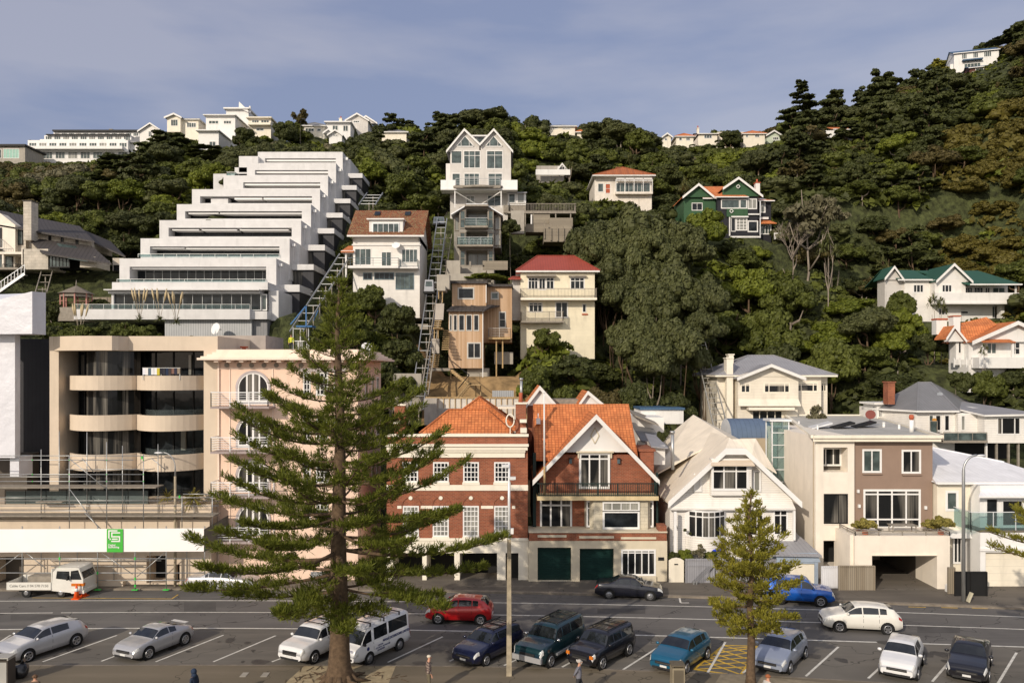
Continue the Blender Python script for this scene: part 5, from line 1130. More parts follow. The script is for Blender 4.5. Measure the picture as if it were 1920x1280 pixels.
small('ridge_house', 'white gabled house half hidden between the long ridge block and the bay windowed house', 262, 245, 303, 262, 200, 'gable', WBOARD, GROOF, 231, [(278, 246, 285, 257), (289, 247, 297, 257)])
b = small('ridge_house', 'cream ridge house with grey hipped roof and projecting bay window', 318, 224, 372, 250, 175, 'hip', CREAM, GROOF, 217, [(350, 230, 368, 239.5, 4)], 9); gab(b, 313, 331, 346, 216, 223.5, 223.5, GROOF, CREAM, -1, 4); b.wall(317, 223, 342, 250, -1, 0, CREAM, wins=[(324, 227, 337, 239, 3, 1, WHITE, GLG)])
small('ridge_house', 'tall white ridge house with plain parapet and two wide windows', 386, 218, 441, 262, 172, 'flat', WHITE, WHITE, 216.5, [(391, 226, 410, 233, 3), (419, 226, 434, 233, 3)])
small('ridge_house', 'white flat roofed modern house standing below the parapet house on the ridge', 372, 247, 410, 284, 165, 'flat', WHITE, WHITE, 245, [(392, 265, 405, 276)], 9); 
small('ridge_house', 'white house with a sharp sail shaped parapet above the ridge trees', 424, 206, 466, 222, 186, 'flat', WHITE, WHITE, 203.5)
b = Bld.__new__(Bld); b.D = 186; b.k = 186/F; b.root = [o for o in COL.objects if 'sail shaped' in o.get('label', '')][0]
mb = MB(); mb.prism([(b.X(449), b.Z(204)), (b.X(467), b.Z(212)), (b.X(467), b.Z(209)), (b.X(449.5), b.Z(192))], 185.5, 186, WHITE); b.part('sail_parapet', mb); b.pbox('flue', 467, 199, 469.5, 212, 0, .5, WHITE)
small('ridge_house', 'low flat roofed house with balcony right of the round dark tree on the ridge', 466, 223, 508, 254, 176, 'flat', CREAM, CREAM, 221, [(472, 225, 486, 232, 3), (489, 225, 505, 232, 3), (480, 240, 495, 246)], band=(468, 233, 510, 237))
small('ridge_house', 'cottage with dark brown roof, leftmost of the cluster beside the orange chimneyed house', 566, 236, 608, 255, 176, 'hip', CREAM, GROOF, 226, [(572, 240, 589, 247, 3), (594, 241, 602, 247, 1)])
b = small('ridge_house', 'white flat fronted house with a chimney in the cluster on the ridge', 612, 231, 657, 250, 181, 'flat', WHITE, WHITE, 229, [(623, 235, 634, 245), (643, 235, 653, 247)]); chimney(b, 634, 220, 639, 232, 1, 2, CREAM, None, .5)
b = small('ridge_house', 'pale house with two overlapping gables, highest of the cluster on the ridge', 650, 225, 690, 236, 186, 'gable', GBOARD, WROOF, 213, [(662, 226, 674, 231, 3)]); gab(b, 668, 682, 704, 210, 222, 224, WROOF, GBOARD, 3, 9)
b = small('ridge_house', 'little white house with two small gables, lowest of the cluster on the ridge', 617, 252, 641, 262, 170, 'gable', WHITE, WROOF, 243.5, [(624, 252, 634, 256)]); gab(b, 604, 615, 624, 239, 247, 247, WROOF, WHITE, 1, 8)
small('ridge_house', 'low house with plain dark grey roof right of the overlapping gables', 716, 248, 762, 256, 165, 'hip', CREAM, GROOF, 239)
small('ridge_house', 'cream grey roofed house peeping over trees right of the twin gabled house', 1030, 237, 1078, 252, 176, 'hip', CREAM, MROOF, 230, [(1034, 238, 1046, 242, 4), (1054, 240, 1070, 243, 5)])
small('ridge_house', 'small orange roof peeping over the trees right of the grey roofed ridge house', 1082, 248, 1093, 254, 176, 'hip', CREAM, TILE, 243)
small('ridge_house', 'narrow cream gable, first house at the left of the eastern ridge row', 1243, 256, 1258, 270, 195, 'gable', CREAM, GROOF, 250, [(1246, 259, 1251, 264, 1)])
small('ridge_house', 'cream house with orange hipped roof, second in the eastern ridge row', 1268, 256, 1300, 270, 195, 'hip', CREAM, TILE, 247.5, [(1273, 258, 1279, 264, 1), (1286, 258, 1294, 264)])
b = small('ridge_house', 'cream house with plain dark slate roof and chimney in the eastern ridge row', 1309, 251, 1345, 268, 198, 'side', CREAM, DROOF, 241.5, [(1320, 253, 1335, 260, 3)]); chimney(b, 1311, 236, 1314.5, 250, 2, 3, CREAM, None, .6)
small('ridge_house', 'pale yellow house behind the thin umbrella shaped tree on the ridge', 1347, 251, 1392, 271, 200, 'flat', CREAM, CREAM, 249.5, [(1355, 254, 1362, 260), (1376, 254, 1386, 260)])
b = small('ridge_house', 'cream house with orange hipped roof, right of the umbrella shaped tree on the ridge', 1394, 251, 1434, 270, 193, 'hip', CREAM, TILE, 241.5, [(1398, 252, 1403, 258, 1), (1415, 252, 1424, 258)]); chimney(b, 1424, 241, 1428, 248, 3, 4, CREAM)
small('ridge_house', 'pale green gabled house, last of the eastern ridge row', 1438, 253, 1463, 268, 196, 'gable', plain('pale_green_paint', (.50, .56, .44), .7), GROOF, 245, [(1449, 257, 1460, 263, 3)])
b = small('ridge_house', 'black and white house with orange roof glimpsed through the tall pines', 1563, 243, 1618, 266, 168, 'side', BLACKB, TILE, 228, [(1566, 244, 1576, 254, 2), (1586, 244, 1592, 249, 1), (1604, 240, 1612, 246, 1)]); b.pbox('white_wing', 1545, 246, 1564, 262, -.5, 5, WHITE)
b = small('hilltop_house', 'white two storey house with blue metal roof perched high at the upper right', 1793, 97, 1868, 136, 222, 'side', WHITE, BLUEROOF, 82, [(1806, 99, 1815, 109, 3), (1825, 99, 1834, 109, 3), (1843, 99, 1856, 109, 4), (1810, 118, 1838, 126, 5)], 9); b.root.rotation_euler.z = math.radians(-16)
b.pbox('awning', 1806, 112, 1840, 114, -1.2, 0, BLUEROOF); b.pbox('wing', 1788, 114, 1800, 140, 1, 7, WHITE)
b = small('hilltop_house', 'dark red brown house with stepped balconies below the blue roofed hilltop house', 1822, 124, 1890, 154, 206, 'side', plain('dark_red_boards', (.10, .04, .03), .8), BLUEROOF, 112, [(1832, 126, 1846, 132), (1852, 126, 1872, 132, 3), (1836, 140, 1850, 146)], 8); b.root.rotation_euler.z = math.radians(-18)
mb = MB(); b.bx(mb, 1824, 134, 1884, 139, -1.5, 0, GREYWOOD); b.part('balcony', mb)

# ---------------- cable cars and rails ----------------
def rails(label, p, q, gauge, m, name='cable_car_track', rr=.09, posts=8, cat='cable car track'):
    t = thing(name, label, cat, W(*p)); a, c = W(*p), W(*q); d = Vector((gauge/2, 0, 0))
    for s_ in (-1, 1): mb = MB(); mb.bar(a+d*s_, c+d*s_, rr, rr*2, m); obj('rail', mb, t)
    mb = MB(); n = int((c-a).length/1.4)
    for i in range(n): k = a.lerp(c, (i+.5)/n); mb.bar(k-d*1.1-Vector((0, 0, rr)), k+d*1.1-Vector((0, 0, rr)), .07, .07, m)
    obj('sleeper', mb, t)
    for i in range(posts): k = a.lerp(c, (i+.5)/posts); mb = MB(); mb.bar(k-Vector((0, 0, 2.6)), k-Vector((0, 0, .1)), .1, .1, GREYWOOD); obj('post', mb, t)
    return t
rails('steep twin rail cable car track between the mossy tiled house and the townhouse', (781, 768, 77), (829, 410, 106), 1.25, STEEL)
rails('second narrow rail track running close beside the main cable car track', (796, 740, 77.5), (842, 440, 104), .7, GREYWOOD)
rails('cable car track along the right side of the terraced white apartments', (556, 622, 83), (648, 476, 95), 1.4, STEEL)
rails('upper cable car track section above the mossy tiled roof', (688, 384, 106), (703, 362, 112), 2.2, STEEL, posts=2)
rails('pair of pale rails climbing the bank left of the cream weatherboard house', (1352, 803, 74), (1312, 642, 98), 1.3, plain('pale_rail', (.30, .29, .26), .7))
rails('short rail track down to the dark roofed house on the left', (77, 548, 91), (88, 508, 95), 1.3, GREYWOOD, posts=2)
def cabin(label, u0, v0, u1, v1, D, col, glass=True):
    t = thing('cable_car_cabin', label, 'cable car', W((u0+u1)/2, v1, D)); s = subb(b, D); x0, x1, z0, z1 = s.X(u0), s.X(u1), s.Z(v1), s.Z(v0); k = .18
    mb = MB(); mb.hexa([(x0, D, z0), (x1, D, z0), (x1, D+1.6, z0), (x0, D+1.6, z0), (x0+k/2, D+k, z1), (x1-k/2, D+k, z1), (x1-k/2, D+1.6, z1), (x0+k/2, D+1.6, z1)], col); obj('body', mb, t)
    mb = MB(); h = z1-z0; mb.hexa([(x0+.15, D-.02+k*.4, z0+h*.42), (x1-.15, D-.02+k*.4, z0+h*.42), (x1-.15, D+.2, z0+h*.42), (x0+.15, D+.2, z0+h*.42), (x0+.2, D-.02+k*.85, z0+h*.85), (x1-.2, D-.02+k*.85, z0+h*.85), (x1-.2, D+.2, z0+h*.85), (x0+.2, D+.2, z0+h*.85)], GLG); obj('window', mb, t)
    mb = MB(); mb.box(x0-.1, x1+.1, D-.1, D+1.8, z0-.2, z0, BLACK); obj('floor', mb, t)
GCAB = plain('grey_cabin_paint', (.30, .31, .33), .4, .2)
cabin('grey cable car cabin parked halfway up the twin rails beside the mossy tiled house', 795, 524, 813, 546, 90, GCAB); s = subb(b, 90)
cabin('small blue grey cable car cabin at the top of the twin rails', 812, 406, 833, 419, 106, plain('blue_grey_paint', (.10, .12, .16), .5))
t = thing('cable_car_platform', 'blue steel cable car platform behind the pink building', 'platform', W(575, 640, 80)); s = subb(b, 80)
BLUS = plain('blue_steel', (.04, .13, .30), .5)
mb = MB(); s.bx(mb, 555, 610, 585, 613, 0, 1.5, BLUS); mb.bar(V3(s, 545, 608, 0), V3(s, 574, 573, 0), .12, .12, BLUS); mb.bar(V3(s, 574, 573, 0), V3(s, 574, 612, 0), .12, .12, BLUS); mb.bar(V3(s, 583, 600, 1), V3(s, 592, 580, 1), .08, .08, BLUS); obj('frame', mb, t)
s.root = t; s.rail(558, 640, 578, 655, -1, 1.4, WHITE2, n=.35, r=.035); mb = MB(); s.bx(mb, 556, 655, 580, 662, -1, 1, CONC); obj('base', mb, t)
mb = MB()
for u in (548, 562, 577): s.bx(mb, u-.7, 613, u+.7, 660, .3, .45, STEEL)
obj('post', mb, t)
YSH = crown(411, lobes_round(np.random.default_rng(4), 11), 1600, .09, LEAF['flax'], name='foliage')
# ---------------- the row along the street ----------------
VG = 1099
def arc(cu, u0, u1, b, y0, bulge, n=14): # plan curve of a bow between u0 and u1
    return [(b.X(u0+(u1-u0)*i/n), b.D+y0-bulge*math.sin(PI*(i/n)) ** .8) for i in range(n+1)]
def bow(mb, b, u0, u1, v0, v1, y0, bulge, m, th=.25, smooth=True, caps=True, n=14):
    P = arc(0, u0, u1, b, y0, bulge, n); z0, z1 = b.Z(v1), b.Z(v0)
    for i in range(n):
        p, q = P[i], P[i+1]; mb.poly([(p[0], p[1], z0), (q[0], q[1], z0), (q[0], q[1], z1), (p[0], p[1], z1)], m, False)
        if th: mb.poly([(q[0], q[1]+th, z0), (p[0], p[1]+th, z0), (p[0], p[1]+th, z1), (q[0], q[1]+th, z1)], m); mb.poly([(p[0], p[1], z1), (q[0], q[1], z1), (q[0], q[1]+th, z1), (p[0], p[1]+th, z1)], m)
    if caps:
        mb.poly([(x, y, z0) for x, y in P][::-1]+[(P[0][0], b.D+y0+1.5, z0), (P[-1][0], b.D+y0+1.5, z0)], m)
# shrink wrapped building
WRAP = plain('shrink_wrap_sheet', (.66, .66, .70), .35, var=.06, scale=.6, spec=.5)
nt = WRAP.node_tree; bump(nt, nt.nodes['Principled BSDF'], noise(nt, 1.3, 6), .5, .15)
b = Bld('shrink_wrapped_building', 'building wrapped in white plastic sheeting at the left edge', 'building', 56, -80, 77, VG, 14, 547)
mb = MB(); z1, z2 = b.Z(566+16), b.Z(548); x0, x1 = b.X(-80), b.X(76.5)
mb.hexa([(x0, 55, b.Z(628)), (x1, 55, b.Z(627)), (x1, 56.6, b.Z(627)), (x0, 59, b.Z(628)), (x0, 55, b.Z(587)), (x1, 55, b.Z(549)), (x1, 56.6, b.Z(547)), (x0, 59, b.Z(545))], WRAP)
b.part('roof_wrap', mb)
mb = MB(); b.bx(mb, -80, 626, 28, 858, 0, .6, WRAP); b.bx(mb, 12, 858, 29, 895, .4, 2, WRAP); b.part('wall_wrap', mb); b.pbox('wall', -80, 858, 10, VG, 2.5, 12, RECESS)
# curved balcony apartments
b = Bld('curved_balcony_apartments', 'beige apartment building with two stacks of curved balconies and dark glass', 'apartment building', 57, 28, 408, VG, 15, 630)
RECTS.append((28, 630, 500, VG, 57))
mb = MB(); b.bx(mb, 84, 631, 93, 1030, .6, 14, APT); b.bx(mb, 93, 657.5, 110, 1030, 0, 14, APT); b.bx(mb, 382, 630, 408, 1060, 0, 14, APT); b.bx(mb, 241, 630, 382, 657, 0, 14, APT); b.bx(mb, 92, 631, 241, 657.5, .02, 14, APT)
P = [(b.X(100+(241-100)*t), b.D-1.3*min(1, math.sin(min(1, t*1.6)*PI/2))*(1 if t < .93 else (1-t)/.07)) for t in [i/20 for i in range(21)]]
for i in range(20):
    p, q = P[i], P[i+1]; mb.poly([(p[0], p[1], b.Z(657.5)), (q[0], q[1], b.Z(657.5)), (q[0], q[1], b.Z(631)), (p[0], p[1], b.Z(631))], APT)
mb.poly([(x, y, b.Z(657.5)) for x, y in P][::-1]+[(b.X(100), b.D+.1, b.Z(657.5)), (b.X(241), b.D+.1, b.Z(657.5))][:0]+[(P[-1][0], b.D+.05, b.Z(657.5))], APT); mb.poly([(x, y, b.Z(631)) for x, y in P]+[(P[-1][0], b.D+.3, b.Z(631)), (P[0][0], b.D+.3, b.Z(631))], APT)
b.part('wall', mb)
mb = MB(); b.bx(mb, -60, 632, 84, VG, 3, 14, DCLAD); b.part('side_wall', mb)
mb = MB(); b.bx(mb, 110, 657, 382, 985, 2.6, 3, GL)
bow(mb, b, 137, 243, 657, 960, 1.7, 1.4, GLC, 0, caps=False); b.part('glazing', mb)
mb = MB()
for u in (113, 136, 240, 262, 297, 336, 372):
    b.bx(mb, u-1, 657, u+1, 985, 2.5 if u != 136 else 1.6, 2.62, BLACK)
for v in (731, 807, 883): b.bx(mb, 110, v-3, 382, v+3, 2.45, 2.64, DCLAD)
b.part('mullion', mb)
mb = MB(); b.bx(mb, 328, 664, 333, 703, 2.4, 2.55, GLL); b.bx(mb, 371, 660, 381, 715, 2.4, 2.55, GLL); b.bx(mb, 118, 664, 133, 703, 2.4, 2.55, GLC); b.bx(mb, 313, 810, 322, 850, 2.4, 2.55, GLL); b.bx(mb, 140, 910, 200, 960, 1.2, 1.3, GLL); b.part('curtain', mb)
for (t0, t1, gl) in ((704, 731, 0), (777.5, 806.5, 1), (850.5, 880.5, 1)):
    mb = MB(); bow(mb, b, 117, 252, t0, t1, .9, 1.7, APT, .22); b.part('balcony', mb)
    mb = MB(); bow(mb, b, 249.5, 376, t0, t1, .6, 1.7, APT, .22); o = b.part('balcony', mb)
    if gl: mb = MB(); bow(mb, b, 262, 371, t0-10, t0+1, .9, 1.6, CLEAR, 0, caps=False); b.part('glass_panel', mb, o)
mb = MB(); b.bx(mb, 110, 985, 382, 1000, -.4, 3, APT); b.part('terrace_floor', mb)
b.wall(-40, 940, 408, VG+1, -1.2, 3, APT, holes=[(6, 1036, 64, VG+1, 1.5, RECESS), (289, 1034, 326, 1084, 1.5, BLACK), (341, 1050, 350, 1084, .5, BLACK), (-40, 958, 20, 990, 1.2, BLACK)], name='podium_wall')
mb = MB(); b.bx(mb, -40, 966, 408, 985, -1.5, -1.2, APT); b.bx(mb, 168, 1078, 252, 1092, -1.7, -1.2, APT); b.part('podium_ledge', mb)
b.rail(28, 914, 292, 940, -1.1, 1, BLACK, glass=clearm('dark_balustrade_glass', (.35, .40, .38), .35), bars=0, sides=False, r=.02)
t = thing('clothes_airer', 'clothes drying on a rack on the top curved balcony, right stack', 'clothes airer', W(304, 706, 56.4)); s = subb(b, 56.3); s.root = t
mb = MB(); s.bx(mb, 267, 689, 338, 690, 0, .05, STEEL); 
for u in (268, 302, 337): s.bx(mb, u-.5, 690, u+.5, 712, 0, .05, STEEL)
obj('frame', mb, t)
cc = [(.7, .7, .75), (.75, .72, .7), (.08, .12, .16), (.7, .7, .7), (.72, .72, .74), (.5, .42, .05), (.02, .02, .03), (.03, .03, .04), (.02, .03, .06), (.05, .04, .04), (.18, .1, .08), (.03, .03, .05), (.25, .2, .15)]
for i, c in enumerate(cc):
    mb = MB(); u = 268+i*5.4; s.bx(mb, u, 690, u+5, 703+R.uniform(-3, 2), -.05-.02*(i % 2), 0, plain('cloth_%d' % i if False else 'garment_cloth'+'abcdefghijklmn'[i], c, .9)); obj('garment', mb, t)
def flax(label, u, v, D, r, h, n=60, mat='flax', name='flax_plant'):
    t = thing(name, label, 'plant', W(u, v, D)); me = tuftball(int(u+v), n, LEAF[mat], 1.0, .25, .05, name='leaves'); o = bpy.data.objects.new('leaves', me); COL.objects.link(o); o.parent = t; o.scale = (r, r, h); return t
flax('larger yellow green flax plant on the terrace before the curved balconies', 362, 938, 55.9, 1.1, 1.3, 90)
flax('smaller green flax plant on the terrace behind the curved arm lamp', 314, 934, 55.9, .7, 1.0, 60); flax('dark grassy plant at the right end of the podium terrace beside the pink building', 397, 935, 56.2, .6, 1.0, 60, 'palm')
# grey block behind pink building
mb = MB(); s = subb(b, 64); s.bx(mb, 407, 629, 498, 700, 0, 5, plain('grey_render', (.33, .29, .26), .85)); obj('rooftop_block', mb, loc=W(450, 700, 64), label='plain grey brown block rising behind the pink building parapet', cat='building')
# pink building
b = Bld('pink_apartment_building', 'salmon pink apartment building with arched doors, balconies and bracketed cornice', 'apartment building', 57, 408, 713, VG, 11, 655)
b.wall(409, 676, 671, VG, 0, 10, PINK, wins=[w for k in range(5) for w in ((569, 698+k*82, 582, 741+k*82, 2, 4, WHITE, GL, .07), (593, 698+k*82, 615, 741+k*82, 3, 4, WHITE, GL, .09), (626, 698+k*82, 637, 741+k*82, 2, 4, WHITE, GL, .07))][:12]+[(583, 1072, 620, 1094, 1, 4, GCAB, CORR, .05)])
mb = MB(); b.bx(mb, 409, 676, 412, VG, -.12, 0, PINKT); b.bx(mb, 430.5, 690, 432, VG, -.05, 0, PINKT); b.bx(mb, 511, 690, 512.5, VG, -.05, 0, PINKT); b.bx(mb, 408, 689.5, 671, 691.5, -.06, 0, PINKT); b.part('pilaster', mb)
mb = MB(); b.bx(mb, 406, 655, 672, 671, -.05, 10, PINKT)
x0, x1 = b.X(388), b.X(672)
for (v0, v1, y) in ((671, 675, -1.15), (668, 671, -.95), (664, 668, -.6), (660, 664, -.3)): mb.box(b.X(408)+y*.9, b.X(671)-y, b.D+y, b.D+9.9+y*0, b.Z(v1), b.Z(v0)-.002, PINKT)
o = b.part('cornice', mb)
for k in range(12):
    u = 414+k*23.2; mb = MB(); b.bx(mb, u-4, 675, u+4, 679, -.95, -.02, PINKT); b.part('bracket', mb, o)
for k in range(11):
    u = 425.5+k*23.2; mb = MB(); c = Vector(V3(b, u, 684.3, 0)); mb.tube([c+Vector((0, -.05, 0)), c+Vector((0, .0, 0))], .17, GREYWOOD, 14); b.part('round_vent', mb, o)
mb = MB(); b.bx(mb, 560, 690.5, 650, 696.5, -.1, 0, plain('grey_lintel', (.45, .40, .40), .8)); b.part('lintel', mb)
def archdoor(b, u0, u1, vt, vb):
    cx = b.X((u0+u1)/2); r = (b.X(u1)-b.X(u0))/2; zt = b.Z(vt)-r; zb = b.Z(vb); y = b.D
    def ring(r0, r1, ya, yb, m, mb, n=16):
        for i in range(n):
            a, c = PI*i/n, PI*(i+1)/n; p = [(cx+r_*math.cos(t), zt+r_*math.sin(t)) for r_, t in ((r0, a), (r1, a), (r1, c), (r0, c))]; mb.poly([(q[0], ya, q[1]) for q in p], m)
            mb.poly([(p[1][0], ya, p[1][1]), (p[1][0], yb, p[1][1]), (p[2][0], yb, p[2][1]), (p[2][0], ya, p[2][1])], m); mb.poly([(p[0][0], ya, p[0][1]), (p[3][0], ya, p[3][1]), (p[3][0], yb, p[3][1]), (p[0][0], yb, p[0][1])], m)
    mb = MB(); g_ = MATS['grey_lintel']; ring(r, r+.16, y-.08, y, g_, mb); mb.box(cx-r-.14, cx-r, y-.07, y, zb, zt, g_); mb.box(cx+r, cx+r+.14, y-.07, y, zb, zt, g_)
    ring(r-.09, r, y-.05, y+.0, WHITE2, mb)
    for t in (-1, -.42, 0, .42, 1):
        x = cx+t*(r-.05); h = math.sqrt(max(0, r*r-(t*r) ** 2))*.97; w_ = .07 if abs(t) != 0 else .11; mb.box(x-w_/2-.02, x+w_/2+.02, y-.055, y-.01, zb, zt+max(.02, h-.03), WHITE2)
    mb.box(cx-r, cx+r, y-.052, y-.01, zb, zb+.25, WHITE2)
    o = b.part('arched_door', mb); g = MB(); g.poly([(cx+(r-.03)*math.cos(PI*i/16), y-.012, zt+(r-.03)*math.sin(PI*i/16)) for i in range(17)]+[(cx-r+.03, y-.012, zb), (cx+r-.03, y-.012, zb)], GLC); b.part('pane', g, o)
for k in range(4):
    dv = k*82.3
    archdoor(b, 446, 504, 698.5+dv, 757+dv)
    mb = MB(); b.bx(mb, 409, 760.5+dv, 516, 764+dv, -1.5, 0, plain('balcony_steel', (.34, .28, .27), .6)); b.bx(mb, 409, 736+dv, 410, 762+dv, -1.45, -1.35, ALU); b.part('balcony', mb)
    b.rail(410, 734.5+dv, 514, 760.5+dv, -1.45, 1.4, ALU, bars=5, r=.03)
# side windows of the pink building
mb = MB(); x = b.X(671)
for k in range(4):
    for y in (3.2, 6.0, 8.2): mb.box(x, x+.05, b.D+y-.45, b.D+y+.45, b.Z(750+82*k), b.Z(708+82*k), WHITE); mb.box(x+.052, x+.06, b.D+y-.35, b.D+y+.35, b.Z(748+82*k), b.Z(711+82*k), GLG)
b.part('side_window', mb)
s = subb(b, 62); mb = MB(); mb.tube([V3(s, 688, 668, 0), V3(s, 688, 656, 0)], .05, STEEL, 6); mb.tube([V3(s, 688, 651, 0), V3(s, 688.5, 651, -.2), V3(s, 689, 650, -.25)], [.05, .3, .42], WHITE2, 12); obj('satellite_dish', mb, loc=V3(s, 688, 668, 0), label='white satellite dish on the roof of the pink building', cat='satellite dish')
onewall('rooftop_cowl', 'small terracotta cowl on the roof behind the pink parapet', 'roof cowl', 61, [(450, 649, 461, 652, 0, .5), (453, 652, 458, 658, .1, .4), (451, 658, 460, 672, 0, .5)], TERRA)
# red brick house, flat front
b = Bld('red_brick_mansion', 'three storey red brick house with ivory cornices, sash windows and orange hipped roof', 'house', 57, 724, 990, 1088, 15, 740)
ws = [(u, 866.5, u+28.5, 903, 4, 4, WHITE2, GL, .08) for u in (755, 812.5, 869, 927)]+[(u, 948.5, u+29, 1005, 4, 6, WHITE2, GLL, .08) for u in (756, 812, 868.5, 927)]
b.wall(725, 818, 989.5, 1011, 0, 12, BRICK, wins=ws)
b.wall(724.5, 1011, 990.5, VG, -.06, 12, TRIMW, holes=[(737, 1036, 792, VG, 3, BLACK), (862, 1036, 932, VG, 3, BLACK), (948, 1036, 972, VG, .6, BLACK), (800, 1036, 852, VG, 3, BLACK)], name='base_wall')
mb = MB(); T = TRIMW
for (u0, v0, u1, v1, y) in ((723.5, 813, 991, 818, -.14), (724, 831.5, 991, 836, -.42), (726, 836, 989, 843, -.3), (728, 843, 985, 847, -.22), (730, 847, 984, 857, -.12), (725, 908.5, 990, 919, -.07), (725, 1008, 990, 1013, -.12), (789, 947.5, 811, 953, -.04), (845, 947.5, 867, 953, -.04), (902, 947.5, 925, 953, -.04), (960, 947.5, 966, 953, -.04), (745, 947.5, 753, 953, -.04)): b.bx(mb, u0, v0, u1, v1, y, 0, T)
for w_ in ws[:4]: b.bx(mb, w_[0]-2, 903.5, w_[2]+2, 908.5, -.1, 0, T)
for w_ in ws[4:]: b.bx(mb, w_[0]-1.5, 1005.5, w_[2]+1.5, 1008, -.1, 0, T)
b.part('cornice', mb)
for u in (770, 826.5, 883, 941.5):
    mb = MB(); cx = b.X(u); zc = b.Z(947)
    for i in range(12):
        a, c = PI*i/12, PI*(i+1)/12; 
        for rr_, y in ((.72, -.05),): p = [(cx+r_*math.cos(t), zc+r_*math.sin(t)) for r_, t in ((.58, a), (.74, a), (.74, c), (.58, c))]; mb.poly([(q[0], b.D+y, q[1]) for q in p], BRICK); mb.poly([(p[1][0], b.D+y, p[1][1]), (p[1][0], b.D, p[1][1]), (p[2][0], b.D, p[2][1]), (p[2][0], b.D+y, p[2][1])], BRICK)
    b.part('brick_arch', mb)
for u in (770, 826.5, 883, 941.5): mb = MB(); c = Vector(V3(b, u, 933, 0)); mb.tube([c+Vector((0, -.07, 0)), c], [.13, .17], T, 14); b.part('round_boss', mb)
mb = MB(); b.bx(mb, 725.5, 818, 989, 822, .4, 12, ROOFMEM); b.part('gutter', mb)
o = b.hip(783, 962, 1.2, 5.4, 814.5, 1.62, TILE, oh=.0, rr=2.0, fas=TRIMW); b.hip(806, 978, 2.6, 10.5, 813, 2.4, TILE, oh=.0, rr=2.75, fas=TRIMW)
mb = MB(); b.bx(mb, 975, 762, 988, 772, 5, 12, BRICK); b.bx(mb, 930, 772, 985, 776, 8, 11.5, TRIMW); b.part('rear_parapet', mb)
c_ = chimney(b, 967, 759, 987, 818, 1.6, 2.4, BRICK, TRIMW, .7); mb = MB(); mb.tube([V3(b, 978, 757, 2.1), V3(b, 978, 713, 2.1)], .1, STEEL, 8); mb.tube([V3(b, 978, 713, 2.1), V3(b, 978, 709, 2.1)], .15, STEEL, 8); b.part('flue', mb)
mb = MB(); b.bx(mb, 975, 788, 988, 794, 1.1, 1.6, TRIMW); b.bx(mb, 976, 804, 988, 813, .8, 1.6, TRIMW); b.part('chimney_ledge', mb, c_)
c_ = chimney(b, 733, 762, 753, 818, 1.6, 2.4, BRICK, TRIMW); mb = MB(); b.bx(mb, 732, 790, 746, 796, 1.1, 1.6, TRIMW); b.part('chimney_ledge', mb, c_)
mb = MB(); c = Vector(V3(b, 956.5, 790, 1.0)); mb.tube([c+Vector((.29*math.cos(t), 0, .46*math.sin(t))) for t in [i*PI/10 for i in range(21)]], .055, TRIMW, 6); mb.box(c.x-.03, c.x+.03, c.y-.03, c.y+.03, c.z-.95, c.z-.46, TRIMW); b.part('ring_ornament', mb)
# gabled brick house
b = Bld('gabled_brick_house', 'red brick house with steep orange tiled roof, white front gable and green balcony', 'house', 58.4, 990, 1250, 1095, 13, 724)
s = subb(b, 56.6)
s.wall(991, 1013, 1251, VG, 0, 3, STONE, holes=[(1008, 1026, 1071, 1089, .35, DGREEN), (1087, 1028, 1151, 1090, .35, DGREEN)], wins=[(1165, 1030, 1229, 1078, 5, 1, WHITE2, GLC, .1, .12)], name='garage_wall')
s.wall(992, 998, 1250, 1013, -.03, 1.8, BRICK, name='parapet'); mb = MB(); s.bx(mb, 991, 995.5, 1251, 998, -.1, 1.9, STONE); s.bx(mb, 1008, 1002, 1062, 1006.5, -.08, -.03, STONE); s.bx(mb, 1086, 1004, 1151, 1008.5, -.08, -.03, STONE); s.bx(mb, 1164, 1006, 1230, 1010, -.08, -.03, STONE); s.bx(mb, 1162, 1079, 1230, 1092, -.15, 0, STONE); s.part('coping', mb)
mb = MB(); s.bx(mb, 1234, 1044, 1245, 1050, -.04, 0, BLACK); s.part('nameplate', mb); 
mb = MB(); s.bx(mb, 1235, 985, 1250, 996, 0, 1, BRICK); s.bx(mb, 1212, 852, 1238, 990, 2.6, 6, BRICK); s.bx(mb, 1209, 848, 1241, 853, 2.5, 6, BRICK); s.bx(mb, 1000, 930, 1005, 996, 1.6, 2, BLACK); s.part('side_wall', mb)
b.wall(1000, 925, 1226, 1000, 0, 10, BRICK, wins=[(1013, 933.5, 1072, 994, 3, 1, WHITE2, GLC, .12, .22, .12)])
mb = MB(); b.bx(mb, 999, 848, 1005, 998, -.25, -.1, RAILG); b.bx(mb, 1229, 885, 1233, 998, -.25, -.1, RAILG); b.part('downpipe', mb)
# bay
mb = MB(); zb, zt = b.Z(996), b.Z(929); P = [(b.X(1096), b.D), (b.X(1110), b.D-1.1), (b.X(1210), b.D-1.1), (b.X(1225), b.D)]; mb.plan(P, zb, zt, STONE2); b.part('bay', mb)
b.win(1127, 936, 1194, 952.5, -1.1, 4, 1, WHITE2, GLL, .09); b.win(1127, 952.5, 1194, 985, -1.1, 1, 1, WHITE2, GL, .12)
b.win(1098.5, 936, 1108, 984, -.55, 1, 1, WHITE2, GLC, .1, .28); b.win(1212, 936, 1222, 984, -.55, 1, 1, WHITE2, GLC, .1, .28)
mb = MB(); b.bx(mb, 1126, 988, 1196, 991.5, -1.2, -1.1, BRICK); b.part('sill', mb)
# balcony
mb = MB(); b.bx(mb, 1006, 924, 1228, 931.5, -1.5, .3, plain('stained_ivory', (.60, .48, .28), .8, grime=.3)); b.part('balcony', mb)
o = b.rail(1007, 901, 1227, 924, -1.42, 1.4, RAILG, n=.13, r=.035)
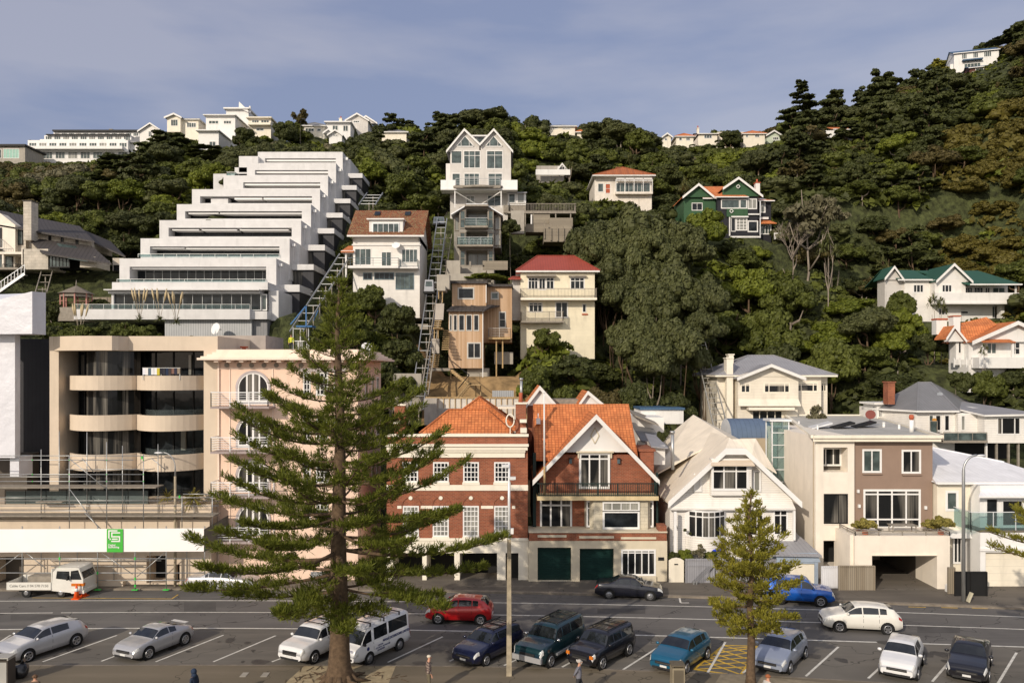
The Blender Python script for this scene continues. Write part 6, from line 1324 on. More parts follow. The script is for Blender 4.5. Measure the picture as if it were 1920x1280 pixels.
# upper brick wall inside the gable
mb = MB(); z0 = b.Z(924); L = lambda u, v: (b.X(u), b.Z(v)); mb.prism([L(1012, 924), L(1221, 924), L(1221, 893), L(1190, 852), L(1042, 852), L(1010, 893)], b.D+.02, b.D+.3, BRICK); b.part('upper_wall', mb)
b.win(1086, 848.5, 1143, 915, 0, 3, 1, WHITE2, GLC, .14, .17); mb = MB(); b.bx(mb, 1080, 845, 1150, 848, -.3, 0, STONE); b.bx(mb, 1083, 848, 1086, 858, -.2, 0, STONE); b.bx(mb, 1144, 848, 1147, 858, -.2, 0, STONE); b.part('lintel', mb)
mb = MB(); for_white = [L(1052, 847), L(1180, 847), L(1115.5, 783)]; mb.prism(for_white, b.D-.12, b.D+.02, WHITE2); b.part('gable_panel', mb)
mb = MB()
for k in range(4): a0 = k*PI/2; cx, cz = b.X(1115), b.Z(816); mb.bar((cx+.3*math.cos(a0), b.D-.15, cz+.58*math.sin(a0)), (cx+.3*math.cos(a0+PI/2), b.D-.15, cz+.58*math.sin(a0+PI/2)), .05, .07, STONE)
b.part('diamond_ornament', mb)
for u in (1069.5, 1159.5): mb = MB(); b.bx(mb, u-2.5, 859, u+2.5, 868, -.2, 0, GLB); b.bx(mb, u-3.2, 858, u+3.2, 859.4, -.25, 0, BLACK); b.part('wall_lamp', mb)
gab(b, 998, 1115.5, 1232, 775.5, 897, 897, TILE, None, -.3, 7, oh=.7, bt=.36)
b.sgable(1003, 1199, .45, 5.4, 10.5, 862, b.Z(0)*0+H-(757-VH)*(58.4+5.4)/F, TILE, oh=.0, zb=b.Z(862), endm=BRICK)
s = subb(b, 68); gab(s, 984, 1012, 1043, 723, 760, 758, TILE, WHITE2, 0, 6, oh=.3, bt=.35, vb=760); gab(s, 1086, 1103, 1138, 733, 757, 762, TILE, WHITE2, .6, 6, oh=.3, bt=.3, vb=760)
s.pbox('rear_wall', 990, 760, 1140, 900, .2, 4, BRICK)
mb = MB(); s.bx(mb, 1040, 751, 1100, 760, 3, 6, GREYWOOD); s.part('rear_roof', mb)
mb = MB(); yy = 3.2; b.bx(mb, 1008, 789, 1016, 800, 3.1, 3.6, ALU); b.bx(mb, 1011, 779, 1012.5, 790, 3.2, 3.3, ALU); b.part('roof_vent', mb)
t = thing('flagpole', 'tall white flagpole rising in front of the gabled brick house', 'flagpole', V3(b, 1019.5, 924, -1.2)); mb = MB(); mb.tube([V3(b, 1020, 924, -1.2), V3(b, 1019.5, 870, -1.2)], .075, TIMBER, 8); obj('lower_mast', mb, t); mb = MB(); mb.tube([V3(b, 1019.5, 871, -1.2), V3(b, 1019, 736, -1.2)], [.07, .045], WHITE2, 8); mb.ball(V3(b, 1019, 735, -1.2), .08, WHITE2); obj('mast', mb, t)
# outbuildings behind
onewall('low_white_house', 'white low building with brown and grey roofs behind the gabled brick house', 'house', 70, [(1196, 782, 1245, 850, 0, 8, WHITE), (1215, 771, 1300, 800, 4, 9, WHITE), (1213, 768, 1302, 772, 3.8, 9, BLUEROOF)], WHITE); 
mb = MB(); s = subb(b, 68); mb.slab([V3(s, 1192, 820, -3), V3(s, 1237, 828, -3), V3(s, 1232, 802, 3), V3(s, 1192, 795, 3)], .12, GROOF); mb.slab([V3(s, 1190, 778, 0), V3(s, 1235, 796, 0), V3(s, 1235, 786, 5), V3(s, 1190, 770, 5)], .12, GREYWOOD); obj('lean_to_roof', mb, loc=V3(s, 1210, 828, 0), label='grey lean-to roof between the gabled brick house and the cream roofed villa', cat='roof')
# cream roofed villa
b = Bld('cream_roofed_villa', 'white weatherboard villa with cream iron roof and clipped front gable', 'house', 57.6, 1242, 1496, 1092, 14, 777)
b.wall(1256, 950, 1490, 1095, 0, 12, WBOARD, wins=[(1395, 955, 1432, 1003, 3, 1, WHITE2, GLC, .1, .22), (1450, 955, 1477, 1003, 2, 1, WHITE2, GLC, .1, .22)])
mb = MB(); L = lambda u, v: (b.X(u), b.Z(v)); mb.prism([L(1262, 926), L(1484, 926), L(1400, 846), L(1350, 846)], b.D+.05, b.D+.3, WBOARD); b.part('gable_wall', mb)
b.wall(1330, 858, 1405, 926, -.55, .05, WBOARD, wins=[(1331, 869, 1399, 916.5, 3, 1, WHITE2, GLC, .13, .26)]); mb = MB(); mb.slab([V3(b, 1326, 868, -1.1), V3(b, 1407, 868, -1.1), V3(b, 1404, 859, -.4), V3(b, 1330, 859, -.4)], .08, APT); b.part('window_awning', mb)
b.win(1301, 888, 1315, 921, .05, 1, 1, WHITE2, WHITE, .1); b.win(1412, 882, 1426, 921, .05, 1, 1, WHITE2, GLL, .1)
mb = MB(); mb.slab([V3(b, 1254, 951, -.5), V3(b, 1487, 951, -.5), V3(b, 1479, 925, .0), V3(b, 1262, 925, .0)], .1, WBOARD); b.bx(mb, 1254, 951.5, 1487, 954, -.45, 0, WHITE2); b.part('flared_skirt', mb)
mb = MB(); bow(mb, b, 1284, 1362, 954, 1004, 0, .9, WHITE2, .1); bow(mb, b, 1285, 1361, 1004, 1030, 0, .85, WBOARD, .1); o = b.part('bow_window', mb)
P = arc(0, 1284, 1362, b, 0, .9, 14); mb = MB()
for i, (a0, a1) in enumerate(((1, 3), (3, 5), (5, 7), (7, 9), (9, 11), (11, 13))):
    for (v0, v1) in ((956.5, 963.5), (966, 1001)):
        p, q = Vector((P[a0][0], P[a0][1]-.03, 0)), Vector((P[a1][0], P[a1][1]-.03, 0)); d = (q-p)*.1; p += d; q -= d; mb.poly([(p.x, p.y-.02, b.Z(v1)), (q.x, q.y-.02, b.Z(v1)), (q.x, q.y-.02, b.Z(v0)), (p.x, p.y-.02, b.Z(v0))], GLC)
b.part('pane', mb, o)
mb = MB(); b.bx(mb, 1259, 955, 1264, 1030, -.9, -.7, WHITE2); b.bx(mb, 1484, 955, 1488, 1010, -.4, -.2, WHITE2); b.part('porch_post', mb)
# jerkinhead roof
zr = b.Z(822); ze = b.Z(938); xc = b.X(1374); xl, xr = b.X(1249), b.X(1497); zj = b.Z(839); k = (zj-ze)/(zr-ze); xa, xb_ = xl+(xc-xl)*k, xr+(xc-xr)*k; ya = b.D-.7; yb = b.D+13
mb = MB(); mb.slab([(xl, ya, ze), (xl, yb, ze), (xc, yb, zr), (xc, ya+1.6, zr), (xa, ya, zj)][::-1], .12, CROOF); mb.slab([(xb_, ya, zj), (xc, ya+1.6, zr), (xc, yb, zr), (xr, yb, ze), (xr, ya, ze)][::-1], .12, CROOF); mb.slab([(xa, ya, zj), (xb_, ya, zj), (xc, ya+1.6, zr)], .1, CROOF)
# steep back roof rising to the summit
sx = b.X(0)*0+W(1300, 777, 70).x; sz = W(0, 777, 70).z
mb.slab([(xl-.2, 62, ze+1.2), (xc+.6, 61.5, zr-.1), (sx, 70, sz)], .1, CROOF); mb.slab([(xc+.6, 61.5, zr-.1), (xr+.2, 66, ze+2.6), (sx, 70, sz)], .1, CROOF); mb.slab([(sx, 70, sz), (xl-.2, 76, ze), (xl-.2, 62, ze+1.2)], .1, CROOF); mb.slab([(xc, 60.5, zr-.3), (b.X(1440), 60.5, b.Z(828)), (b.X(1468), 59, b.Z(890)), (b.X(1420), 59, b.Z(860))][::-1], .1, CROOF)
o = b.part('roof', mb)
mb = MB(); bt = .42
for p, q in (((xl, ze), (xa, zj)), ((xa, zj), (xb_, zj)), ((xb_, zj), (xr, ze))): mb.hexa([(p[0], ya-.07, p[1]-bt), (q[0], ya-.07, q[1]-bt), (q[0], ya-.005, q[1]-bt), (p[0], ya-.005, p[1]-bt), (p[0], ya-.07, p[1]+.03), (q[0], ya-.07, q[1]+.03), (q[0], ya-.005, q[1]+.03), (p[0], ya-.005, p[1]+.03)], WHITE2)
b.part('barge_board', mb, o)
mb = MB(); b.bx(mb, 1240, 842, 1262, 880, 3.0, 7, WHITE); mb.slab([V3(b, 1232, 842, 2.5), V3(b, 1266, 845, 2.5), V3(b, 1262, 830, 7), V3(b, 1240, 826, 7)], .1, MROOF); b.part('dormer', mb)
mb = MB(); mb.tube([V3(b, 1268, 884, 1.3), V3(b, 1267.5, 815, 1.3)], .13, STEEL, 8); mb.tube([V3(b, 1267.5, 815, 1.3), V3(b, 1267.5, 810, 1.3)], .19, STEEL, 8); b.part('flue', mb)
# garden, gates, small garage
t = thing('entrance_gate', 'cream rounded gate between the gabled brick house and the grey boarded gate', 'gate', W(1267, 1097, 56.4)); s = subb(b, 56.4)
mb = MB(); zt = s.Z(1050); mb.prism([(s.X(1254), s.Z(1097)), (s.X(1282), s.Z(1097)), (s.X(1282), zt), (s.X(1276), zt+.14), (s.X(1268), zt+.2), (s.X(1260), zt+.14), (s.X(1254), zt)], 56.35, 56.45, CREAM); obj('door', mb, t); mb = MB(); s.bx(mb, 1264, 1056, 1271, 1058, -.08, -.05, BLACK); obj('letter_slot', mb, t)
VB = lined('grey_diagonal_boards', (.27, .27, .29), .16, 'u', .5, .7, lw=.14, darkline=.4)
t = thing('double_gate', 'grey boarded double driveway gate in front of the cream roofed villa', 'gate', W(1330, 1100, 56.2)); s = subb(b, 56.2)
for (u0, u1, sg) in ((1285, 1340, 1), (1342, 1461, -1)):
    mb = MB(); s.bx(mb, u0, 1048, u1, 1102, 0, .06, VB); s.bx(mb, u0, 1047, u1, 1050, -.05, .08, VB); s.bx(mb, u0, 1059, u1, 1061, -.05, 0, VB); s.bx(mb, u0, 1098, u1, 1102, -.05, 0, VB); s.bx(mb, u0, 1048, u0+2, 1102, -.06, 0, VB)
    for i in range(9):
        a = u0+4+i*(u1-u0-30)/8; mb.bar(V3(s, a, 1098 if sg > 0 else 1062, -.03), V3(s, min(u1-2, a+36), 1062 if sg > 0 else 1098, -.03), .04, .04, VB)
    obj('gate_leaf', mb, t)
mb = MB(); s.bx(mb, 1297, 1086, 1299, 1101, -.5, -.4, STEEL); obj('bollard', mb, loc=W(1298, 1101, 55.7), label='short steel bollard in front of the grey double gate, left one', cat='bollard'); mb = MB(); s.bx(mb, 1302, 1085, 1304, 1101, -.5, -.4, STEEL); obj('bollard', mb, loc=W(1303, 1101, 55.7), label='short steel bollard in front of the grey double gate, right one', cat='bollard')
b = Bld('small_garage', 'small single garage with pale grey roof, blue grey gable and cream door', 'garage', 55.8, 1456, 1540, 1103, 6, 1005, rect=False)
b.wall(1458, 1053, 1534, 1103, 0, 5, plain('blue_grey_paint_wood', (.30, .36, .44), .7), holes=[(1462, 1056, 1528, 1103, .15, CREAM)])
mb = MB(); mb.prism([(b.X(1456), b.Z(1053)), (b.X(1538), b.Z(1053)), (b.X(1532), b.Z(1036)), (b.X(1456), b.Z(1036))], b.D-.05, b.D+.05, MATS['blue_grey_paint_wood']); b.part('gable_wall', mb)
mb = MB(); mb.slab([V3(b, 1440, 1037, -.3), V3(b, 1538, 1039, -.3), V3(b, 1516, 1005, 4.6), V3(b, 1455, 1005, 4.6)], .12, MROOF); b.part('roof', mb)
0 and onewall('low_planter_wall', 'low cream planter wall with yellow tufts behind the blue car', 'planter', 55.2, [(1440, 1060, 1500, 1104, 0, .4)], CREAM)
# brown and cream house
b = Bld('brown_and_cream_house', 'modern three storey house rendered brown and cream with flat grey roof and open garage', 'house', 57.4, 1482, 1783, 1108, 26, 775)
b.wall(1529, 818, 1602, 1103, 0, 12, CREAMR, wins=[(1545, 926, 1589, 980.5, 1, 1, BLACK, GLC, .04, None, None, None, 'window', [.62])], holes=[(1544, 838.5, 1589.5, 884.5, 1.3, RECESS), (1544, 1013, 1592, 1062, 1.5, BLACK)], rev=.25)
b.win(1545, 842, 1589, 876, 1.2, 3, 1, WHITE, GLC, .1, rev=.05)
b.wall(1602, 820, 1752, 1003, .25, 12, BROWNR, wins=[(1620, 843, 1655.5, 886, 2, 1, WHITE2, GLG, .11), (1694, 844, 1729.5, 887.5, 2, 1, WHITE2, GLC, .11), (1622, 918.5, 1729, 991, 4, 1, WHITE2, GLC, .12, .12, .1)], rev=.2)
mb = MB(); b.bx(mb, 1623, 973, 1728, 975.5, .2, .3, WHITE2); b.bx(mb, 1620, 887.5, 1656, 890, .12, .25, BROWNR); b.bx(mb, 1694, 889, 1730, 891.5, .12, .25, BROWNR); b.bx(mb, 1545, 981.5, 1590, 983, -.05, 0, CREAMR); b.part('sill', mb)
mb = MB(); xa, xb_, xc_, xd = b.X(1529), b.X(1752), W(1629, 0, 84).x, W(1476, 0, 84).x; ya, yb = b.D-.35, 84
mb.plan([(xa-.05, b.D+.3), (xa+.05, b.D+.3), (xd+.3, 84), (xd, 84)], 0, b.Z(822), TANR); mb.plan([(xb_-.2, b.D+.4), (xb_, b.D+.4), (xc_, 84), (xc_-.3, 84)], 0, b.Z(822), TANR); b.part('side_wall', mb)
mb = MB(); zr = b.Z(819); mb.poly([(xa-.3, ya, zr), (xb_+.3, ya, zr), (xc_+.2, 84, zr+.05), (xd-.2, 84, zr+.05)], ROOFMEM); mb.poly([(xa-.3, ya, zr-.3), (xb_+.3, ya, zr-.3), (xb_+.3, ya, zr+.12), (xa-.3, ya, zr+.12)], TRIMW); o = b.part('roof', mb)
mb = MB()
for p, q in (((xa-.3, ya, zr), (xb_+.3, ya, zr)), ((xb_+.3, ya, zr), (xc_+.2, 84, zr)), ((xa-.3, ya, zr), (xd-.2, 84, zr)), ((xd-.2, 84, zr), (xc_+.2, 84, zr))): mb.bar(Vector(p)+Vector((0, 0, .06)), Vector(q)+Vector((0, 0, .06)), .32, .22, TRIMW)
b.part('roof_edge', mb, o)
for i, (u, v, D_) in enumerate(((1518, 797, 66), (1560, 797, 66), (1600, 795, 67))):
    mb = MB(); c = W(u, v, D_); c.z = zr+.15; mb.slab([(c.x-.2, D_-1.0, zr+.1), (c.x+1.5, D_-1.0, zr+.55), (c.x+1.9, D_+1.0, zr+.55), (c.x+.2, D_+1.0, zr+.1)], .12, BLACK if i else ALU); b.part('skylight', mb)
for i, (u, D_, h, r_) in enumerate(((1709, 62, 1.35, .17), (1498, 70, .35, .08), (1533, 64, .4, .07), (1657, 67, .45, .12), (1686, 65, .4, .1))):
    mb = MB(); x = (u-960)*D_/F; mb.tube([(x, D_, zr-.1), (x, D_, zr+h*.7)], r_, WHITE2, 8); mb.tube([(x, D_, zr+h*.7), (x, D_, zr+h*.85), (x, D_, zr+h)], [r_*.8, r_*1.2, r_*.9], TERRA if i == 0 else WHITE2, 8); b.part('roof_flue', mb)
mb = MB(); x = (1631-960)*69/F; mb.tube([(x, 69, zr), (x, 69, zr+.8)], .05, STEEL, 6); mb.tube([(x, 69, zr+.9), (x-.05, 68.75, zr+.95), (x-.1, 68.65, zr+1.0)], [.06, .3, .42], plain('dark_red_dish', (.17, .03, .02), .5), 14); obj('satellite_dish', mb, loc=(x, 69, zr), label='dark red satellite dish on the flat roof of the brown and cream house', cat='satellite dish')
mb = MB()
for p in ((1611, 921, .18), (1613, 949, .18), (1738, 952, .18)): b.bx(mb, p[0]-2, p[1]-3, p[0]+2, p[1]+3, .1, .25, WHITE2)
b.part('wall_lamp', mb)
s = subb(b, 54.6)
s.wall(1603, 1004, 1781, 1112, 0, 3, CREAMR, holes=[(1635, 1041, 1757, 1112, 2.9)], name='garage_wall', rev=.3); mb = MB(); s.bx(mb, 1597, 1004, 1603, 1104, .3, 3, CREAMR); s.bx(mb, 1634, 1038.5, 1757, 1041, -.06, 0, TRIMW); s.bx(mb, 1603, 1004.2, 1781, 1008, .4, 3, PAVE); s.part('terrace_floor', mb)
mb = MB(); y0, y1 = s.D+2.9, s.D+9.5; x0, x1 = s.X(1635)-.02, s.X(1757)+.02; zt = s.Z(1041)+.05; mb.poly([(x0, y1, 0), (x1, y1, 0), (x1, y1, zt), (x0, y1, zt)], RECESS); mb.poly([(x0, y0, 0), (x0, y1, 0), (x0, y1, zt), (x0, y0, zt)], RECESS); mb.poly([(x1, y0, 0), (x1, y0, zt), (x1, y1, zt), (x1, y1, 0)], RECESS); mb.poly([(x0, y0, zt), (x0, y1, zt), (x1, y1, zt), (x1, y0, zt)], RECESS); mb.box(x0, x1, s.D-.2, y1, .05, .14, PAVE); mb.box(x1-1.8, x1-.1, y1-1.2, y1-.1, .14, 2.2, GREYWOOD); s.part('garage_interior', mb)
s.rail(1604, 996, 1781, 1004, .05, 2.6, GREYWOOD, bars=1, r=.03)
for (u, v, y, r_, l) in ((1610, 976, 1.6, .48, 'back left corner'), (1622, 996, .5, .55, 'front left corner'), (1743, 982, 1.6, .52, 'back right corner'), (1764, 998, .5, .62, 'front right corner')):
    c = W(u, 1004, 54.6+y); t = thing('round_shrub', 'clipped yellow green shrub at the '+l+' of the garage roof terrace', 'shrub', c)
    cm = YSH; o = bpy.data.objects.new('foliage', cm); COL.objects.link(o); o.parent = t; o.scale = (r_*1.35, r_*1.3, r_*1.35); mb = MB(); mb.tube([(c.x, c.y, c.z), (c.x, c.y, c.z+.35)], .2, TERRA, 8); obj('pot', mb, t)
t = thing('outdoor_dining_table', 'outdoor table set on the terrace above the open garage', 'table', W(1692, 1003, 56)); c = W(1692, 1003, 56)
mb = MB(); mb.box(c.x-.9, c.x+.9, 55.6, 56.4, c.z+.72, c.z+.76, GREYWOOD); obj('tabletop', mb, t)
for dx in (-.8, .8):
    for dy in (-.3, .3): mb = MB(); mb.box(c.x+dx-.03, c.x+dx+.03, 56+dy-.03, 56+dy+.03, c.z, c.z+.72, GREYWOOD); obj('leg', mb, t)
for dx, l in ((-1.6, 'left'), (1.6, 'right')):
    t = thing('terrace_chair', 'folding chair at the '+l+' end of the terrace table above the open garage', 'chair', (c.x+dx, 56, c.z)); mb = MB(); mb.box(c.x+dx-.22, c.x+dx+.22, 55.8, 56.2, c.z+.42, c.z+.45, GREYWOOD); obj('seat', mb, t)
    sg = 1 if dx > 0 else -1; mb = MB(); mb.bar((c.x+dx+sg*.22, 56, c.z+.45), (c.x+dx+sg*.34, 56, c.z+.95), .4, .03, GREYWOOD); obj('backrest', mb, t)
    for ex in (-.18, .18): mb = MB(); mb.bar((c.x+dx+ex, 56, c.z), (c.x+dx-ex*.5, 56, c.z+.42), .35, .03, GREYWOOD); obj('leg', mb, t)
# glass lift tower and vaulted building
t = thing('glass_lift_tower', 'glazed lift tower with white steel frame left of the brown and cream house', 'lift tower', W(1466, 960, 64)); s = subb(b, 64); s.root = t
mb = MB()
for u in (1448, 1479):
    for y in (0, 1.5): s.bx(mb, u-1, 788, u+1, 980, y, y+.1, ALU)
s.bx(mb, 1443, 786, 1484, 790, -.1, 1.7, ALU)
for v in (811, 834, 857, 880, 903, 926): s.bx(mb, 1447, v-.7, 1480, v+.7, -.02, .1, ALU)
obj('frame', mb, t); mb = MB(); s.bx(mb, 1449, 790, 1478, 975, .04, .06, CLEAR); s.bx(mb, 1449, 790, 1478, 975, 1.5, 1.52, CLEAR); obj('glass_panel', mb, t)
t = thing('vaulted_roof_building', 'tan building with blue grey barrel roof below the cream weatherboard house', 'building', W(1410, 900, 68)); s = subb(b, 68)
mb = MB(); s.bx(mb, 1388, 821, 1449, 920, 0, 6, TANR); obj('wall', mb, t); mb = MB(); P = [(0, 1.9*math.cos(a*PI/16), 1.9*math.sin(a*PI/16)*.92) for a in range(0, 17)]; z0 = s.Z(825)
for i in range(16): p, q = P[i], P[i+1]; mb.poly([(s.X(1372), 69.9-p[1], z0+p[2]), (s.X(1372), 69.9-q[1], z0+q[2]), (s.X(1449), 69.9-q[1], z0+q[2]), (s.X(1449), 69.9-p[1], z0+p[2])][::-1], lined('blue_grey_roof', (.10, .14, .21), .4, 'u', .4, .5, lw=.1, darkline=.3) if 'blue_grey_roof' not in MATS else MATS['blue_grey_roof'])
mb.poly([(s.X(1372), 69.9-p[1], z0+p[2]) for p in P], ALU); obj('roof', mb, t)
# white villa right
b = Bld('white_roofed_villa', 'white villa with white iron hipped roof, glazed sunroom and garage at the right edge', 'house', 57.2, 1752, 1990, 1105, 13, 826)
b.wall(1757, 905, 1822, 1105, 0, 10, CREAM, wins=[(1773, 920, 1796.5, 957, 1, 1, WHITE2, GLG, .14)])
b.wall(1819, 905, 1990, 1000, -1.2, 8, WHITE2, wins=[(1829, 928, 1853, 982, 1, 1, WHITE2, GL, .1), (1857, 930, 1900, 982, 1, 1, WHITE2, GLC, .16), (1903, 930, 1925, 982, 1, 1, WHITE2, GL, .1), (1928, 930, 1985, 982, 2, 1, WHITE2, GL, .1)])
mb = MB(); zf = b.Z(904); A, B_, C = (b.X(1752), b.D-.4, zf), (b.X(2000), b.D-.4, zf), (b.X(1995), b.D+10, zf); r0, r1 = (b.X(1752)+2.5, 67, W(0, 827, 67).z), (b.X(1915)+.1, 61.5, W(0, 880, 61.5).z)
mb.poly([A, B_, (b.X(1960), 62, b.Z(880)), r0], WROOF); mb.poly([B_, C, (b.X(1960), 62, b.Z(880))], WROOF); mb.poly([C, r0, (b.X(1960), 62, b.Z(880))], WROOF); mb.poly([r0, C, (b.X(1752), 72, zf)], WROOF); mb.poly([(b.X(1752), 72, zf), A, r0], WROOF); o = b.part('roof', mb)
mb = MB(); mb.bar(A, B_, .12, .16, WHITE2); mb.bar(A, r0, .2, .1, WROOF); mb.bar(r0, (b.X(1960), 62, b.Z(880)), .2, .1, WROOF); b.part('gutter', mb, o)
mb = MB(); mb.slab([V3(b, 1806, 922, -1.9), V3(b, 1990, 922, -1.9), V3(b, 1950, 905, -.3), V3(b, 1840, 905, -.3)], .12, WROOF, WHITE2); b.part('porch_roof', mb)
mb = MB(); b.bx(mb, 1788, 820, 1791, 826, 6, 6.3, ALU); c = V3(b, 1788, 846, 4.5); mb.tube([(c[0], c[1], c[2]-.3), c], .04, STEEL, 6); mb.tube([c, (c[0]-.05, c[1]-.15, c[2]+.02), (c[0]-.08, c[1]-.2, c[2]+.03)], [.05, .3, .36], STEEL, 12); b.part('satellite_dish', mb)
s = subb(b, 55.0); s.wall(1838, 998, 1990, 1105, 0, 4, WHITE2, holes=[(1848, 1035, 1975, 1105, .3, lined('cream_garage_door', (.74, .68, .56), .5, 'v', .3, .6, lw=.05, darkline=.2))], name='garage_wall')
mb = MB(); s.bx(mb, 1836, 1027, 1990, 1032, -.12, 0, WHITE2); s.bx(mb, 1838, 994, 1990, 998, 0, 4, PAVE); s.part('trim', mb); s.rail(1822, 960, 1990, 996, .1, 2.2, ALU, glass=CLEAR, bars=0, r=.025)
mb = MB(); b.bx(mb, 1757, 993, 1815, 1002, -1.2, 0, WHITE2); b.bx(mb, 1786, 1006, 1789, 1060, -1.15, -1.05, WHITE2); b.part('porch', mb); b.win(1786, 1006, 1803, 1055, 0, 2, 1, WHITE2, GL, .1)
mb = MB(); b.bx(mb, 1815, 1000, 1838, VG, -1.4, 0, WHITE2); b.part('side_wall', mb)
# street fences on the right
def fence(label, u0, u1, v0, v1, D, m, n, name='wooden_fence', pm=None):
    t = thing(name, label, 'fence', W((u0+u1)/2, v1, D)); s = subb(b, D); mb = MB(); s.bx(mb, u0, v0+1, u1, v1, 0, .06, m); obj('boards', mb, t); mb = MB(); s.bx(mb, u0-.5, v0-1, u1+.5, v0+1, -.06, .1, pm or m); obj('capping', mb, t)
    for i in range(n+1): mb = MB(); u = u0+(u1-u0)*i/n; s.bx(mb, u-1, v0, u+1, v1, -.05, .08, pm or m); obj('post', mb, t)
fence('weathered brown board fence left of the open garage', 1573, 1640, 1061, 1112, 54.3, OLDWOOD, 2)
fence('white board gate fence beside the small garage', 1541, 1571, 1062, 1106, 54.8, lined('white_boards', (.66, .66, .68), .14, 'u', .5, .6, lw=.14, darkline=.4), 1)
fence('black board fence behind the tall grey lamp post', 1791, 1850, 1072, 1119, 52.9, BLACK, 2)
fence('short weathered fence right of the open garage', 1778, 1790, 1064, 1116, 53.4, OLDWOOD, 1)
mb = MB(); s = subb(b, 53.8); s.bx(mb, 1776, 1097, 1784, 1113, 0, .3, WHITE2); s.bx(mb, 1778, 1095, 1782, 1097, .05, .25, WHITE2); obj('gas_meter_box', mb, loc=W(1780, 1113, 53.8), label='small white meter box right of the open garage', cat='meter box')
# ---------------- vehicles ----------------
TYRE = plain('tyre_rubber', (.018, .018, .018), .85); RIM = plain('alloy_rim', (.42, .42, .43), .3, .8); ARCH = plain('wheel_well', (.008, .008, .008), .9)
CGL = glassm('car_glass', (.010, .012, .014), .03, spec=.8); LAMPW = plain('headlamp_glass', (.62, .62, .60), .15, .2, spec=.8); LAMPR = plain('tail_lamp_red', (.35, .012, .01), .2); LAMPO = plain('amber_lamp', (.55, .16, .02), .25)
TRIMB = plain('black_plastic', (.02, .02, .021), .55); PLATE = plain('number_plate', (.62, .62, .60), .5); CHROME = plain('chrome', (.55, .55, .55), .15, .95)
def paint(name, c, metal=.35, rough=.28): return plain(name, c, rough, metal, var=.04, scale=1.5, spec=.5, coat=.8)
PROF = {  # (x from the nose 0 to the tail 1, height share of roof)
 'hatch': ([(0, .40), (.012, .50), (.05, .575), (.13, .64), (.235, .69), (.27, .71), (.41, .955), (.47, .99), (.60, 1), (.76, .975), (.89, .92), (.955, .72), (.985, .64), (1, .50)], [(0, .42), (.05, .56), (.25, .655), (.6, .68), (.9, .71), (1, .52)]),
 'coupe': ([(0, .38), (.012, .48), (.05, .57), (.14, .65), (.26, .69), (.29, .71), (.43, .955), (.5, 1), (.58, .99), (.72, .90), (.88, .74), (.96, .67), (.985, .60), (1, .45)], [(0, .42), (.05, .56), (.27, .67), (.6, .69), (.9, .68), (1, .47)]),
 'sedan': ([(0, .40), (.012, .50), (.04, .58), (.14, .64), (.255, .68), (.28, .70), (.40, .955), (.46, .995), (.55, 1), (.64, .97), (.76, .76), (.79, .735), (.95, .71), (.98, .66), (1, .46)], [(0, .44), (.05, .58), (.27, .66), (.6, .69), (.95, .69), (1, .48)]),
 'suv': ([(0, .38), (.012, .50), (.03, .58), (.12, .625), (.25, .65), (.275, .665), (.37, .95), (.42, .99), (.6, 1), (.93, .985), (.965, .90), (.985, .66), (1, .40)], [(0, .40), (.03, .57), (.25, .625), (.6, .64), (.95, .65), (1, .42)]),
 'wagon': ([(0, .40), (.012, .50), (.04, .57), (.13, .63), (.235, .67), (.26, .69), (.38, .955), (.44, .995), (.6, 1), (.85, .97), (.93, .90), (.965, .72), (.985, .62), (1, .45)], [(0, .42), (.04, .56), (.25, .65), (.6, .67), (.93, .69), (1, .47)]),
 'van': ([(0, .30), (.012, .42), (.03, .49), (.07, .53), (.10, .555), (.195, .86), (.23, .91), (.30, .96), (.6, .985), (.95, .985), (.98, .95), (.992, .55), (1, .28)], [(0, .32), (.03, .46), (.1, .515), (.5, .53), (.97, .54), (1, .30)]),
}
def interp(P, t):
    if t <= P[0][0]: return P[0][1]
    for a, b_ in zip(P, P[1:]):
        if t <= b_[0]: return a[1]+(b_[1]-a[1])*(t-a[0])/(b_[0]-a[0])
    return P[-1][1]
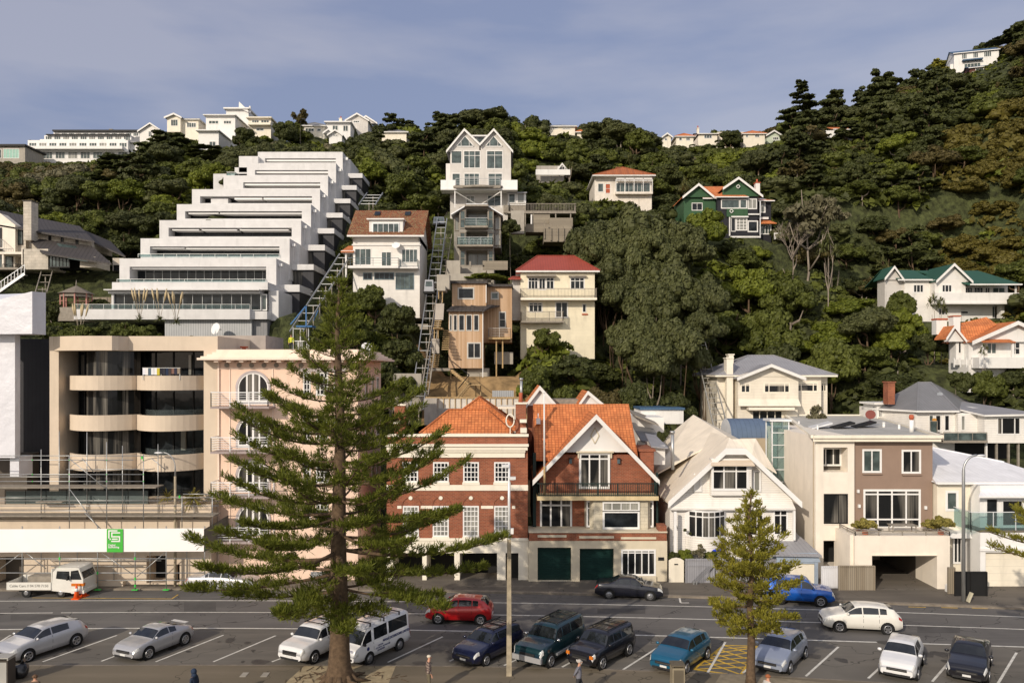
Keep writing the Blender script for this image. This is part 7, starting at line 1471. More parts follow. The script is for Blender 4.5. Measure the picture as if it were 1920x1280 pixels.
class Car:
    def __init__(s, kind, L, Wd, Ht): s.k, s.L, s.w, s.h = kind, L, Wd/2, Ht; s.top, s.belt = PROF[kind]
    def ring(s, t):
        L, w, h = s.L, s.w, s.h; zt = interp(s.top, t)*h; zb = min(interp(s.belt, t)*h, zt-.01)
        e = min(t, 1-t)*L; wf = w*(1-.16*max(0, 1-e/.55) ** 2.2) if s.k != 'van' else w*(1-.10*max(0, 1-e/.35) ** 2)
        z0 = .19*h/1.45 if s.k not in ('suv',) else .26; z0 += .10*max(0, 1-e/.3)
        g = max(0, min(1, (zt-zb)/(h-interp(s.belt, .5)*h))); rw = .93*(1-g)+({'van': .84, 'suv': .78}.get(s.k, .70))*g
        return [(0, z0), (.80*wf, z0), (.955*wf, z0+.06), (1.0*wf, z0+(zb-z0)*.45), (.99*wf, zb-(zb-z0)*.12), (.935*wf, zb), (wf*rw, zt-(zt-zb)*.10-.008), (wf*rw*.90, zt-(zt-zb)*.025-.004), (wf*rw*.5, zt+.008), (0, zt+.014)]
    def S(s, t, k, side=1):
        r = s.ring(t); i = min(int(k), 8); f = k-i; y = r[i][0]*(1-f)+r[i+1][0]*f; z = r[i][1]*(1-f)+r[i+1][1]*f; return Vector((s.L*(.5-t), side*y, z))
    def patch(s, mb, t0, t1, k0, k1, m, off=.008, side=1, n=6, nk=3, shear=0):
        P = []
        for i in range(n+1):
            row = []
            for j in range(nk+1):
                f = j/nk; t = t0+(t1-t0)*i/n+shear*f; k = k0+(k1-k0)*f; p = s.S(t, k, side); du = s.S(t+.004, k, side)-s.S(t-.004, k, side); dk = s.S(t, min(8.99, k+.02), side)-s.S(t, max(0, k-.02), side)
                nn = du.cross(dk); nn = nn.normalized() if nn.length > 1e-9 else Vector((0, side, 0))
                if nn.dot(p-Vector((p.x, 0, s.h*.45))) < 0: nn = -nn
                row.append(p+nn*off)
            P.append(row)
        for i in range(n):
            for j in range(nk): mb.poly([P[i][j], P[i+1][j], P[i+1][j+1], P[i][j+1]], m, True)
    def body(s, m):
        mb = MB(); ts = sorted(set([round(a, 4) for a, _ in s.top]+[i/28 for i in range(29)]+[.02, .03, .985])); rings = []
        for t in ts:
            r = s.ring(t); x = s.L*(.5-t); full = [(x, y, z) for y, z in r]+[(x, -y, z) for y, z in r[-2:0:-1]]; rings.append(full)
        n = len(rings[0]); i0 = len(mb.v)
        for rg in rings: mb.v += rg
        mi = mb.mi(m); ml = mb.mi(TRIMB)
        for a in range(len(rings)-1):
            for j in range(n): mb.f.append((i0+a*n+j, i0+(a+1)*n+j, i0+(a+1)*n+(j+1) % n, i0+a*n+(j+1) % n)); mb.m.append(ml if j in (0, 1, n-1, n-2) else mi); mb.sm.append(True)
        mb.f.append(tuple(range(i0+n-1, i0-1, -1))); mb.f.append(tuple(i0+(len(rings)-1)*n+j for j in range(n))); mb.m += [mi, mi]; mb.sm += [False, False]
        return mb
def make_car(name, label, kind, L, Wd, Ht, wb, fo, pm, loc, ang, side_t, cat='car', wr=.315, spokes=5, doors=(), extras=None, rim=RIM, lamp='mid', two=None):
    """loc: ground point below the middle of the car, ang: heading of the nose"""
    c = Car(kind, L, Wd, Ht); t = thing(name, label, cat, loc, ang)
    def add(nm, mb, par=None): return obj(nm, mb, par or t, local=True)
    bo = add('body', c.body(pm))
    for x in (L/2-fo, L/2-fo-wb):
        for sd in (1, -1):
            yy = c.w*1.005*sd; q = MB(); n = 18
            q.poly([(x+(wr+.075)*math.cos(a*2*PI/n), yy*1.0, min(wr+(wr+.075)*math.sin(a*2*PI/n), 99)) for a in range(n) if True], ARCH)
            add('wheel_arch', q, bo)
            wobj = None; q = MB(); q.tube([(x, yy*.78, wr), (x, yy*.985, wr), (x, yy*1.02, wr)], [wr, wr, wr*.93], TYRE, 20); wobj = add('wheel', q)
            q = MB(); q.tube([(x, yy*1.0, wr), (x, yy*1.024, wr)], wr*.68, ARCH if spokes else rim, 18)
            if spokes:
                for k in range(spokes):
                    a = 2*PI*k/spokes+.3; q.bar((x, yy*1.03, wr), (x+wr*.62*math.cos(a), yy*1.03, wr+wr*.62*math.sin(a)), .03, .085, rim)
                q.tube([(x+wr*.63*math.cos(a*2*PI/18), yy*1.03, wr+wr*.63*math.sin(a*2*PI/18)) for a in range(19)], .028, rim, 5, False)
            else: q.tube([(x, yy*1.024, wr), (x, yy*1.045, wr)], [wr*.60, wr*.35], rim, 14)
            add('rim', q, wobj)
    # windscreen and rear window
    tw = {'hatch': (.285, .405, .835, .945), 'coupe': (.30, .42, .66, .84), 'sedan': (.29, .39, .655, .75), 'suv': (.283, .362, .970, .983), 'wagon': (.27, .375, .935, .96), 'van': (.105, .195, .981, .991)}[kind]
    q = MB(); c.patch(q, tw[0], tw[1], 6.15, 9, CGL); c.patch(q, tw[0], tw[1], 6.15, 9, CGL, side=-1); add('windscreen', q)
    q = MB(); c.patch(q, tw[2], tw[3], 6.3, 9, CGL); c.patch(q, tw[2], tw[3], 6.3, 9, CGL, side=-1); add('rear_window', q)
    sp = side_t
    for a, b_ in sp:
        for sd in (1, -1): q = MB(); c.patch(q, a, b_, 5.12, 5.90, CGL, side=sd, off=.006); add('side_window', q)
    for a in doors:
        for sd in (1, -1): q = MB(); c.patch(q, a, a+.004, 2.3, 5, ARCH, side=sd, off=.003, n=1); add('door_gap', q, bo)
        for sd in (1, -1): q = MB(); c.patch(q, a-.055, a-.02, 4.15, 4.4, pm, side=sd, off=.03, n=1, nk=1); add('door_handle', q, bo)
    hk = {'van': (.006, .05, 3.3, 4.9), 'suv': (.003, .045, 3.5, 5.2)}.get(kind, (.003, .075, 3.7, 5.6))
    for sd in (1, -1):
        q = MB(); c.patch(q, *hk, LAMPW, side=sd, off=.01); add('headlight', q)
        q = MB(); c.patch(q, *({'van': (.965, .996, 3.2, 5), 'suv': (.965, .996, 4, 5.4), 'sedan': (.955, .995, 4.0, 5.0)}.get(kind, (.945, .99, 4.0, 5.4))), LAMPR, side=sd, off=.008); add('tail_light', q)
        q = MB(); x = L*(.5-tw[0]-(.02 if kind != 'van' else .03)); z = interp(c.belt, .3)*Ht+.10; q.ball((x, sd*(c.w+.07), z), .1, pm if two is None else two, (.7, 1.1, .75)); add('wing_mirror', q)
    z = .40*Ht/1.45; q = MB(); q.box(L/2-.05, L/2+.012, -.45, .45, z+.11, z+.24 if kind != 'suv' else z+.32, TRIMB); q.box(L/2, L/2+.018, -.40, .40, z+.165, z+.185, CHROME); add('grille', q)
    q = MB(); q.box(L/2-.06, L/2+.008, -.6, .6, z-.13, z-.02, TRIMB); add('lower_grille', q)
    q = MB(); q.box(L/2, L/2+.02, -.18, .18, z-.02, z+.075, PLATE); add('number_plate', q)
    q = MB(); q.box(-L/2-.02, -L/2, -.18, .18, z+.05, z+.15, PLATE); add('number_plate', q)
    if extras: extras(c, add, t)
    return t
def place(u1, v1, u2, v2, ang_fix=None, side=1, wb=2.6, fo=.85, L=4.2, Wd=1.7):
    """front and rear wheel contacts nearest the camera, as seen in the photo -> centre and heading"""
    a, b_ = G(u1, v1), G(u2, v2); d = (a-b_).normalized()
    if ang_fix is not None: d = Vector((math.cos(ang_fix), math.sin(ang_fix), 0))
    left = Vector((-d.y, d.x, 0)); m = (a+b_)/2 if ang_fix is None else a-d*wb/2
    x_mid = L/2-fo-wb/2; ctr = m-left*side*(Wd/2)-d*x_mid
    return (ctr.x, ctr.y, 0), math.atan2(d.y, d.x)
def roofrack(c, add, t):
    for sd in (1, -1): q = MB(); q.bar((c.L*.08, sd*c.w*.62, c.h+.05), (-c.L*.38, sd*c.w*.62, c.h+.04), .04, .05, TRIMB); add('roof_rail', q)
    q = MB(); 
    for x in (.05, -.12, -.28): q.box(c.L*x-.02, c.L*x+.02, -c.w*.6, c.w*.6, c.h+.02, c.h+.06, TRIMB)
    add('roof_rack', q)
def antenna(c, add, t): q = MB(); q.bar((-c.L*.36, 0, c.h*.98), (-c.L*.40, 0, c.h+.14), .015, .015, TRIMB); add('antenna', q)
SIL = paint('silver_paint', (.42, .42, .43), .3); SIL2 = paint('pale_silver_paint', (.47, .47, .48), .3); SBL = paint('silver_blue_paint', (.29, .33, .42), .3); WH = paint('white_car_paint', (.70, .70, .70), 0); WHC = paint('warm_white_car_paint', (.70, .68, .62), 0)
NAVY = paint('navy_paint', (.008, .012, .045), .3); TEALD = paint('dark_teal_paint', (.006, .035, .045), .4); BLK_ = paint('black_car_paint', (.008, .008, .012), .2); TEAL = paint('teal_blue_paint', (.008, .11, .20), .35); REDP = paint('red_paint', (.42, .008, .010), .2); BLUP = paint('bright_blue_paint', (.005, .09, .42), .35); DBLK = paint('blue_black_paint', (.009, .010, .018), .2)
rad = math.radians
def parked(name, label, kind, L, Wd, Ht, wb, fo, pm, px, st, head=None, **kw):
    loc, ang = place(*px, ang_fix=head, wb=wb, fo=fo, L=L, Wd=Wd, side=kw.pop('side', 1)); return make_car(name, label, kind, L, Wd, Ht, wb, fo, pm, loc, ang, st, **kw)
H4 = [(.30, .49), (.505, .70), (.715, .80)]; hd = lambda a: rad(-90-a)
parked('hatchback_car', 'silver hatchback parked at the far left of the angled bays', 'hatch', 4.37, 1.81, 1.48, 2.66, .88, SIL2, (53, 1241, 136, 1213), [(.30, .50), (.515, .73)], head=hd(26), doors=(.505,), extras=antenna, spokes=5, wr=.33)
def spoiler(c, add, t): q = MB(); q.box(-c.L*.46, -c.L*.40, -c.w*.6, c.w*.6, c.h*.78, c.h*.80, SIL); add('spoiler', q)
parked('coupe_car', 'silver rounded coupe with small rear wing parked in the left bays', 'coupe', 4.04, 1.76, 1.35, 2.42, .86, SIL, (279, 1236, 340.5, 1209.5), [(.32, .56), (.575, .68)], head=hd(24), doors=(.60,), extras=spoiler, spokes=6, wr=.33)
parked('compact_suv', 'white compact suv parked left of the big pine trunk', 'suv', 4.22, 1.79, 1.67, 2.58, .88, WH, (590, 1244, 640, 1216), [(.30, .47), (.485, .66), (.675, .84)], head=hd(27), doors=(.475, .66), extras=roofrack, two=WH, wr=.33)
NAVT = plain('navy_lettering', (.02, .03, .14), .5)
def vanx(c, add, t):
    for x in (.22, -.02, -.3):
        q = MB(); q.box(c.L*x-.03, c.L*x+.03, -c.w*.84, c.w*.84, c.h+.04, c.h+.08, TRIMB); q.box(c.L*x-.03, c.L*x+.03, c.w*.80, c.w*.86, c.h-.12, c.h+.08, TRIMB); q.box(c.L*x-.03, c.L*x+.03, -c.w*.86, -c.w*.80, c.h-.12, c.h+.08, TRIMB); add('roof_bar', q)
    for txt, sz, x, z, bo in (('MANA BATHROOMS LIMITED', .17, -.95, .93, .006), ('CUSTOM', .10, .35, .78, .003), ('KITCHENS - BATHROOMS', .10, .15, .66, .003), ('LAUNDRIES', .11, .3, .54, .004)):
        me = text_mesh(txt, sz, NAVT, .002, bo); o = bpy.data.objects.new('lettering', me); COL.objects.link(o); o.parent = t; o.location = (c.L*0+x, c.w*1.0+.006, z); o.rotation_euler = (PI/2, 0, PI)
    me = text_mesh('BATHROOMS LTD', .15, NAVT, .002, .004); o = bpy.data.objects.new('lettering', me); COL.objects.link(o); o.parent = t; o.location = (c.L/2-.06, 0, .86); o.rotation_euler = (rad(78), 0, rad(90))
    q = MB(); q.tube([(1.3, c.w, .82), (1.3, c.w+.008, .82)], .1, NAVT, 12); add('door_emblem', q)
    q = MB(); q.box(-.1-.9, -.1, c.w, c.w+.005, .865, .88, NAVT); add('lettering_underline', q)
parked('white_van', 'white van with roof bars and navy bathroom company lettering right of the big pine trunk', 'van', 4.5, 1.69, 1.97, 2.43, 1.05, WH, (693, 1245, 749, 1219.5), [(.135, .285), (.33, .56), (.59, .93)], head=hd(31), cat='van', doors=(.31, .575), extras=vanx, spokes=0, two=TRIMB, wr=.30)
parked('station_wagon', 'dark navy station wagon with roof rails parked behind the wooden street pole', 'wagon', 4.4, 1.70, 1.48, 2.6, .85, NAVY, (912, 1248.6, 968, 1222), [(.28, .46), (.475, .66), (.675, .90)], head=hd(36), doors=(.467, .66), extras=roofrack, wr=.30)
def bull(c, add, t):
    roofrack(c, add, t); q = MB(); q.box(c.L/2-.1, c.L/2+.06, -.85, .85, .42, .68, SIL); add('bumper', q)
    for sd in (1, -1): q = MB(); q.box(-1.2, 1.0, sd*c.w*.98, sd*(c.w+.05), .48, .60, SIL); add('side_moulding', q)
parked('large_suv', 'dark green four wheel drive with silver bumper parked between two dark cars', 'suv', 4.75, 1.84, 1.85, 2.78, .82, TEALD, (1033, 1252, 1085, 1221), [(.29, .45), (.465, .63), (.65, .90)], head=hd(34), doors=(.457, .64), extras=bull, wr=.37, two=CHROME)
def jeep(c, add, t):
    roofrack(c, add, t)
    for sd in (1, -1): q = MB(); q.box(c.L/2-.02, c.L/2+.02, sd*.60, sd*.80, .70, .86, LAMPO); add('indicator', q)
parked('boxy_suv', 'black boxy four wheel drive with orange indicators and roof rack', 'suv', 4.25, 1.79, 1.62, 2.58, .75, BLK_, (1130, 1256, 1185, 1231), [(.29, .46), (.475, .64), (.66, .92)], head=hd(39), doors=(.467, .65), extras=jeep, wr=.36)
parked('hatchback_car', 'teal blue hatchback parked left of the yellow hatched bay', 'hatch', 4.15, 1.74, 1.48, 2.51, .84, TEAL, (1288, 1263, 1333, 1235), H4, head=hd(37), doors=(.50, .70), extras=antenna, wr=.31)
parked('hatchback_car', 'silver blue hatchback parked beside the slim young pine trunk', 'hatch', 4.2, 1.76, 1.48, 2.58, .84, SBL, (1482, 1263, 1517, 1232.5), H4, head=hd(36), doors=(.50, .70), extras=antenna, wr=.31)
parked('small_hatchback', 'small white hatchback with nose to the kerb in the right bays', 'hatch', 3.75, 1.69, 1.51, 2.43, .76, WH, (1721, 1275, 1738, 1246), [(.30, .50), (.515, .72)], head=hd(33), doors=(.51, .71), wr=.31)
parked('sedan_car', 'black sedan parked in the bay at the far right', 'sedan', 4.57, 1.76, 1.49, 2.63, .92, BLK_, (1854, 1279, 1866, 1249), [(.30, .455), (.47, .62), (.63, .70)], head=hd(33), doors=(.462, .625), wr=.32)
def driving(name, label, kind, L, Wd, Ht, wb, fo, pm, uf, vf, ur, vr, facing, st, **kw):
    a, b_ = G(uf, vf), G(ur, vr); d = (a-b_).normalized(); left = Vector((-d.y, d.x, 0)); away = left if left.y > 0 else -left
    m = (a+b_)/2+away*Wd/2-d*(L/2-fo-wb/2); return make_car(name, label, kind, L, Wd, Ht, wb, fo, pm, (m.x, m.y, 0), math.atan2(d.y, d.x), st, **kw)
def rails2(c, add, t): q = MB(); [q.bar((c.L*.02, sd*c.w*.5, c.h+.02), (-c.L*.30, sd*c.w*.5, c.h+.02), .03, .03, plain('yellow_strap', (.5, .36, .08), .6) if 'yellow_strap' not in MATS else MATS['yellow_strap']) for sd in (1, -1)]; add('roof_strap', q)
driving('hatchback_car', 'bright red hatchback driving left along the near lane', 'hatch', 3.95, 1.69, 1.50, 2.53, .78, REDP, 821, 1169.5, 901, 1171.5, -1, H4, doors=(.50, .70), wr=.30)
driving('sedan_car', 'old navy sedan with silver hubcaps parked facing right outside the gabled brick house', 'sedan', 4.42, 1.68, 1.38, 2.66, .82, DBLK, 1220, 1126, 1141, 1122.6, 1, [(.32, .465), (.48, .645), (.655, .70)], doors=(.472, .65), wr=.30, spokes=0)
driving('compact_suv', 'bright blue compact suv parked outside the small garage', 'suv', 4.25, 1.77, 1.66, 2.56, .87, BLUP, 1534, 1137.5, 1465, 1133.5, 1, [(.30, .47), (.485, .66), (.675, .84)], doors=(.475, .66), wr=.34)
driving('hatchback_car', 'cream white hatchback driving left at the right end of the road', 'hatch', 4.30, 1.70, 1.53, 2.60, .86, WHC, 1575, 1185, 1664, 1189.5, -1, H4, doors=(.50, .70), wr=.315)
driving('sedan_car', 'silver sedan parked half behind the lowest pine branches in front of the scaffold', 'sedan', 4.68, 1.80, 1.44, 2.76, .80, SIL2, 452, 1112, 374, 1111, 1, [(.30, .46), (.475, .645), (.655, .70)], doors=(.467, .65), wr=.32)
# small flat deck truck
t = thing('flatbed_truck', 'small white flat deck truck parked beside two orange cones', 'truck', (G(80, 1120).x, G(80, 1120).y+.8, 0)); TW = WHC; L = 4.9; x0 = G(13, 1120).x; D0 = G(80, 1120).y; wb_x = (G(47.5, 1120.5).x, G(112.5, 1120.5).x)
P = lambda u, v: (W(u, v, D0).x, W(u, v, D0).z)
cab = [P(97, 1107), P(136, 1111), P(155, 1108), P(156, 1086), P(148, 1065), P(141, 1063.5), P(107, 1064), P(99, 1072)]
mb = MB(); mb.prism(cab, D0, D0+1.7, TW); cb = obj('cab', mb, t)
mb = MB(); mb.prism([P(105, 1084), P(131, 1087), P(130, 1070.5), P(107, 1070)], D0-.012, D0-.004, CGL); obj('side_window', mb, cb)
mb = MB(); a, c = P(155.3, 1085), P(147.6, 1066.5); mb.poly([(a[0]+.02, D0+.08, a[1]), (a[0]+.02, D0+1.62, a[1]), (c[0]+.03, D0+1.55, c[1]), (c[0]+.03, D0+.15, c[1])], CGL); mb.prism([P(132, 1086), P(153, 1086), P(146.5, 1068), P(133, 1070)], D0-.012, D0-.004, CGL); obj('windscreen', mb, cb)
mb = MB(); a, c = P(132, 1097), P(157, 1103); mb.box(P(134, 0)[0], P(157, 0)[0], D0-.03, D0+.2, P(0, 1098)[1], P(0, 1093)[1], LAMPO); obj('headlight', mb, cb)
mb = MB(); mb.box(P(134, 0)[0], P(158, 0)[0], D0-.04, D0+1.74, P(0, 1112)[1], P(0, 1106)[1], TW); obj('bumper', mb, cb); mb = MB(); mb.box(P(128, 0)[0], P(130, 0)[0], D0-.25, D0-.05, P(0, 1086)[1], P(0, 1078)[1], TRIMB); obj('wing_mirror', mb, cb)
mb = MB(); mb.box(P(14, 0)[0], P(96, 0)[0], D0-.05, D0+0.0, P(0, 1105)[1], P(0, 1091)[1], TW); mb.box(P(14, 0)[0], P(96, 0)[0], D0+1.7, D0+1.75, P(0, 1105)[1], P(0, 1088)[1], TW); mb.box(P(13, 0)[0], P(14.2, 0)[0], D0-.05, D0+1.75, P(0, 1105)[1], P(0, 1091)[1], TW); mb.box(P(14, 0)[0], P(96, 0)[0], D0, D0+1.7, P(0, 1106.5)[1], P(0, 1103)[1], GREYWOOD); mb.box(P(96, 0)[0], P(97.5, 0)[0], D0, D0+1.7, P(0, 1106)[1], P(0, 1067)[1], TW); obj('tray', mb, t)
mb = MB(); mb.box(P(40, 0)[0], P(95, 0)[0], D0+.7, D0+1.5, P(0, 1103)[1], P(0, 1085)[1], GREYWOOD); obj('load', mb, t); mb = MB(); mb.box(P(30, 0)[0], P(120, 0)[0], D0+.3, D0+1.3, P(0, 1111)[1], P(0, 1106.5)[1], TRIMB); obj('chassis', mb, t)
for wx in wb_x:
    for yy in (D0+.02, D0+1.5): mb = MB(); mb.tube([(wx, yy, .30), (wx, yy+.2, .30)], .30, TYRE, 18); wo = obj('wheel', mb, t); mb = MB(); mb.tube([(wx, yy-.03, .30), (wx, yy+.01, .30)], [.12, .18], RIM, 14); obj('rim', mb, wo)
me = text_mesh('Cable Cars // 04 570 7150', .24, plain('grey_lettering', (.25, .24, .22), .6), .002, .003); o = bpy.data.objects.new('lettering', me); COL.objects.link(o); o.parent = t; o.location = Vector((P(55, 0)[0], D0-.06, P(0, 1097.5)[1]))-Vector(t.location); o.rotation_euler = (PI/2, 0, 0)
ORG = plain('cone_orange', (.75, .10, .015), .5); 
for (u, v, h, l) in ((143.5, 1122, 1.0, 'nearer one with a white band'), (157, 1117, 1.0, 'farther one behind')):
    p = G(u, v); t = thing('traffic_cone', 'orange traffic cone in front of the white truck, '+l, 'traffic cone', p); mb = MB(); mb.tube([p+Vector((0, 0, .04)), p+Vector((0, 0, h))], [.19, .035], ORG, 12); obj('cone', mb, t); mb = MB(); mb.box(p.x-.25, p.x+.25, p.y-.25, p.y+.25, 0, .05, ORG); obj('base', mb, t)
    mb = MB(); mb.tube([p+Vector((0, 0, .5)), p+Vector((0, 0, .7))], [.125, .09], WHITE2, 12); obj('reflective_band', mb, t)
# ---------------- poles and lamps ----------------
p = G(954.5, 1267); p.z = .05; WP = plain('pale_pole_wood', (.33, .28, .20), .85, var=.25, scale=3)
t = thing('street_pole', 'tall square wooden street pole with two lamp heads in front of the brick houses', 'street lamp', p)
mb = MB(); zt = W(0, 868, p.y).z; zm = W(0, 1010, p.y).z; mb.hexa([(p.x-.13, p.y-.13, 0), (p.x+.13, p.y-.13, 0), (p.x+.13, p.y+.13, 0), (p.x-.13, p.y+.13, 0), (p.x-.09, p.y-.1, zm), (p.x+.09, p.y-.1, zm), (p.x+.1, p.y+.1, zm), (p.x-.1, p.y+.1, zm)], WP); obj('post', mb, t)
mb = MB(); mb.tube([(p.x, p.y, zm-.3), (p.x, p.y, zt)], [.075, .06], ALU, 8); obj('upper_mast', mb, t)
for (u0, u1, v, dy) in ((942, 955, 873, -.3), (954, 967, 896, .3)):
    mb = MB(); a = W(u0, v, p.y); c = W(u1, v, p.y); mb.box(a.x, c.x, p.y-.12, p.y+.12, a.z-.06, a.z+.07, ALU); lh = obj('lamp_head', mb, t); mb = MB(); mb.box(a.x+.05, c.x-.08, p.y-.1, p.y+.1, a.z-.09, a.z-.06, LAMPW); obj('lens', mb, lh)
mb = MB(); mb.box(p.x+.08, p.x+.22, p.y-.1, p.y+.1, W(0, 1000, p.y).z, W(0, 990, p.y).z, WHITE2); obj('junction_box', mb, t)
def lamppost(label, u, v, vtop, ua, r0, m, low=None, lowm=None, vl=None):
    p = G(u, v); p.z = .12; t = thing('street_lamp', label, 'street lamp', p); zt = W(0, vtop, p.y).z; mb = MB(); zs = W(0, vl, p.y).z if vl else .1
    if vl: q = MB(); q.tube([(p.x, p.y, .1), (p.x, p.y, zs+.1)], [r0*1.5, r0*1.2], lowm, 8); obj('lower_post', q, t)
    dx = W(ua, 0, p.y).x-p.x; R_ = abs(dx)*.9; sg = 1 if dx > 0 else -1; pts = [(p.x, p.y, zs), (p.x, p.y, zt-R_*1.2)]+[(p.x+sg*R_*(1-math.cos(a*PI/16)), p.y, zt-R_*1.2+R_*1.2*math.sin(a*PI/16)) for a in range(1, 9)]; mb.tube(pts, [r0]+[r0*.75]+[r0*.55]*8, m, 8); obj('mast', mb, t)
    e = pts[-1]; mb = MB(); mb.ball((e[0]+sg*.3, e[1], e[2]-.02), .32, ALU, (1, .45, .22)); obj('lamp_head', mb, t); return t
lamppost('tall grey steel street lamp with curved arm outside the white roofed villa', 1806.5, 1130, 853, 1834, .13, STEEL)
lamppost('street lamp with curved arm on a weathered pole in front of the scaffold', 328.5, 1102, 848, 303, .07, STEEL, vl=895, lowm=WP)
# ---------------- scaffold ----------------
DS = 54.6; s = Bld.__new__(Bld); s.D = DS; s.k = DS/F
t = thing('scaffold', 'tube scaffold with plank decks in front of the beige apartment podium', 'scaffold', W(180, 1100, 54)); s.root = t
T_ = STEEL
def tb(name, a, c, r=.03, m=None): mb = MB(); mb.tube([a, c], r, m or T_, 6); return obj(name, mb, t)
cols = [(61, 845, 1), (80, 812, 2), (130, 853, 0), (147, 812, 1.1), (200, 828, 0), (215, 838, 1.1), (269, 852, 0), (283, 835, 1.1), (339, 930, .2), (352, 935, 1.1), (395, 925, .3)]
for u, vt, y in cols: tb('standard', V3(s, u, vt, y), V3(s, u, 990, y))
for u in (45, 115, 186, 256, 314, 386): tb('standard', V3(s, u, 985, -.2), V3(s, u, 1103, -.2), .035)
for u in (61, 130, 200, 269, 339): tb('standard', V3(s, u, 990, 1.0), V3(s, u, 1103, 1.0), .03)
for u0, u1, v, y in ((-60, 285, 857, 1), (-60, 250, 862, 0), (110, 270, 883, 1), (-60, 270, 889, 0), (-60, 270, 902, 0), (-60, 147, 897, 1), (285, 405, 935, .6), (340, 395, 927, .3), (-60, 405, 943, 1.1), (-60, 340, 957, 0), (-60, 80, 937, 1), (-60, 405, 950, .5)): tb('ledger', V3(s, u0, v, y), V3(s, u1, v, y), .028)
for u0, u1, v, y in ((-60, 386, 1045.5, -.2), (-60, 386, 1072, -.2), (185, 386, 1086, -.2), (80, 290, 1057, 1.0), (80, 256, 1068, 1)): tb('ledger', V3(s, u0, v, y), V3(s, u1, v, y), .035)
for a, c in (((130, 858), (200, 915)), ((132, 916), (186, 988)), ((155, 858), (178, 885)), ((285, 858), (312, 880)), ((45, 1033), (2, 1065)), ((48, 1033), (88, 1065)), ((190, 1034), (250, 1075)), ((311, 1034), (258, 1080)), ((160, 960), (200, 1000))): tb('brace', V3(s, *a, -.1), V3(s, *c, -.1), .028)
for u0, u1, v, y0, y1 in ((-60, 292, 913, 0, 1.3), (-60, 400, 966.5, 0, 1.3), (60, 110, 942, .4, .8)): mb = MB(); s.bx(mb, u0, v, u1, v+2, y0, y1, GREYWOOD); obj('deck', mb, t)
for u in (61, 130, 200, 269):
    for v in (862, 889, 902): mb = MB(); c = V3(s, u, v, 0); mb.ball(c, .05, SGREEN, n=6, k=4); obj('coupler', mb, t)
for u, v in ((256, 1045), (256, 1083), (256, 1096), (314, 1027), (386, 1027), (45, 1031), (115, 1045), (186, 1072), (269, 857), (339, 930)): mb = MB(); c = V3(s, u, v, -.2); mb.box(c[0]-.045, c[0]+.045, c[1]-.045, c[1]+.045, c[2]-.09, c[2]+.09, SGREEN); obj('coupler', mb, t)
for u in (186, 256, 314): mb = MB(); c = V3(s, u, 1104, -.2); mb.box(c[0]-.2, c[0]+.2, c[1]-.12, c[1]+.12, .12, .16, SGREEN); obj('sole_plate', mb, t)
mb = MB(); BAN = plain('white_banner_sheet', (.84, .82, .80), .55, var=.03, scale=.5); mb.prism([(s.X(-70), s.Z(1033)), (s.X(386), s.Z(1031)), (s.X(386), s.Z(988)), (s.X(-70), s.Z(990))], DS-.36, DS-.34, BAN); obj('hoarding_sheet', mb, loc=W(180, 1032, 54.2), label='long white sheet stretched along the front of the scaffold', cat='banner')
mb = MB(); mb.slab([V3(s, 386, 990, -.33), V3(s, 386, 1032, -.33), V3(s, 409, 1020, 2), V3(s, 409, 975, 2)], .02, GREYWOOD); obj('end_sheet', mb, t)
t2 = thing('scaffolding_sign', 'green square sign with white logo hanging on the white scaffold sheet', 'sign', W(221, 1032, 54.1)); SG = plain('sign_green', (.06, .42, .05), .5, var=.03)
mb = MB(); s.bx(mb, 206, 989, 236, 1032, -.42, -.39, SG); obj('board', mb, t2)
mb = MB() # block letter mark: a C and an S
def lb(u0, v0, u1, v1): s.bx(mb, u0, v0, u1, v1, -.435, -.42, WHITE2)
lb(209, 991, 226, 993.2); lb(209, 993.2, 211.3, 1008.5); lb(209, 1006.5, 214, 1008.8); lb(214.5, 994.8, 231, 997); lb(214.5, 997, 216.8, 1002); lb(214.5, 1002, 231, 1004.2); lb(228.7, 1004.2, 231, 1012.8); lb(214.5, 1010.5, 228.7, 1012.8); lb(216, 1006.4, 226.5, 1008.6)
obj('logo', mb, t2)
for txt, v in (('Capital', 1018.6), ('Scaffolding', 1022.6)): me = text_mesh(txt, .175, WHITE2, .003, .004, 'LEFT'); o = bpy.data.objects.new('lettering', me); COL.objects.link(o); o.parent = t2; o.location = Vector(V3(s, 208.6, v, -.43))-Vector(t2.location); o.rotation_euler = (PI/2, 0, 0)
# ---------------- small street things ----------------
def bin_(label, u0, u1, v0, v1, D, m, m2):
    t = thing('litter_bin', label, 'litter bin', (W((u0+u1)/2, v1, D).x, D, .05)); a, c = W(u0, v0, D), W(u1, v0, D); z = a.z
    mb = MB(); mb.box(a.x, c.x, D-.3, D+.3, .05, z-.12, m); obj('body', mb, t); mb = MB(); mb.box(a.x-.03, c.x+.03, D-.33, D+.33, z-.03, z+.02, m2); obj('lid', mb, t)
    for x in (a.x+.03, c.x-.03): mb = MB(); mb.box(x-.03, x+.03, D-.28, D+.28, z-.12, z-.03, m2); obj('lid_support', mb, t)
    mb = MB(); mb.box(a.x+.06, c.x-.06, D-.315, D-.3, .2, z-.2, m2); obj('front_panel', mb, t)
bin_('square tan litter bin in front of the teal hatchback at the lower edge', 1258.5, 1281.5, 1243, 1290, 36.5, plain('tan_bin', (.26, .22, .15), .7), plain('brown_bin', (.12, .10, .07), .7))
bin_('brown and grey litter bin at the left edge beside a black rubbish bag', -5, 22, 1229, 1270, 38.2, plain('dark_bin', (.06, .05, .04), .6), plain('pale_grey_panel', (.36, .35, .32), .6))
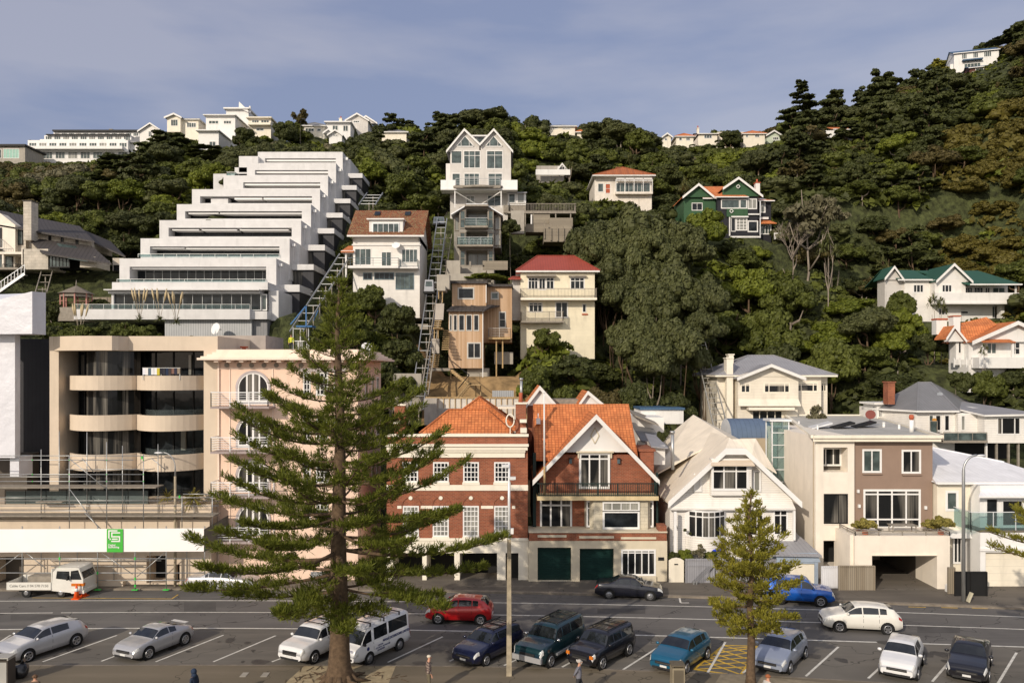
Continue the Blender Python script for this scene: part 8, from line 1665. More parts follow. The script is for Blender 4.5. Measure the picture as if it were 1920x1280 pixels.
p = G(38, 1271); t = None; rr = np.random.default_rng(5); mb = MB(); mb.ball((p.x, p.y, .36), .42, plain('black_bag_plastic', (.012, .012, .014), .25, spec=.7), (.95, .9, .9), 16, 10); nb = []
for (x, y, z) in mb.v: f = 1+.10*math.sin(9*x+3*z)*math.cos(7*z+5*y); nb.append((p.x+(x-p.x)*f, p.y+(y-p.y)*f, max(.05, z*f)))
mb.v = nb; mb.tube([(p.x+.08, p.y, .7), (p.x+.12, p.y, .85), (p.x+.2, p.y, .9)], [.1, .05, .1], MATS['black_bag_plastic'], 8); obj('rubbish_bag', mb, loc=(p.x, p.y, .05), label='knotted black rubbish bag beside the litter bin at the left edge', cat='rubbish bag')
mb = MB()
for i, (u, l) in enumerate(((458, 'left'), (497, 'right'))):
    mb = MB(); a, c = G(u-13, 1270), G(u+13, 1262); mb.box(a.x+.1, c.x-.1, a.y, c.y, .046, .062, CONC); obj('service_cover', mb, loc=(a.x, a.y, .05), label='rectangular grey service cover in the promenade, '+l+' of the pair', cat='manhole cover')
p = G(1863, 1252); mb = MB(); P = W(1658+4, 1252, 52)
p = G(1817.5, 1132); mb = MB(); mb.bar((p.x-.1, p.y, .15), (p.x+.15, p.y, .75), .25, .12, plain('cream_bag', (.50, .46, .34), .8)); obj('paper_sack', mb, loc=p, label='tilted cream sack leaning beside the grey street lamp', cat='sack')
# gravel roots, small items

# ---------------- people ----------------
def person(label, u, v_head, D, face, skin, hair, top, legs, hairkind='bald', pose='walk', h=1.72, tex=None):
    """face: heading angle of the chest in the ground plane"""
    x = (u-960)*D/F; g0 = .05; t = thing('person', label, 'person', (x, D, g0), face)
    k = h/1.75; V, E, Rr = [], [], []
    def add(p, r, par=None):
        V.append(tuple(q*k for q in p)); Rr.append(r*k); i = len(V)-1
        if par is not None: E.append((par, i))
        return i
    w_ = pose == 'walk'
    pel = add((0, 0, .95), .15); wa = add((0.01, 0, 1.12), .14, pel); ch = add((.02, 0, 1.32), .165, wa); nk = add((.03, 0, 1.49), .062, ch); hb = add((.05, 0, 1.58), .075, nk); hd_ = add((.055, 0, 1.66), .092, hb); ht = add((.045, 0, 1.72), .06, hd_)
    for sd in (1, -1):
        f = sd*(.22 if w_ else .03)
        hp = add((0, sd*.10, .90), .105, pel); kn = add((f*.55+.05, sd*.11, .50), .065, hp); an = add((f*1.0-(.05 if sd < 0 and w_ else 0), sd*.11, .09), .045, kn); add((f*1.0+.15, sd*.12, .04), .038, an)
        sh = add((.01, sd*.19, 1.40), .065, ch)
        if pose == 'behind' or (w_ and tex != 'plaid'): el = add((-.16, sd*.26, 1.16), .045, sh); wr_ = add((-.2, sd*.10, .98), .032, el); dr = (0, -sd, -.2)
        else: el = add((-.02-f*.25, sd*.25, 1.12), .045, sh); wr_ = add((.08-f*.5, sd*.24, .90), .032, el); dr = (.25, 0, -1)
        wp = V[wr_]; pm_ = add(tuple((wp[j]/k+dr[j]*.07) for j in range(3)), .030, wr_)
        for q in range(4): b0 = add((V[pm_][0]/k+(q-1.5)*.021+dr[0]*.03, V[pm_][1]/k+dr[1]*.03, V[pm_][2]/k+dr[2]*.03), .010, pm_); add((V[b0][0]/k+dr[0]*.05, V[b0][1]/k+dr[1]*.05, V[b0][2]/k+dr[2]*(.05+.008*(q % 3))), .008, b0)
        add((V[pm_][0]/k+.045, V[pm_][1]/k-sd*.01, V[pm_][2]/k-.01), .011, pm_)
    me = bpy.data.meshes.new('b'); me.from_pydata(V, E, []); o = bpy.data.objects.new('b', me); COL.objects.link(o)
    o.modifiers.new('s', 'SKIN'); lay = me.skin_vertices[0] if me.skin_vertices else None
    if lay:
        for i, r in enumerate(Rr): lay.data[i].radius = (r, r*(1.15 if i in (1, 2) else 1))
        lay.data[0].use_root = True
    sb = o.modifiers.new('d', 'SUBSURF'); sb.levels = 1; sb.render_levels = 1
    bpy.context.view_layer.update(); bm = bpy.data.meshes.new_from_object(o.evaluated_get(bpy.context.evaluated_depsgraph_get())); bpy.data.objects.remove(o)
    bm.materials.clear(); [bm.materials.append(m) for m in (skin, top, legs, TRIMB)]
    for pl in bm.polygons:
        c = pl.center/k; a = 0
        if c.z < .085: a = 3
        elif c.z < .96: a = 2
        elif c.z < 1.475: a = 1
        d_ = math.hypot(c.x, c.y)
        if a == 2 and c.z > .62 and (abs(c.y) > .19 or (c.x < -.14 and abs(c.y) < .13)): a = 0
        if a == 1 and c.z < 1.03 and c.x < -.15: a = 0
        pl.material_index = a; pl.use_smooth = True
    bo = bpy.data.objects.new('body', bm); COL.objects.link(bo); bo.parent = t
    mb = MB(); mb.tube([(.135*k, 0, 1.665*k), (.165*k, 0, 1.63*k), (.13*k, 0, 1.625*k)], [.01, .018, .012], skin, 6); mb.ball((.04*k, .1*k, 1.65*k), .022*k, skin, (1, .5, 1.4), 6, 4); mb.ball((.04*k, -.1*k, 1.65*k), .022*k, skin, (1, .5, 1.4), 6, 4)
    for sd in (1, -1): mb.ball((.138*k, sd*.034*k, 1.672*k), .012*k, TRIMB, n=6, k=4)
    mb.box(.13*k, .146*k, -.022*k, .022*k, 1.60*k, 1.607*k, LAMPR); obj('face', mb, t, local=True)
    mb = MB()
    if hairkind == 'hood': mb.ball((.02*k, 0, 1.67*k), .135*k, hair, (1, .95, 1.05), 12, 8); mb.tube([(.0, 0, 1.45*k), (.0, 0, 1.6*k)], [.14*k, .1*k], hair, 10)
    elif hairkind == 'cap': mb.ball((.03*k, 0, 1.70*k), .102*k, hair, (1, .92, .7), 12, 8)
    else:
        for a_ in range(7): an_ = PI*.35+a_*PI*1.3/6; mb.ball((.03*k+.085*k*math.cos(an_), .085*k*math.sin(an_), 1.665*k), .04*k, hair, (1, 1, 1.3), 6, 4)
        mb.ball((.03*k, 0, 1.70*k), .1*k, hair, (1, .92, .62), 12, 8)
    if hairkind == 'beard': mb.ball((.10*k, 0, 1.585*k), .06*k, hair, (.9, .9, 1), 8, 6)
    obj('hood' if hairkind == 'hood' else 'hair', mb, t, local=True); return t
SK = plain('skin', (.50, .27, .18), .6); WHH = plain('white_hair', (.62, .56, .46), .8); GRH = plain('grey_hair', (.42, .38, .34), .8); GING = plain('ginger_hair', (.30, .10, .04), .8); BRH = plain('brown_hair', (.12, .07, .04), .8)
def plaid():
    m = brickm('plaid_shirt', (.34, .28, .24), (.22, .16, .14), (.07, .05, .05), .12, .12, .02, .8, .05, 0); nt = m.node_tree; t = nt.nodes.new('ShaderNodeTexCoord'); k = [n for n in nt.nodes if n.bl_idname == 'ShaderNodeTexBrick'][0]
    sx = nt.nodes.new('ShaderNodeSeparateXYZ'); cx = nt.nodes.new('ShaderNodeCombineXYZ'); nt.links.new(t.outputs['Object'], sx.inputs[0]); nt.links.new(sx.outputs[0], cx.inputs[0]); nt.links.new(sx.outputs[2], cx.inputs[1]); nt.links.new(cx.outputs[0], k.inputs['Vector']); return m
person('white haired person in a brown plaid shirt standing in the car park', 803, 1238, 37.2, rad(20), SK, WHH, plaid(), plain('olive_trousers', (.14, .12, .08), .85), 'cap', 'stand', tex='plaid', h=1.74)
person('grey bearded person in a grey shirt walking right with hands behind their back', 1085, 1227, 36.6, rad(-12), SK, GRH, plain('blue_grey_shirt', (.17, .17, .20), .85), plain('charcoal_trousers', (.035, .035, .04), .85), 'beard', 'walk', h=1.76)
person('person in a dark blue hood at the lower edge left of the pine', 364, 1262, 35.4, rad(160), SK, plain('navy_hood', (.02, .035, .07), .8), plain('navy_jacket', (.018, .03, .06), .8), plain('black_trousers', (.02, .02, .025), .85), 'hood', 'stand', h=1.74)
person('person with brown hair whose head just shows at the lower left edge', 65, 1272, 34.9, rad(100), SK, BRH, plain('brown_coat', (.10, .07, .05), .8), MATS['charcoal_trousers'], 'hair', 'stand', h=1.70)
person('person with ginger hair at the lower edge right of the slim pine trunk', 1439, 1270, 34.9, rad(30), SK, GING, plain('pale_top', (.45, .42, .38), .8), MATS['charcoal_trousers'], 'hair', 'stand', h=1.72)
# worker on the platform behind the pink building
wk = person('worker in a yellow vest on the cable car platform behind the pink roof', 546, 640, 79, rad(-80), SK, BRH, plain('yellow_vest', (.60, .62, .05), .7), MATS['charcoal_trousers'], 'cap', 'stand'); wk.location.z = W(546, 660, 79).z
# ---------------- Norfolk pines ----------------
def needles(rng, pts, dirs, nb, L, wd, up=.75, jit=.45):
    n = len(pts); P = np.repeat(pts, nb, 0); D_ = np.repeat(dirs, nb, 0)*.55+np.array([0, 0, up])+rng.normal(size=(n*nb, 3))*jit; D_ /= np.linalg.norm(D_, axis=1)[:, None]
    S_ = np.cross(D_, rng.normal(size=D_.shape)); S_ /= np.linalg.norm(S_, axis=1)[:, None]; l = L*rng.uniform(.6, 1.15, (n*nb, 1)); S_ *= wd
    P = P+rng.normal(size=P.shape)*.05; m = P+D_*l*.55; e = P+D_*l
    return np.stack([P-S_*.4, m-S_, e, m+S_], 1).reshape(-1, 3)
def norfolk(label, base, height, prof, seed, leaf, tr, spacing, nbr, start, rise, dens, nb, L, wd, bare, az=None, tuft_w=.42, roots=False):
    rr = random.Random(seed); rng = np.random.default_rng(seed); t = thing('norfolk_pine', label, 'pine tree', base)
    mb = MB(); pts = []; rad_ = []
    n = 26
    for i in range(n+1):
        z = height*i/n; pts.append((.10*math.sin(i*.5)*(i/n), .06*math.sin(i*.7), z-.05)); f = i/n; rad_.append(tr*(1-f) ** .8*(1+.75*math.exp(-z/.45) if roots else 1+.3*math.exp(-z/.3))+.025)
    mb.tube(pts, rad_, BARK, 14)
    if roots:
        for k in range(9): a = 2*PI*k/9+rr.uniform(-.2, .2); l = rr.uniform(1.0, 1.9); mb.tube([(tr*.8*math.cos(a), tr*.8*math.sin(a), .45), (tr*1.7*math.cos(a), tr*1.7*math.sin(a), .14), (l*math.cos(a+.2), l*math.sin(a+.2), .0)], [.2, .13, .04], BARK, 6)
    obj('trunk', mb, t, local=True); br = MB(); TP = []; TD_ = []; z = start; w0 = 0
    while z < height-.25:
        f = z/height; R_ = interp(prof, z); k_ = nbr if z < height*.68 else max(4, nbr-2); w0 += .5
        A = az(z) if az else [w0+2*PI*j/k_+rr.uniform(-.2, .2) for j in range(k_)]
        for a in A:
            l = R_*rr.uniform(.78, 1.06); zz = z+rr.uniform(-.14, .14)*spacing*2; rs = rise(f)*l; sag = .05*l; d = Vector((math.cos(a), math.sin(a), 0)); side = Vector((-d.y, d.x, 0)); P = []
            bend = rr.uniform(-.12, .12)
            for q in range(9): s_ = q/8; P.append(Vector((0, 0, zz))+d*l*s_+side*bend*l*s_*s_+Vector((0, 0, rs*s_ ** 1.7-sag*4*s_*(1-s_))))
            r0 = .018+.011*l; br.tube(P, [r0*(1-.75*q/8) for q in range(9)], BARK, 5, False)
            m = int(l*dens*(1.35 if roots and .2 < f < .42 else .8 if roots and f > .72 else 1))
            for _ in range(m):
                s_ = bare+(1-bare)*rr.random() ** .8; q = min(7, int(s_*8)); p = P[q].lerp(P[q+1], s_*8-q); e = rr.uniform(-1, 1); wv = tuft_w*(.35+.9*math.sin(PI*min(1, s_*.85+.1)))*min(1, l/2.5)
                off_ = side*e*wv+Vector((0, 0, abs(e)*.10+rr.uniform(-.06, .08)))
                TP.append(tuple(p+off_)); dd = d*.8+side*e*.7; TD_.append(tuple(dd))
                if abs(e) > .5 and rr.random() < .22: br.tube([p, p+off_], [r0*.35, r0*.2], BARK, 3, False)
        z += spacing*(1.0 if f < .55 else .8)
    obj('branch', br, t, local=True)['kind'] = 'stuff'
    v = needles(rng, np.array(TP), np.array(TD_), nb, L, wd); me = leaf_mesh('foliage', v, LEAF[leaf]); o = bpy.data.objects.new('foliage', me); COL.objects.link(o); o.parent = t
    return t
pr_big = [(3.6, 2.8), (4.3, 4.4), (5.0, 7.6), (6.3, 8.1), (7.4, 6.7), (9, 6.1), (10.5, 5.3), (12.0, 4.6), (13.2, 3.9), (14.4, 2.6), (15.4, 1.7), (16.5, 1.25), (17.8, .9), (19.3, .3)]
norfolk('large Norfolk pine with wide tiered branches before the pink and brick houses', (W(636, 0, 38.5).x, 38.5, .05), 19.3, pr_big, 3, 'pine', .48, .86, 6, 3.65,
        lambda f: (-.10 if f < .22 else -.05 if f < .30 else .10 if f < .42 else .27 if f < .75 else .48), 14.5, 13, .34, .022, .25, roots=True, tuft_w=.55)
pr_y = [(2.3, 1.2), (3.0, 2.1), (4.2, 2.3), (5.5, 2.1), (6.5, 1.6), (7.6, 1.0), (8.5, .5), (9.3, .12)]
norfolk('slim young yellow green Norfolk pine in front of the cream roofed villa', (W(1408, 0, 38.3).x, 38.3, .05), 9.35, pr_y, 8, 'pine2', .19, .52, 6, 2.6, lambda f: .25 if f > .4 else .02, 14, 12, .25, .026, .18, tuft_w=.30)
norfolk('Norfolk pine standing past the right edge, its branch tips reaching into view', (W(2090, 0, 37).x, 37, .05), 9.3, [(0, 6.3), (7.2, 6.2), (8.3, 4.6), (9.3, .5)], 9, 'pine2', .22, .7, 5, 6.3, lambda f: .10, 12, 9, .26, .022, .45, az=lambda z: [PI+.08, 0, PI/2, -PI/2], tuft_w=.3)

# ---------------- planting ----------------
for i, (x0, x1, y0, y1, z) in enumerate(((-55, -28, 74, 90.2, 18.4),)): PADS.append((x0, x1, y0, y1, z))
hill = build_hill()
def T(kind, u, vt, D, wpx, label, name='tree', cat='tree', group=None, i=None, hmin=1.5, vb=None):
    X = (u-960)*D/F; z = hz(X, D) if vb is None else W(u, vb, D).z; h = max(hmin, W(u, vt, D).z-z); return tree(kind, (X, D, z-.1), wpx/2*D/F, h, label, group, name, cat, i=i)
SP = [
 ('poh', 1195, 358, 100, 175, 'broad brown green pohutukawa crown, the topmost below the verandah villa'), ('poh', 1105, 395, 99, 110, 'rounded pohutukawa at the left shoulder of the big clump below the verandah villa'), ('poh', 1275, 392, 99, 120, 'rounded pohutukawa at the right shoulder of the big clump near the green gabled house'),
 ('poh', 1150, 455, 95, 120, 'pohutukawa in the middle of the big clump, right of the red roofed house'), ('poh', 1240, 450, 94, 150, 'large pohutukawa in the middle of the big clump'), ('poh', 1310, 490, 92, 120, 'pohutukawa bulging at the right foot of the big clump'), ('poh', 1185, 560, 88, 120, 'lower pohutukawa right of the red roofed house wall'), ('poh', 1275, 570, 86, 130, 'lowest broad pohutukawa above the rails'),
 ('poh', 1225, 505, 91, 110, 'pohutukawa in the lower middle of the big clump'), ('poh', 1165, 500, 93, 90, 'small pohutukawa at the left edge of the big clump'), ('poh', 1320, 560, 89, 90, 'small pohutukawa at the lower right edge of the big clump'), ('poh', 1225, 610, 85, 110, 'lowest pohutukawa left of the rails'), ('poh', 1130, 410, 97, 100, 'pohutukawa below the timber deck at the upper left of the big clump'), ('poh', 1215, 400, 97, 120, 'high pohutukawa in the centre of the big clump'),
 ('poh', 915, 197, 168, 118, 'big domed dark tree on the skyline behind the twin gabled house'), ('macro', 838, 207, 160, 90, 'wind shaped dark tree left of the dome on the skyline'), ('poh', 1140, 218, 168, 100, 'domed tree on the skyline right of the grey roofed ridge house'), ('poh', 1210, 240, 165, 70, 'smaller dark tree beside the eastern ridge row'),
 ('conifer', 1500, 147, 182, 96, 'tall pointed conifer on the skyline left of the thin topped pines'), ('macro', 1560, 166, 178, 90, 'tall umbrella topped pine with bare trunk on the skyline'), ('macro', 1665, 138, 196, 90, 'wind swept dark macrocarpa high on the right ridge'), ('macro', 1625, 185, 185, 80, 'dark macrocarpa just below the wind swept one on the right ridge'),
 ('spruce', 1757, 108, 212, 76, 'yellow green layered conifer on the right skyline beside the blue roofed house'), ('macro', 1915, 38, 196, 110, 'dark tree cutting the upper right corner'), ('poh', 1912, 108, 190, 60, 'dark tree on the ridge right of the red brown hilltop house'), ('dark', 1850, 62, 240, 60, 'rounded tree behind the blue metal roof at the upper right'),
 ('macro', 312, 240, 150, 130, 'tallest dark macrocarpa below the bay windowed ridge house'), ('macro', 395, 268, 148, 100, 'dark macrocarpa right of the tallest one below the ridge'), ('macro', 232, 282, 146, 110, 'broad layered macrocarpa left of the tallest one'), ('macro', 195, 330, 138, 110, 'layered macrocarpa lower on the left slope'), ('dark', 456, 222, 164, 48, 'small round dark tree on the ridge beside the parapet house'),
 ('bush', 130, 292, 168, 90, 'mid green tree in front of the long ridge block'), ('brown', 60, 318, 150, 110, 'russet brown tree on the left slope, leftmost'), ('brown', 118, 325, 148, 100, 'russet brown tree on the left slope, right of the leftmost'), ('brown', 20, 345, 146, 90, 'thin russet tree at the left edge above the dark metal roof'),
 ('dark', 1367, 229, 193, 50, 'umbrella shaped tree standing before the pale yellow ridge house'), ('wispy', 565, 198, 172, 40, 'thin open crowned tree on the skyline above the terraced apartments'), ('dark', 535, 210, 170, 60, 'dense dark tree on the skyline beside the thin open crowned one'), ('dark', 725, 220, 168, 70, 'low spreading dark tree on the skyline right of the overlapping gables'),
 ('bright', 1318, 368, 112, 100, 'bright green round tree in front of the green gabled house'), ('sparse', 1515, 350, 112, 140, 'grey leafless looking tree right of the green gabled house'), ('sparse', 1560, 362, 110, 70, 'thinner grey tree right of the leafless looking one'), ('bare', 1485, 372, 111, 120, 'bare branched tree beside the white garden chairs'),
 ('macro', 1590, 225, 160, 70, 'dark layered tree in front of the black and white ridge house'), ('dark', 1615, 215, 160, 60, 'dark tree right of the black and white ridge house'), ('macro', 1540, 235, 162, 50, 'low layered tree left of the black and white ridge house'),
 ('dark', 1800, 672, 83, 60, 'dark shrubby tree before the bungalow fence, left'), ('bush', 1850, 674, 83, 70, 'leafy shrubby tree before the bungalow verandah'), ('dark', 1900, 672, 83, 70, 'dark shrubby tree before the bungalow, rightmost'), ('poh', 1620, 560, 96, 110, 'broad tree left of the tall bright green tree'), ('bush', 1560, 600, 92, 120, 'broad mid green tree above the cream weatherboard house'), ('dark', 1460, 610, 92, 110, 'dark tree above the ridge of the cream weatherboard house'), ('bush', 1830, 606, 102, 70, 'shrub below the balustrade of the green roofed house'), ('dark', 1885, 590, 102, 60, 'dark shrub at the right foot of the green roofed house'), ('bush', 1480, 480, 104, 110, 'leafy tree below the white garden chairs'), ('bright', 1400, 470, 106, 110, 'bright leafy tree below the green gabled house'), ('bush', 1440, 540, 98, 120, 'broad leafy tree in the middle of the eastern bank'),
 ('bright', 1688, 548, 99, 92, 'tall bright green tree left of the green roofed house'), ('bright', 1672, 600, 95, 80, 'lower bright green tree left of the orange roofed bungalow'), ('dark', 1740, 600, 94, 70, 'dark shrubby tree between the bright green tree and the orange roofed bungalow'), ('bush', 1690, 528, 104, 60, 'small rounded tree against the left gable of the green roofed house'),
 ('dark', 959, 394, 102, 42, 'dark clipped tree right of the slim grey townhouse'), ('bush', 700, 512, 91, 80, 'leafy shrub below the balcony of the mossy tiled house, left'), ('dark', 742, 540, 88, 84, 'dark leafy shrub below the mossy tiled house, right'), ('bush', 668, 575, 86, 90, 'mid green tree behind the top of the big Norfolk pine, left'), ('dark', 745, 600, 84, 100, 'dark tree left of the cable car rails'), ('dark', 700, 640, 82, 100, 'dark tree behind the Norfolk pine trunk'), ('bush', 765, 680, 80, 60, 'low tree against the left side of the cable car rails'),
 ('bush', 1020, 598, 88, 70, 'shrub hiding the foot of the red roofed house, left'), ('dark', 1075, 640, 84, 110, 'dark shrubby tree below the red roofed house, right'), ('bush', 1010, 660, 82, 80, 'shrubby tree right of the cedar clad house'), ('brown', 1130, 690, 80, 90, 'brownish tree above the orange back gables'), ('dark', 1190, 690, 79, 100, 'dark tree above the low blue roofed building'), ('bush', 1060, 700, 78, 80, 'mid green tree behind the orange back gables'), ('dark', 1260, 700, 78, 90, 'dark tree left of the pale rails'),
 ('sparse', 1530, 752, 79, 62, 'pale grey green shrub in front of the cream weatherboard house'), ('dark', 1241, 797, 66, 30, 'small dark tree between the low white house and the cream roof'),
 ('bush', 110, 585, 82, 70, 'bush below the gazebo, left'), ('dark', 95, 545, 88, 60, 'dark bush left of the gazebo'),
]
KD = {'poh': 'brown green rounded', 'dark': 'dark green dense', 'bush': 'mid green bushy', 'bright': 'bright yellow green', 'macro': 'dark layered coniferous', 'brown': 'russet brown', 'gorse': 'ochre gold scrubby', 'sparse': 'grey thin crowned', 'wispy': 'brown thin crowned', 'conifer': 'pointed dark coniferous'}
for a in SP: T(*a)
for i, (u, D, w_, k_) in enumerate(((1615, 121, 70, 'dark'), (1660, 124, 76, 'macro'), (1700, 121, 70, 'bush'), (1735, 125, 80, 'dark'), (1775, 121, 74, 'gorse'), (1812, 124, 80, 'gorse'), (1850, 121, 76, 'gorse'), (1890, 123, 80, 'gorse'), (1640, 130, 80, 'dark'), (1685, 131, 76, 'bush'), (1725, 132, 84, 'macro'), (1770, 130, 80, 'brown'), (1815, 131, 80, 'gorse'), (1860, 130, 84, 'gorse'), (1905, 131, 80, 'gorse'), (1590, 126, 70, 'bush'), (1600, 115, 70, 'dark'), (1640, 114, 66, 'poh'))):
    z = hz((u-960)*D/F, D); nm = KD[k_]; T(k_, u, VH-(z+w_/2*D/F*1.7-H)*F/D, D, w_, 'one of the '+nm+' trees on the bank above the green roof', group=nm+' trees above the green roof')
for (u, vt, D, w_, l) in ((1553, 437, 104, 62, 'palm like cabbage tree with hanging dead leaves below the green gabled house'), (1283, 330, 122, 40, 'cabbage tree left of the green gabled house'), (985, 225, 158, 34, 'slender cabbage tree on the slope right of the twin gabled house, upper left'), (1010, 268, 150, 44, 'cabbage tree above the little gabled house'), (1183, 285, 140, 34, 'cabbage tree behind the verandah villa chimney'), (1752, 548, 100, 44, 'cabbage tree leaning before the white balustrade of the green roofed house'), (1765, 552, 97, 36, 'second cabbage tree before the green roofed house, right'), (1655, 475, 112, 40, 'cabbage tree behind the left gable of the green roofed house'), (1845, 640, 84, 28, 'small cabbage tree in front of the orange roofed bungalow'), (733, 692, 78, 40, 'young cabbage tree left of the rails above the brick chimney'), (1068, 300, 134, 34, 'thin tree beside the little gabled house')):
    T('cabbage', u, vt, D, w_, l, 'cabbage_tree')
t = T('bright', 912, 499, 96.5, 90, 'low bright green hedge mound on the terrace below the slim grey townhouse', 'hedge', 'hedge', vb=524, hmin=1.2)
# garden of the cream roofed villa
for (u, vt, vb, w_, l) in ((1266, 978, 1035, 9, 'narrow dark cypress beside the porch of the cream roofed villa, leftmost'), (1285, 985, 1045, 8, 'narrow cypress under the bow window, middle one'), (1294, 992, 1045, 8, 'narrow cypress under the bow window, rightmost')): T('dark', u, vt, 57 if u < 1270 else 56.9, w_, l, 'cypress', 'tree', vb=vb)
for (u, vt, w_, k_, l) in ((1262, 1020, 30, 'dark', 'dark garden shrub behind the cream rounded gate'), (1283, 1018, 34, 'bright', 'bright leaved garden shrub behind the grey double gate'), (1312, 1014, 34, 'sparse', 'silvery garden shrub below the bow window'), (1335, 1030, 30, 'bush', 'low garden shrub beside the blue garden cloth')): T(k_, u, vt, 56.8, w_, l, 'garden_shrub', 'shrub', vb=1060)
q = MB(); c = W(1343, 1031, 56.9); BLU = plain('blue_cloth', (.01, .04, .45), .6)
q.ball((c.x, c.y, c.z), .3, BLU, (1.5, .6, .35), 10, 6); obj('blue_garden_cover', q, loc=(c.x, c.y, c.z-.1), label='bright blue cover on the garden table of the cream roofed villa', cat='cover')
for i, (u, vt, h) in enumerate(((225, 540, 1), (255, 550, 1), (330, 545, 1), (375, 560, 1))): pass
for (u, v, l) in ((262, 600, 'left'), (300, 600, 'middle'), (330, 606, 'right'), (150, 628, 'far left')):
    flax('tall pampas grass with cream plumes on the bank before the terraced apartments, '+l, u, v, 76, .9, .9, 40, 'palm', 'pampas_grass'); tt = [o for o in COL.objects if o.name.startswith('pampas_grass')][-1]; P0_ = tt.location
    for k in range(5):
        q = MB(); a = k*1.3+u; dx, dy = .5*math.cos(a), .4*math.sin(a); q.tube([(P0_[0], P0_[1], P0_[2]), (P0_[0]+dx, P0_[1]+dy, P0_[2]+2.0)], .02, WP, 4); q.tube([(P0_[0]+dx, P0_[1]+dy, P0_[2]+1.8), (P0_[0]+dx*1.3, P0_[1]+dy*1.3, P0_[2]+2.5), (P0_[0]+dx*1.5, P0_[1]+dy*1.5, P0_[2]+3.0)], [.05, .11, .03], plain('plume', (.50, .40, .24), .9), 5); obj('plume', q, tt)
for i, (u, vt, w_, k_) in enumerate(((92, 590, 60, 'dark'), (128, 598, 64, 'bush'), (165, 592, 60, 'bush'), (200, 586, 66, 'dark'), (236, 588, 64, 'bush'), (272, 592, 60, 'bush'), (305, 602, 50, 'gorse'), (335, 610, 48, 'gorse'), (362, 619, 36, 'bush'), (180, 612, 60, 'gorse'), (240, 614, 60, 'gorse'), (110, 560, 50, 'bush'), (190, 548, 40, 'dark'))):
    T(k_, u, vt, 77-(i % 3)*.9 if i < 11 else 90, w_, ('olive gold' if k_ == 'gorse' else 'green')+' shrub in the bank above the curved balcony apartments, '+('first', 'second', 'third', 'fourth', 'fifth', 'sixth', 'seventh', 'eighth', 'rightmost', 'lower left', 'lower middle', 'highest', 'upper')[i], 'shrub', 'shrub', vb=650 if i < 11 else 580)
def blocked(u0, u1, v0, v1, D):
    for (a, c, d, e, Db) in RECTS:
        if Db > D+.5 and u1 > a+3 and u0 < d-3 and v0 < e-7 and v1 > c: return True
    return False
def inpad(X, D, m):
    for (x0, x1, y0, y1, z) in PADS:
        if x0-m < X < x1+m and y0-m < D < y1+m: return True
    return False
ZN = [(-400, 215, 60, 128, 'low on the left slope'), (-400, 480, 128, 999, 'high on the left slope'), (215, 660, 60, 128, 'beside the terraced apartments'), (480, 830, 60, 999, 'left of the twin gabled house'),
      (830, 1250, 105, 999, 'behind the twin gabled house'), (830, 1250, 60, 105, 'on the bank behind the brick houses'), (1250, 1620, 60, 110, 'below the green gabled house'), (1250, 1620, 110, 999, 'behind the green gabled house'),
      (1620, 3000, 60, 112, 'around the green roofed house'), (1620, 3000, 112, 999, 'high on the steep right hillside')]
rf = random.Random(21); used = [((t.location.x), t.location.y, 1.5) for t, _ in TREES]; cnt = 0; D = 77.0
cand = []; PL = []
while D < 250:
    st = 4.0 if D < 120 else 4.9 if D < 165 else 6.0; X = -.68*D
    while X < .78*D: cand.append((X+rf.uniform(-1.6, 1.6), D+rf.uniform(-1.6, 1.6))); X += st
    _s = max((hz(k*D, D+5)-hz(k*D, D))/5 for k in (-.3, 0, .3, .5)); D += st*.86/(1+.45*max(0, _s))
rf.shuffle(cand)
for (X, D) in cand:
    u = 960+X*F/D
    if not -150 < u < 2120 or inpad(X, D, 1.2): continue
    if any((X-a)**2+((D-c)*(1.5 if u > 1400 and D > 112 else 1.15))**2 < (1.2+r)**2 for a, c, r in used): continue
    z = hz(X, D); vis = W(u, 0, D); vg = VH-(z-H)*F/D
    if vg > 790: continue
    # hidden far behind the crest?
    zc = max((hz(X*k, D*k)-H)/(D*k) for k in (.9, .8, .7)); 
    if (z+6-H)/D < zc: continue
    r = rf.uniform(2.4, 4.1)*(1 if D < 160 else 1.15); h = r*rf.uniform(1.4, 2.1)
    if 700 < u < 860 and 76 < D < 120 and abs(u-(781+(D-77)*1.66)) < 40: continue
    if 790 < u < 985 and D < 95: continue
    if 1150 < u < 1350 and 86 < D < 100: continue
    ok = False
    for k in (1, .7, .5, .36):
        px = r*k*F/D; vt = vg-h*k*F/D
        if not blocked(u-px, u+px, vt, vg, D): ok = True; r *= k; h *= k; break
    if not ok or r < 1.0: continue
    x = rf.random()
    if u > 1760 and 105 < D < 150: kd = 'gorse' if x < .8 else 'bush'
    elif u > 1450 and D > 112: kd = 'macro' if x < .22 else 'dark' if x < .48 else 'bush' if x < .68 else 'brown' if x < .80 else 'poh' if x < .9 else 'wispy' if x < .95 else 'bright'
    elif u < 260 and D > 128: kd = 'brown' if x < .38 else 'dark' if x < .6 else 'bush' if x < .9 else 'sparse'
    elif D > 128: kd = 'bush' if x < .36 else 'poh' if x < .62 else 'dark' if x < .78 else 'bright' if x < .90 else 'macro' if x < .96 else 'sparse'
    else: kd = 'bush' if x < .38 else 'dark' if x < .62 else 'poh' if x < .80 else 'bright' if x < .94 else 'brown'
    if kd == 'macro': h *= 1.35
    zn = [q[4] for q in ZN if q[0] <= u < q[1] and q[2] <= D < q[3]]
    if not zn: continue
    PL.append(((r*h/D/D if -30 < u < 1950 else 0), kd, X, D, z, r, h, zn[0])); used.append((X, D, r*.56)); cnt += 1
PL.sort(reverse=True); NB = 292-len([1 for t, _ in TREES if t.name.startswith('tree')])
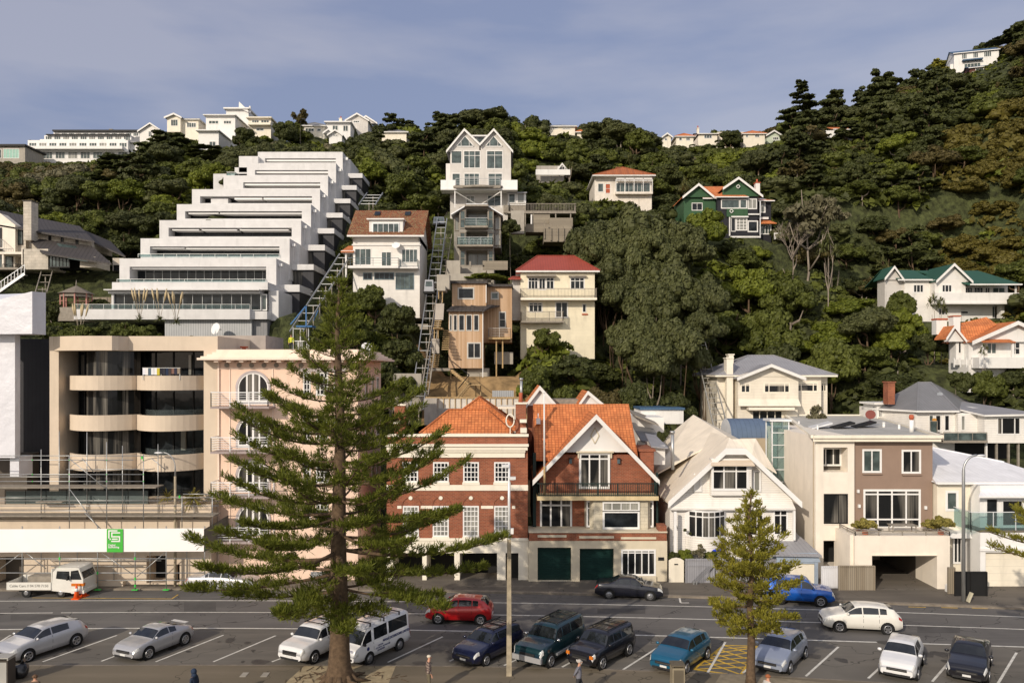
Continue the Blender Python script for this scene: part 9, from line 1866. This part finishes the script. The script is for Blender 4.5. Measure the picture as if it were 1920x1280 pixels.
for (_, kd, X, D, z, r, h, zn) in PL[:NB]: tree(kd, (X, D, z-.15), r, h, 'one of the '+KD[kd]+' trees '+zn, KD[kd]+' trees '+zn)
def quadverts(me):
    v = np.empty(len(me.vertices)*3, dtype=np.float32); me.vertices.foreach_get('co', v); return v.reshape(-1, 3)
QV = {k: [quadverts(m) for m in v] for k, v in LOW.items()}; VV = []; MI = []; KM = ['poh', 'dark', 'bush', 'bright', 'brown', 'gorse', 'grey']
for (_, kd, X, D, z, r, h, zn) in PL[NB:]:
    q = QV['macro' if kd == 'macro' else 'bush' if kd not in LOW else kd][rf.randrange(2)]; a = rf.uniform(0, 2*PI); c, s2 = math.cos(a), math.sin(a); hs = h/(2.3 if kd == 'macro' else 1.85)
    VV.append(np.stack([(q[:, 0]*c-q[:, 1]*s2)*r+X, (q[:, 0]*s2+q[:, 1]*c)*r+D, q[:, 2]*hs+z-.15-(.8*r if kd == 'gorse' else .25*r)], 1)); MI.append(np.full(len(q)//4, KM.index({'macro': 'dark', 'sparse': 'grey', 'wispy': 'brown', 'conifer': 'dark'}.get(kd, kd))))
me = leaf_mesh('hillside_wood', np.concatenate(VV), LEAF['poh']); [me.materials.append(LEAF[k]) for k in KM[1:]]; me.polygons.foreach_set('material_index', np.concatenate(MI).astype(np.int32))
o = bpy.data.objects.new('hillside_wood', me); COL.objects.link(o); props(o, 'massed smaller treetops filling the wooded hillside between the larger trees', 'wood', kind='stuff')
print('trees', cnt, len(TREES))
# undergrowth: leaf clumps all over the slope
rng = np.random.default_rng(77); tmpl = []
for i in range(6):
    d = sphere_pts(rng, 30); d[:, 2] = np.abs(d[:, 2])*.8; tmpl.append(cabbage_quads(rng, d*np.array([1, 1, .75]), d+np.array([0, 0, .4]), .26, .7))
VV = []; MI = []; n = 0
while n < 7600:
    D = 73+rf.random() ** 1.35*150; X = rf.uniform(-.67, .67)*D
    if inpad(X, D, .3): continue
    u = 960+X*F/D; z = hz(X, D); vg = VH-(z-H)*F/D
    if vg > 800 or (790 < u < 985 and D < 92) or (700 < u < 860 and abs(u-(781+(D-77)*1.66)) < 22): continue
    s_ = rf.uniform(.5, 1.25)*(1 if D < 130 else 1.5)
    if blocked(u-s_*F/D, u+s_*F/D, vg-s_*.9*F/D, vg, D): s_ *= .45
    a = rf.uniform(0, 2*PI); c, s2 = math.cos(a), math.sin(a); t = tmpl[rf.randrange(6)]*s_; VV.append(np.stack([t[:, 0]*c-t[:, 1]*s2+X, t[:, 0]*s2+t[:, 1]*c+D, t[:, 2]+z-.1], 1))
    k = math.sin(X*.11)+math.sin(D*.17+X*.05); m = (3 if u > 1760 and 100 < D < 150 and rf.random() < .8 else 0 if k < -.3 else 1 if k < .8 else 2 if rf.random() < .5 else 1); MI.append(np.full(30, m)); n += 1
me = leaf_mesh('undergrowth', np.concatenate(VV), LEAF['dark']); [me.materials.append(LEAF[k]) for k in ('bush', 'bright', 'gorse')]; me.polygons.foreach_set('material_index', np.concatenate(MI).astype(np.int32))
o = bpy.data.objects.new('undergrowth', me); COL.objects.link(o); props(o, 'leafy undergrowth covering the hillside between the trees and houses', 'undergrowth', kind='stuff')
# fallen twigs and roots on the sandy bed
mb = MB()
for i in range(90): a = rf.uniform(0, 2*PI); q = rf.uniform(.8, 2.6); x, y = W(636, 0, 38.5).x+q*1.3*math.cos(a), 38.5+q*.8*math.sin(a); l = rf.uniform(.2, .6); an = rf.uniform(0, PI); mb.bar((x, y, .07), (x+l*math.cos(an), y+l*math.sin(an), .08), .02, .02, BARK)
props(obj('fallen_twigs', mb), 'dead twigs scattered on the sandy bed around the big pine', 'twigs', kind='stuff')
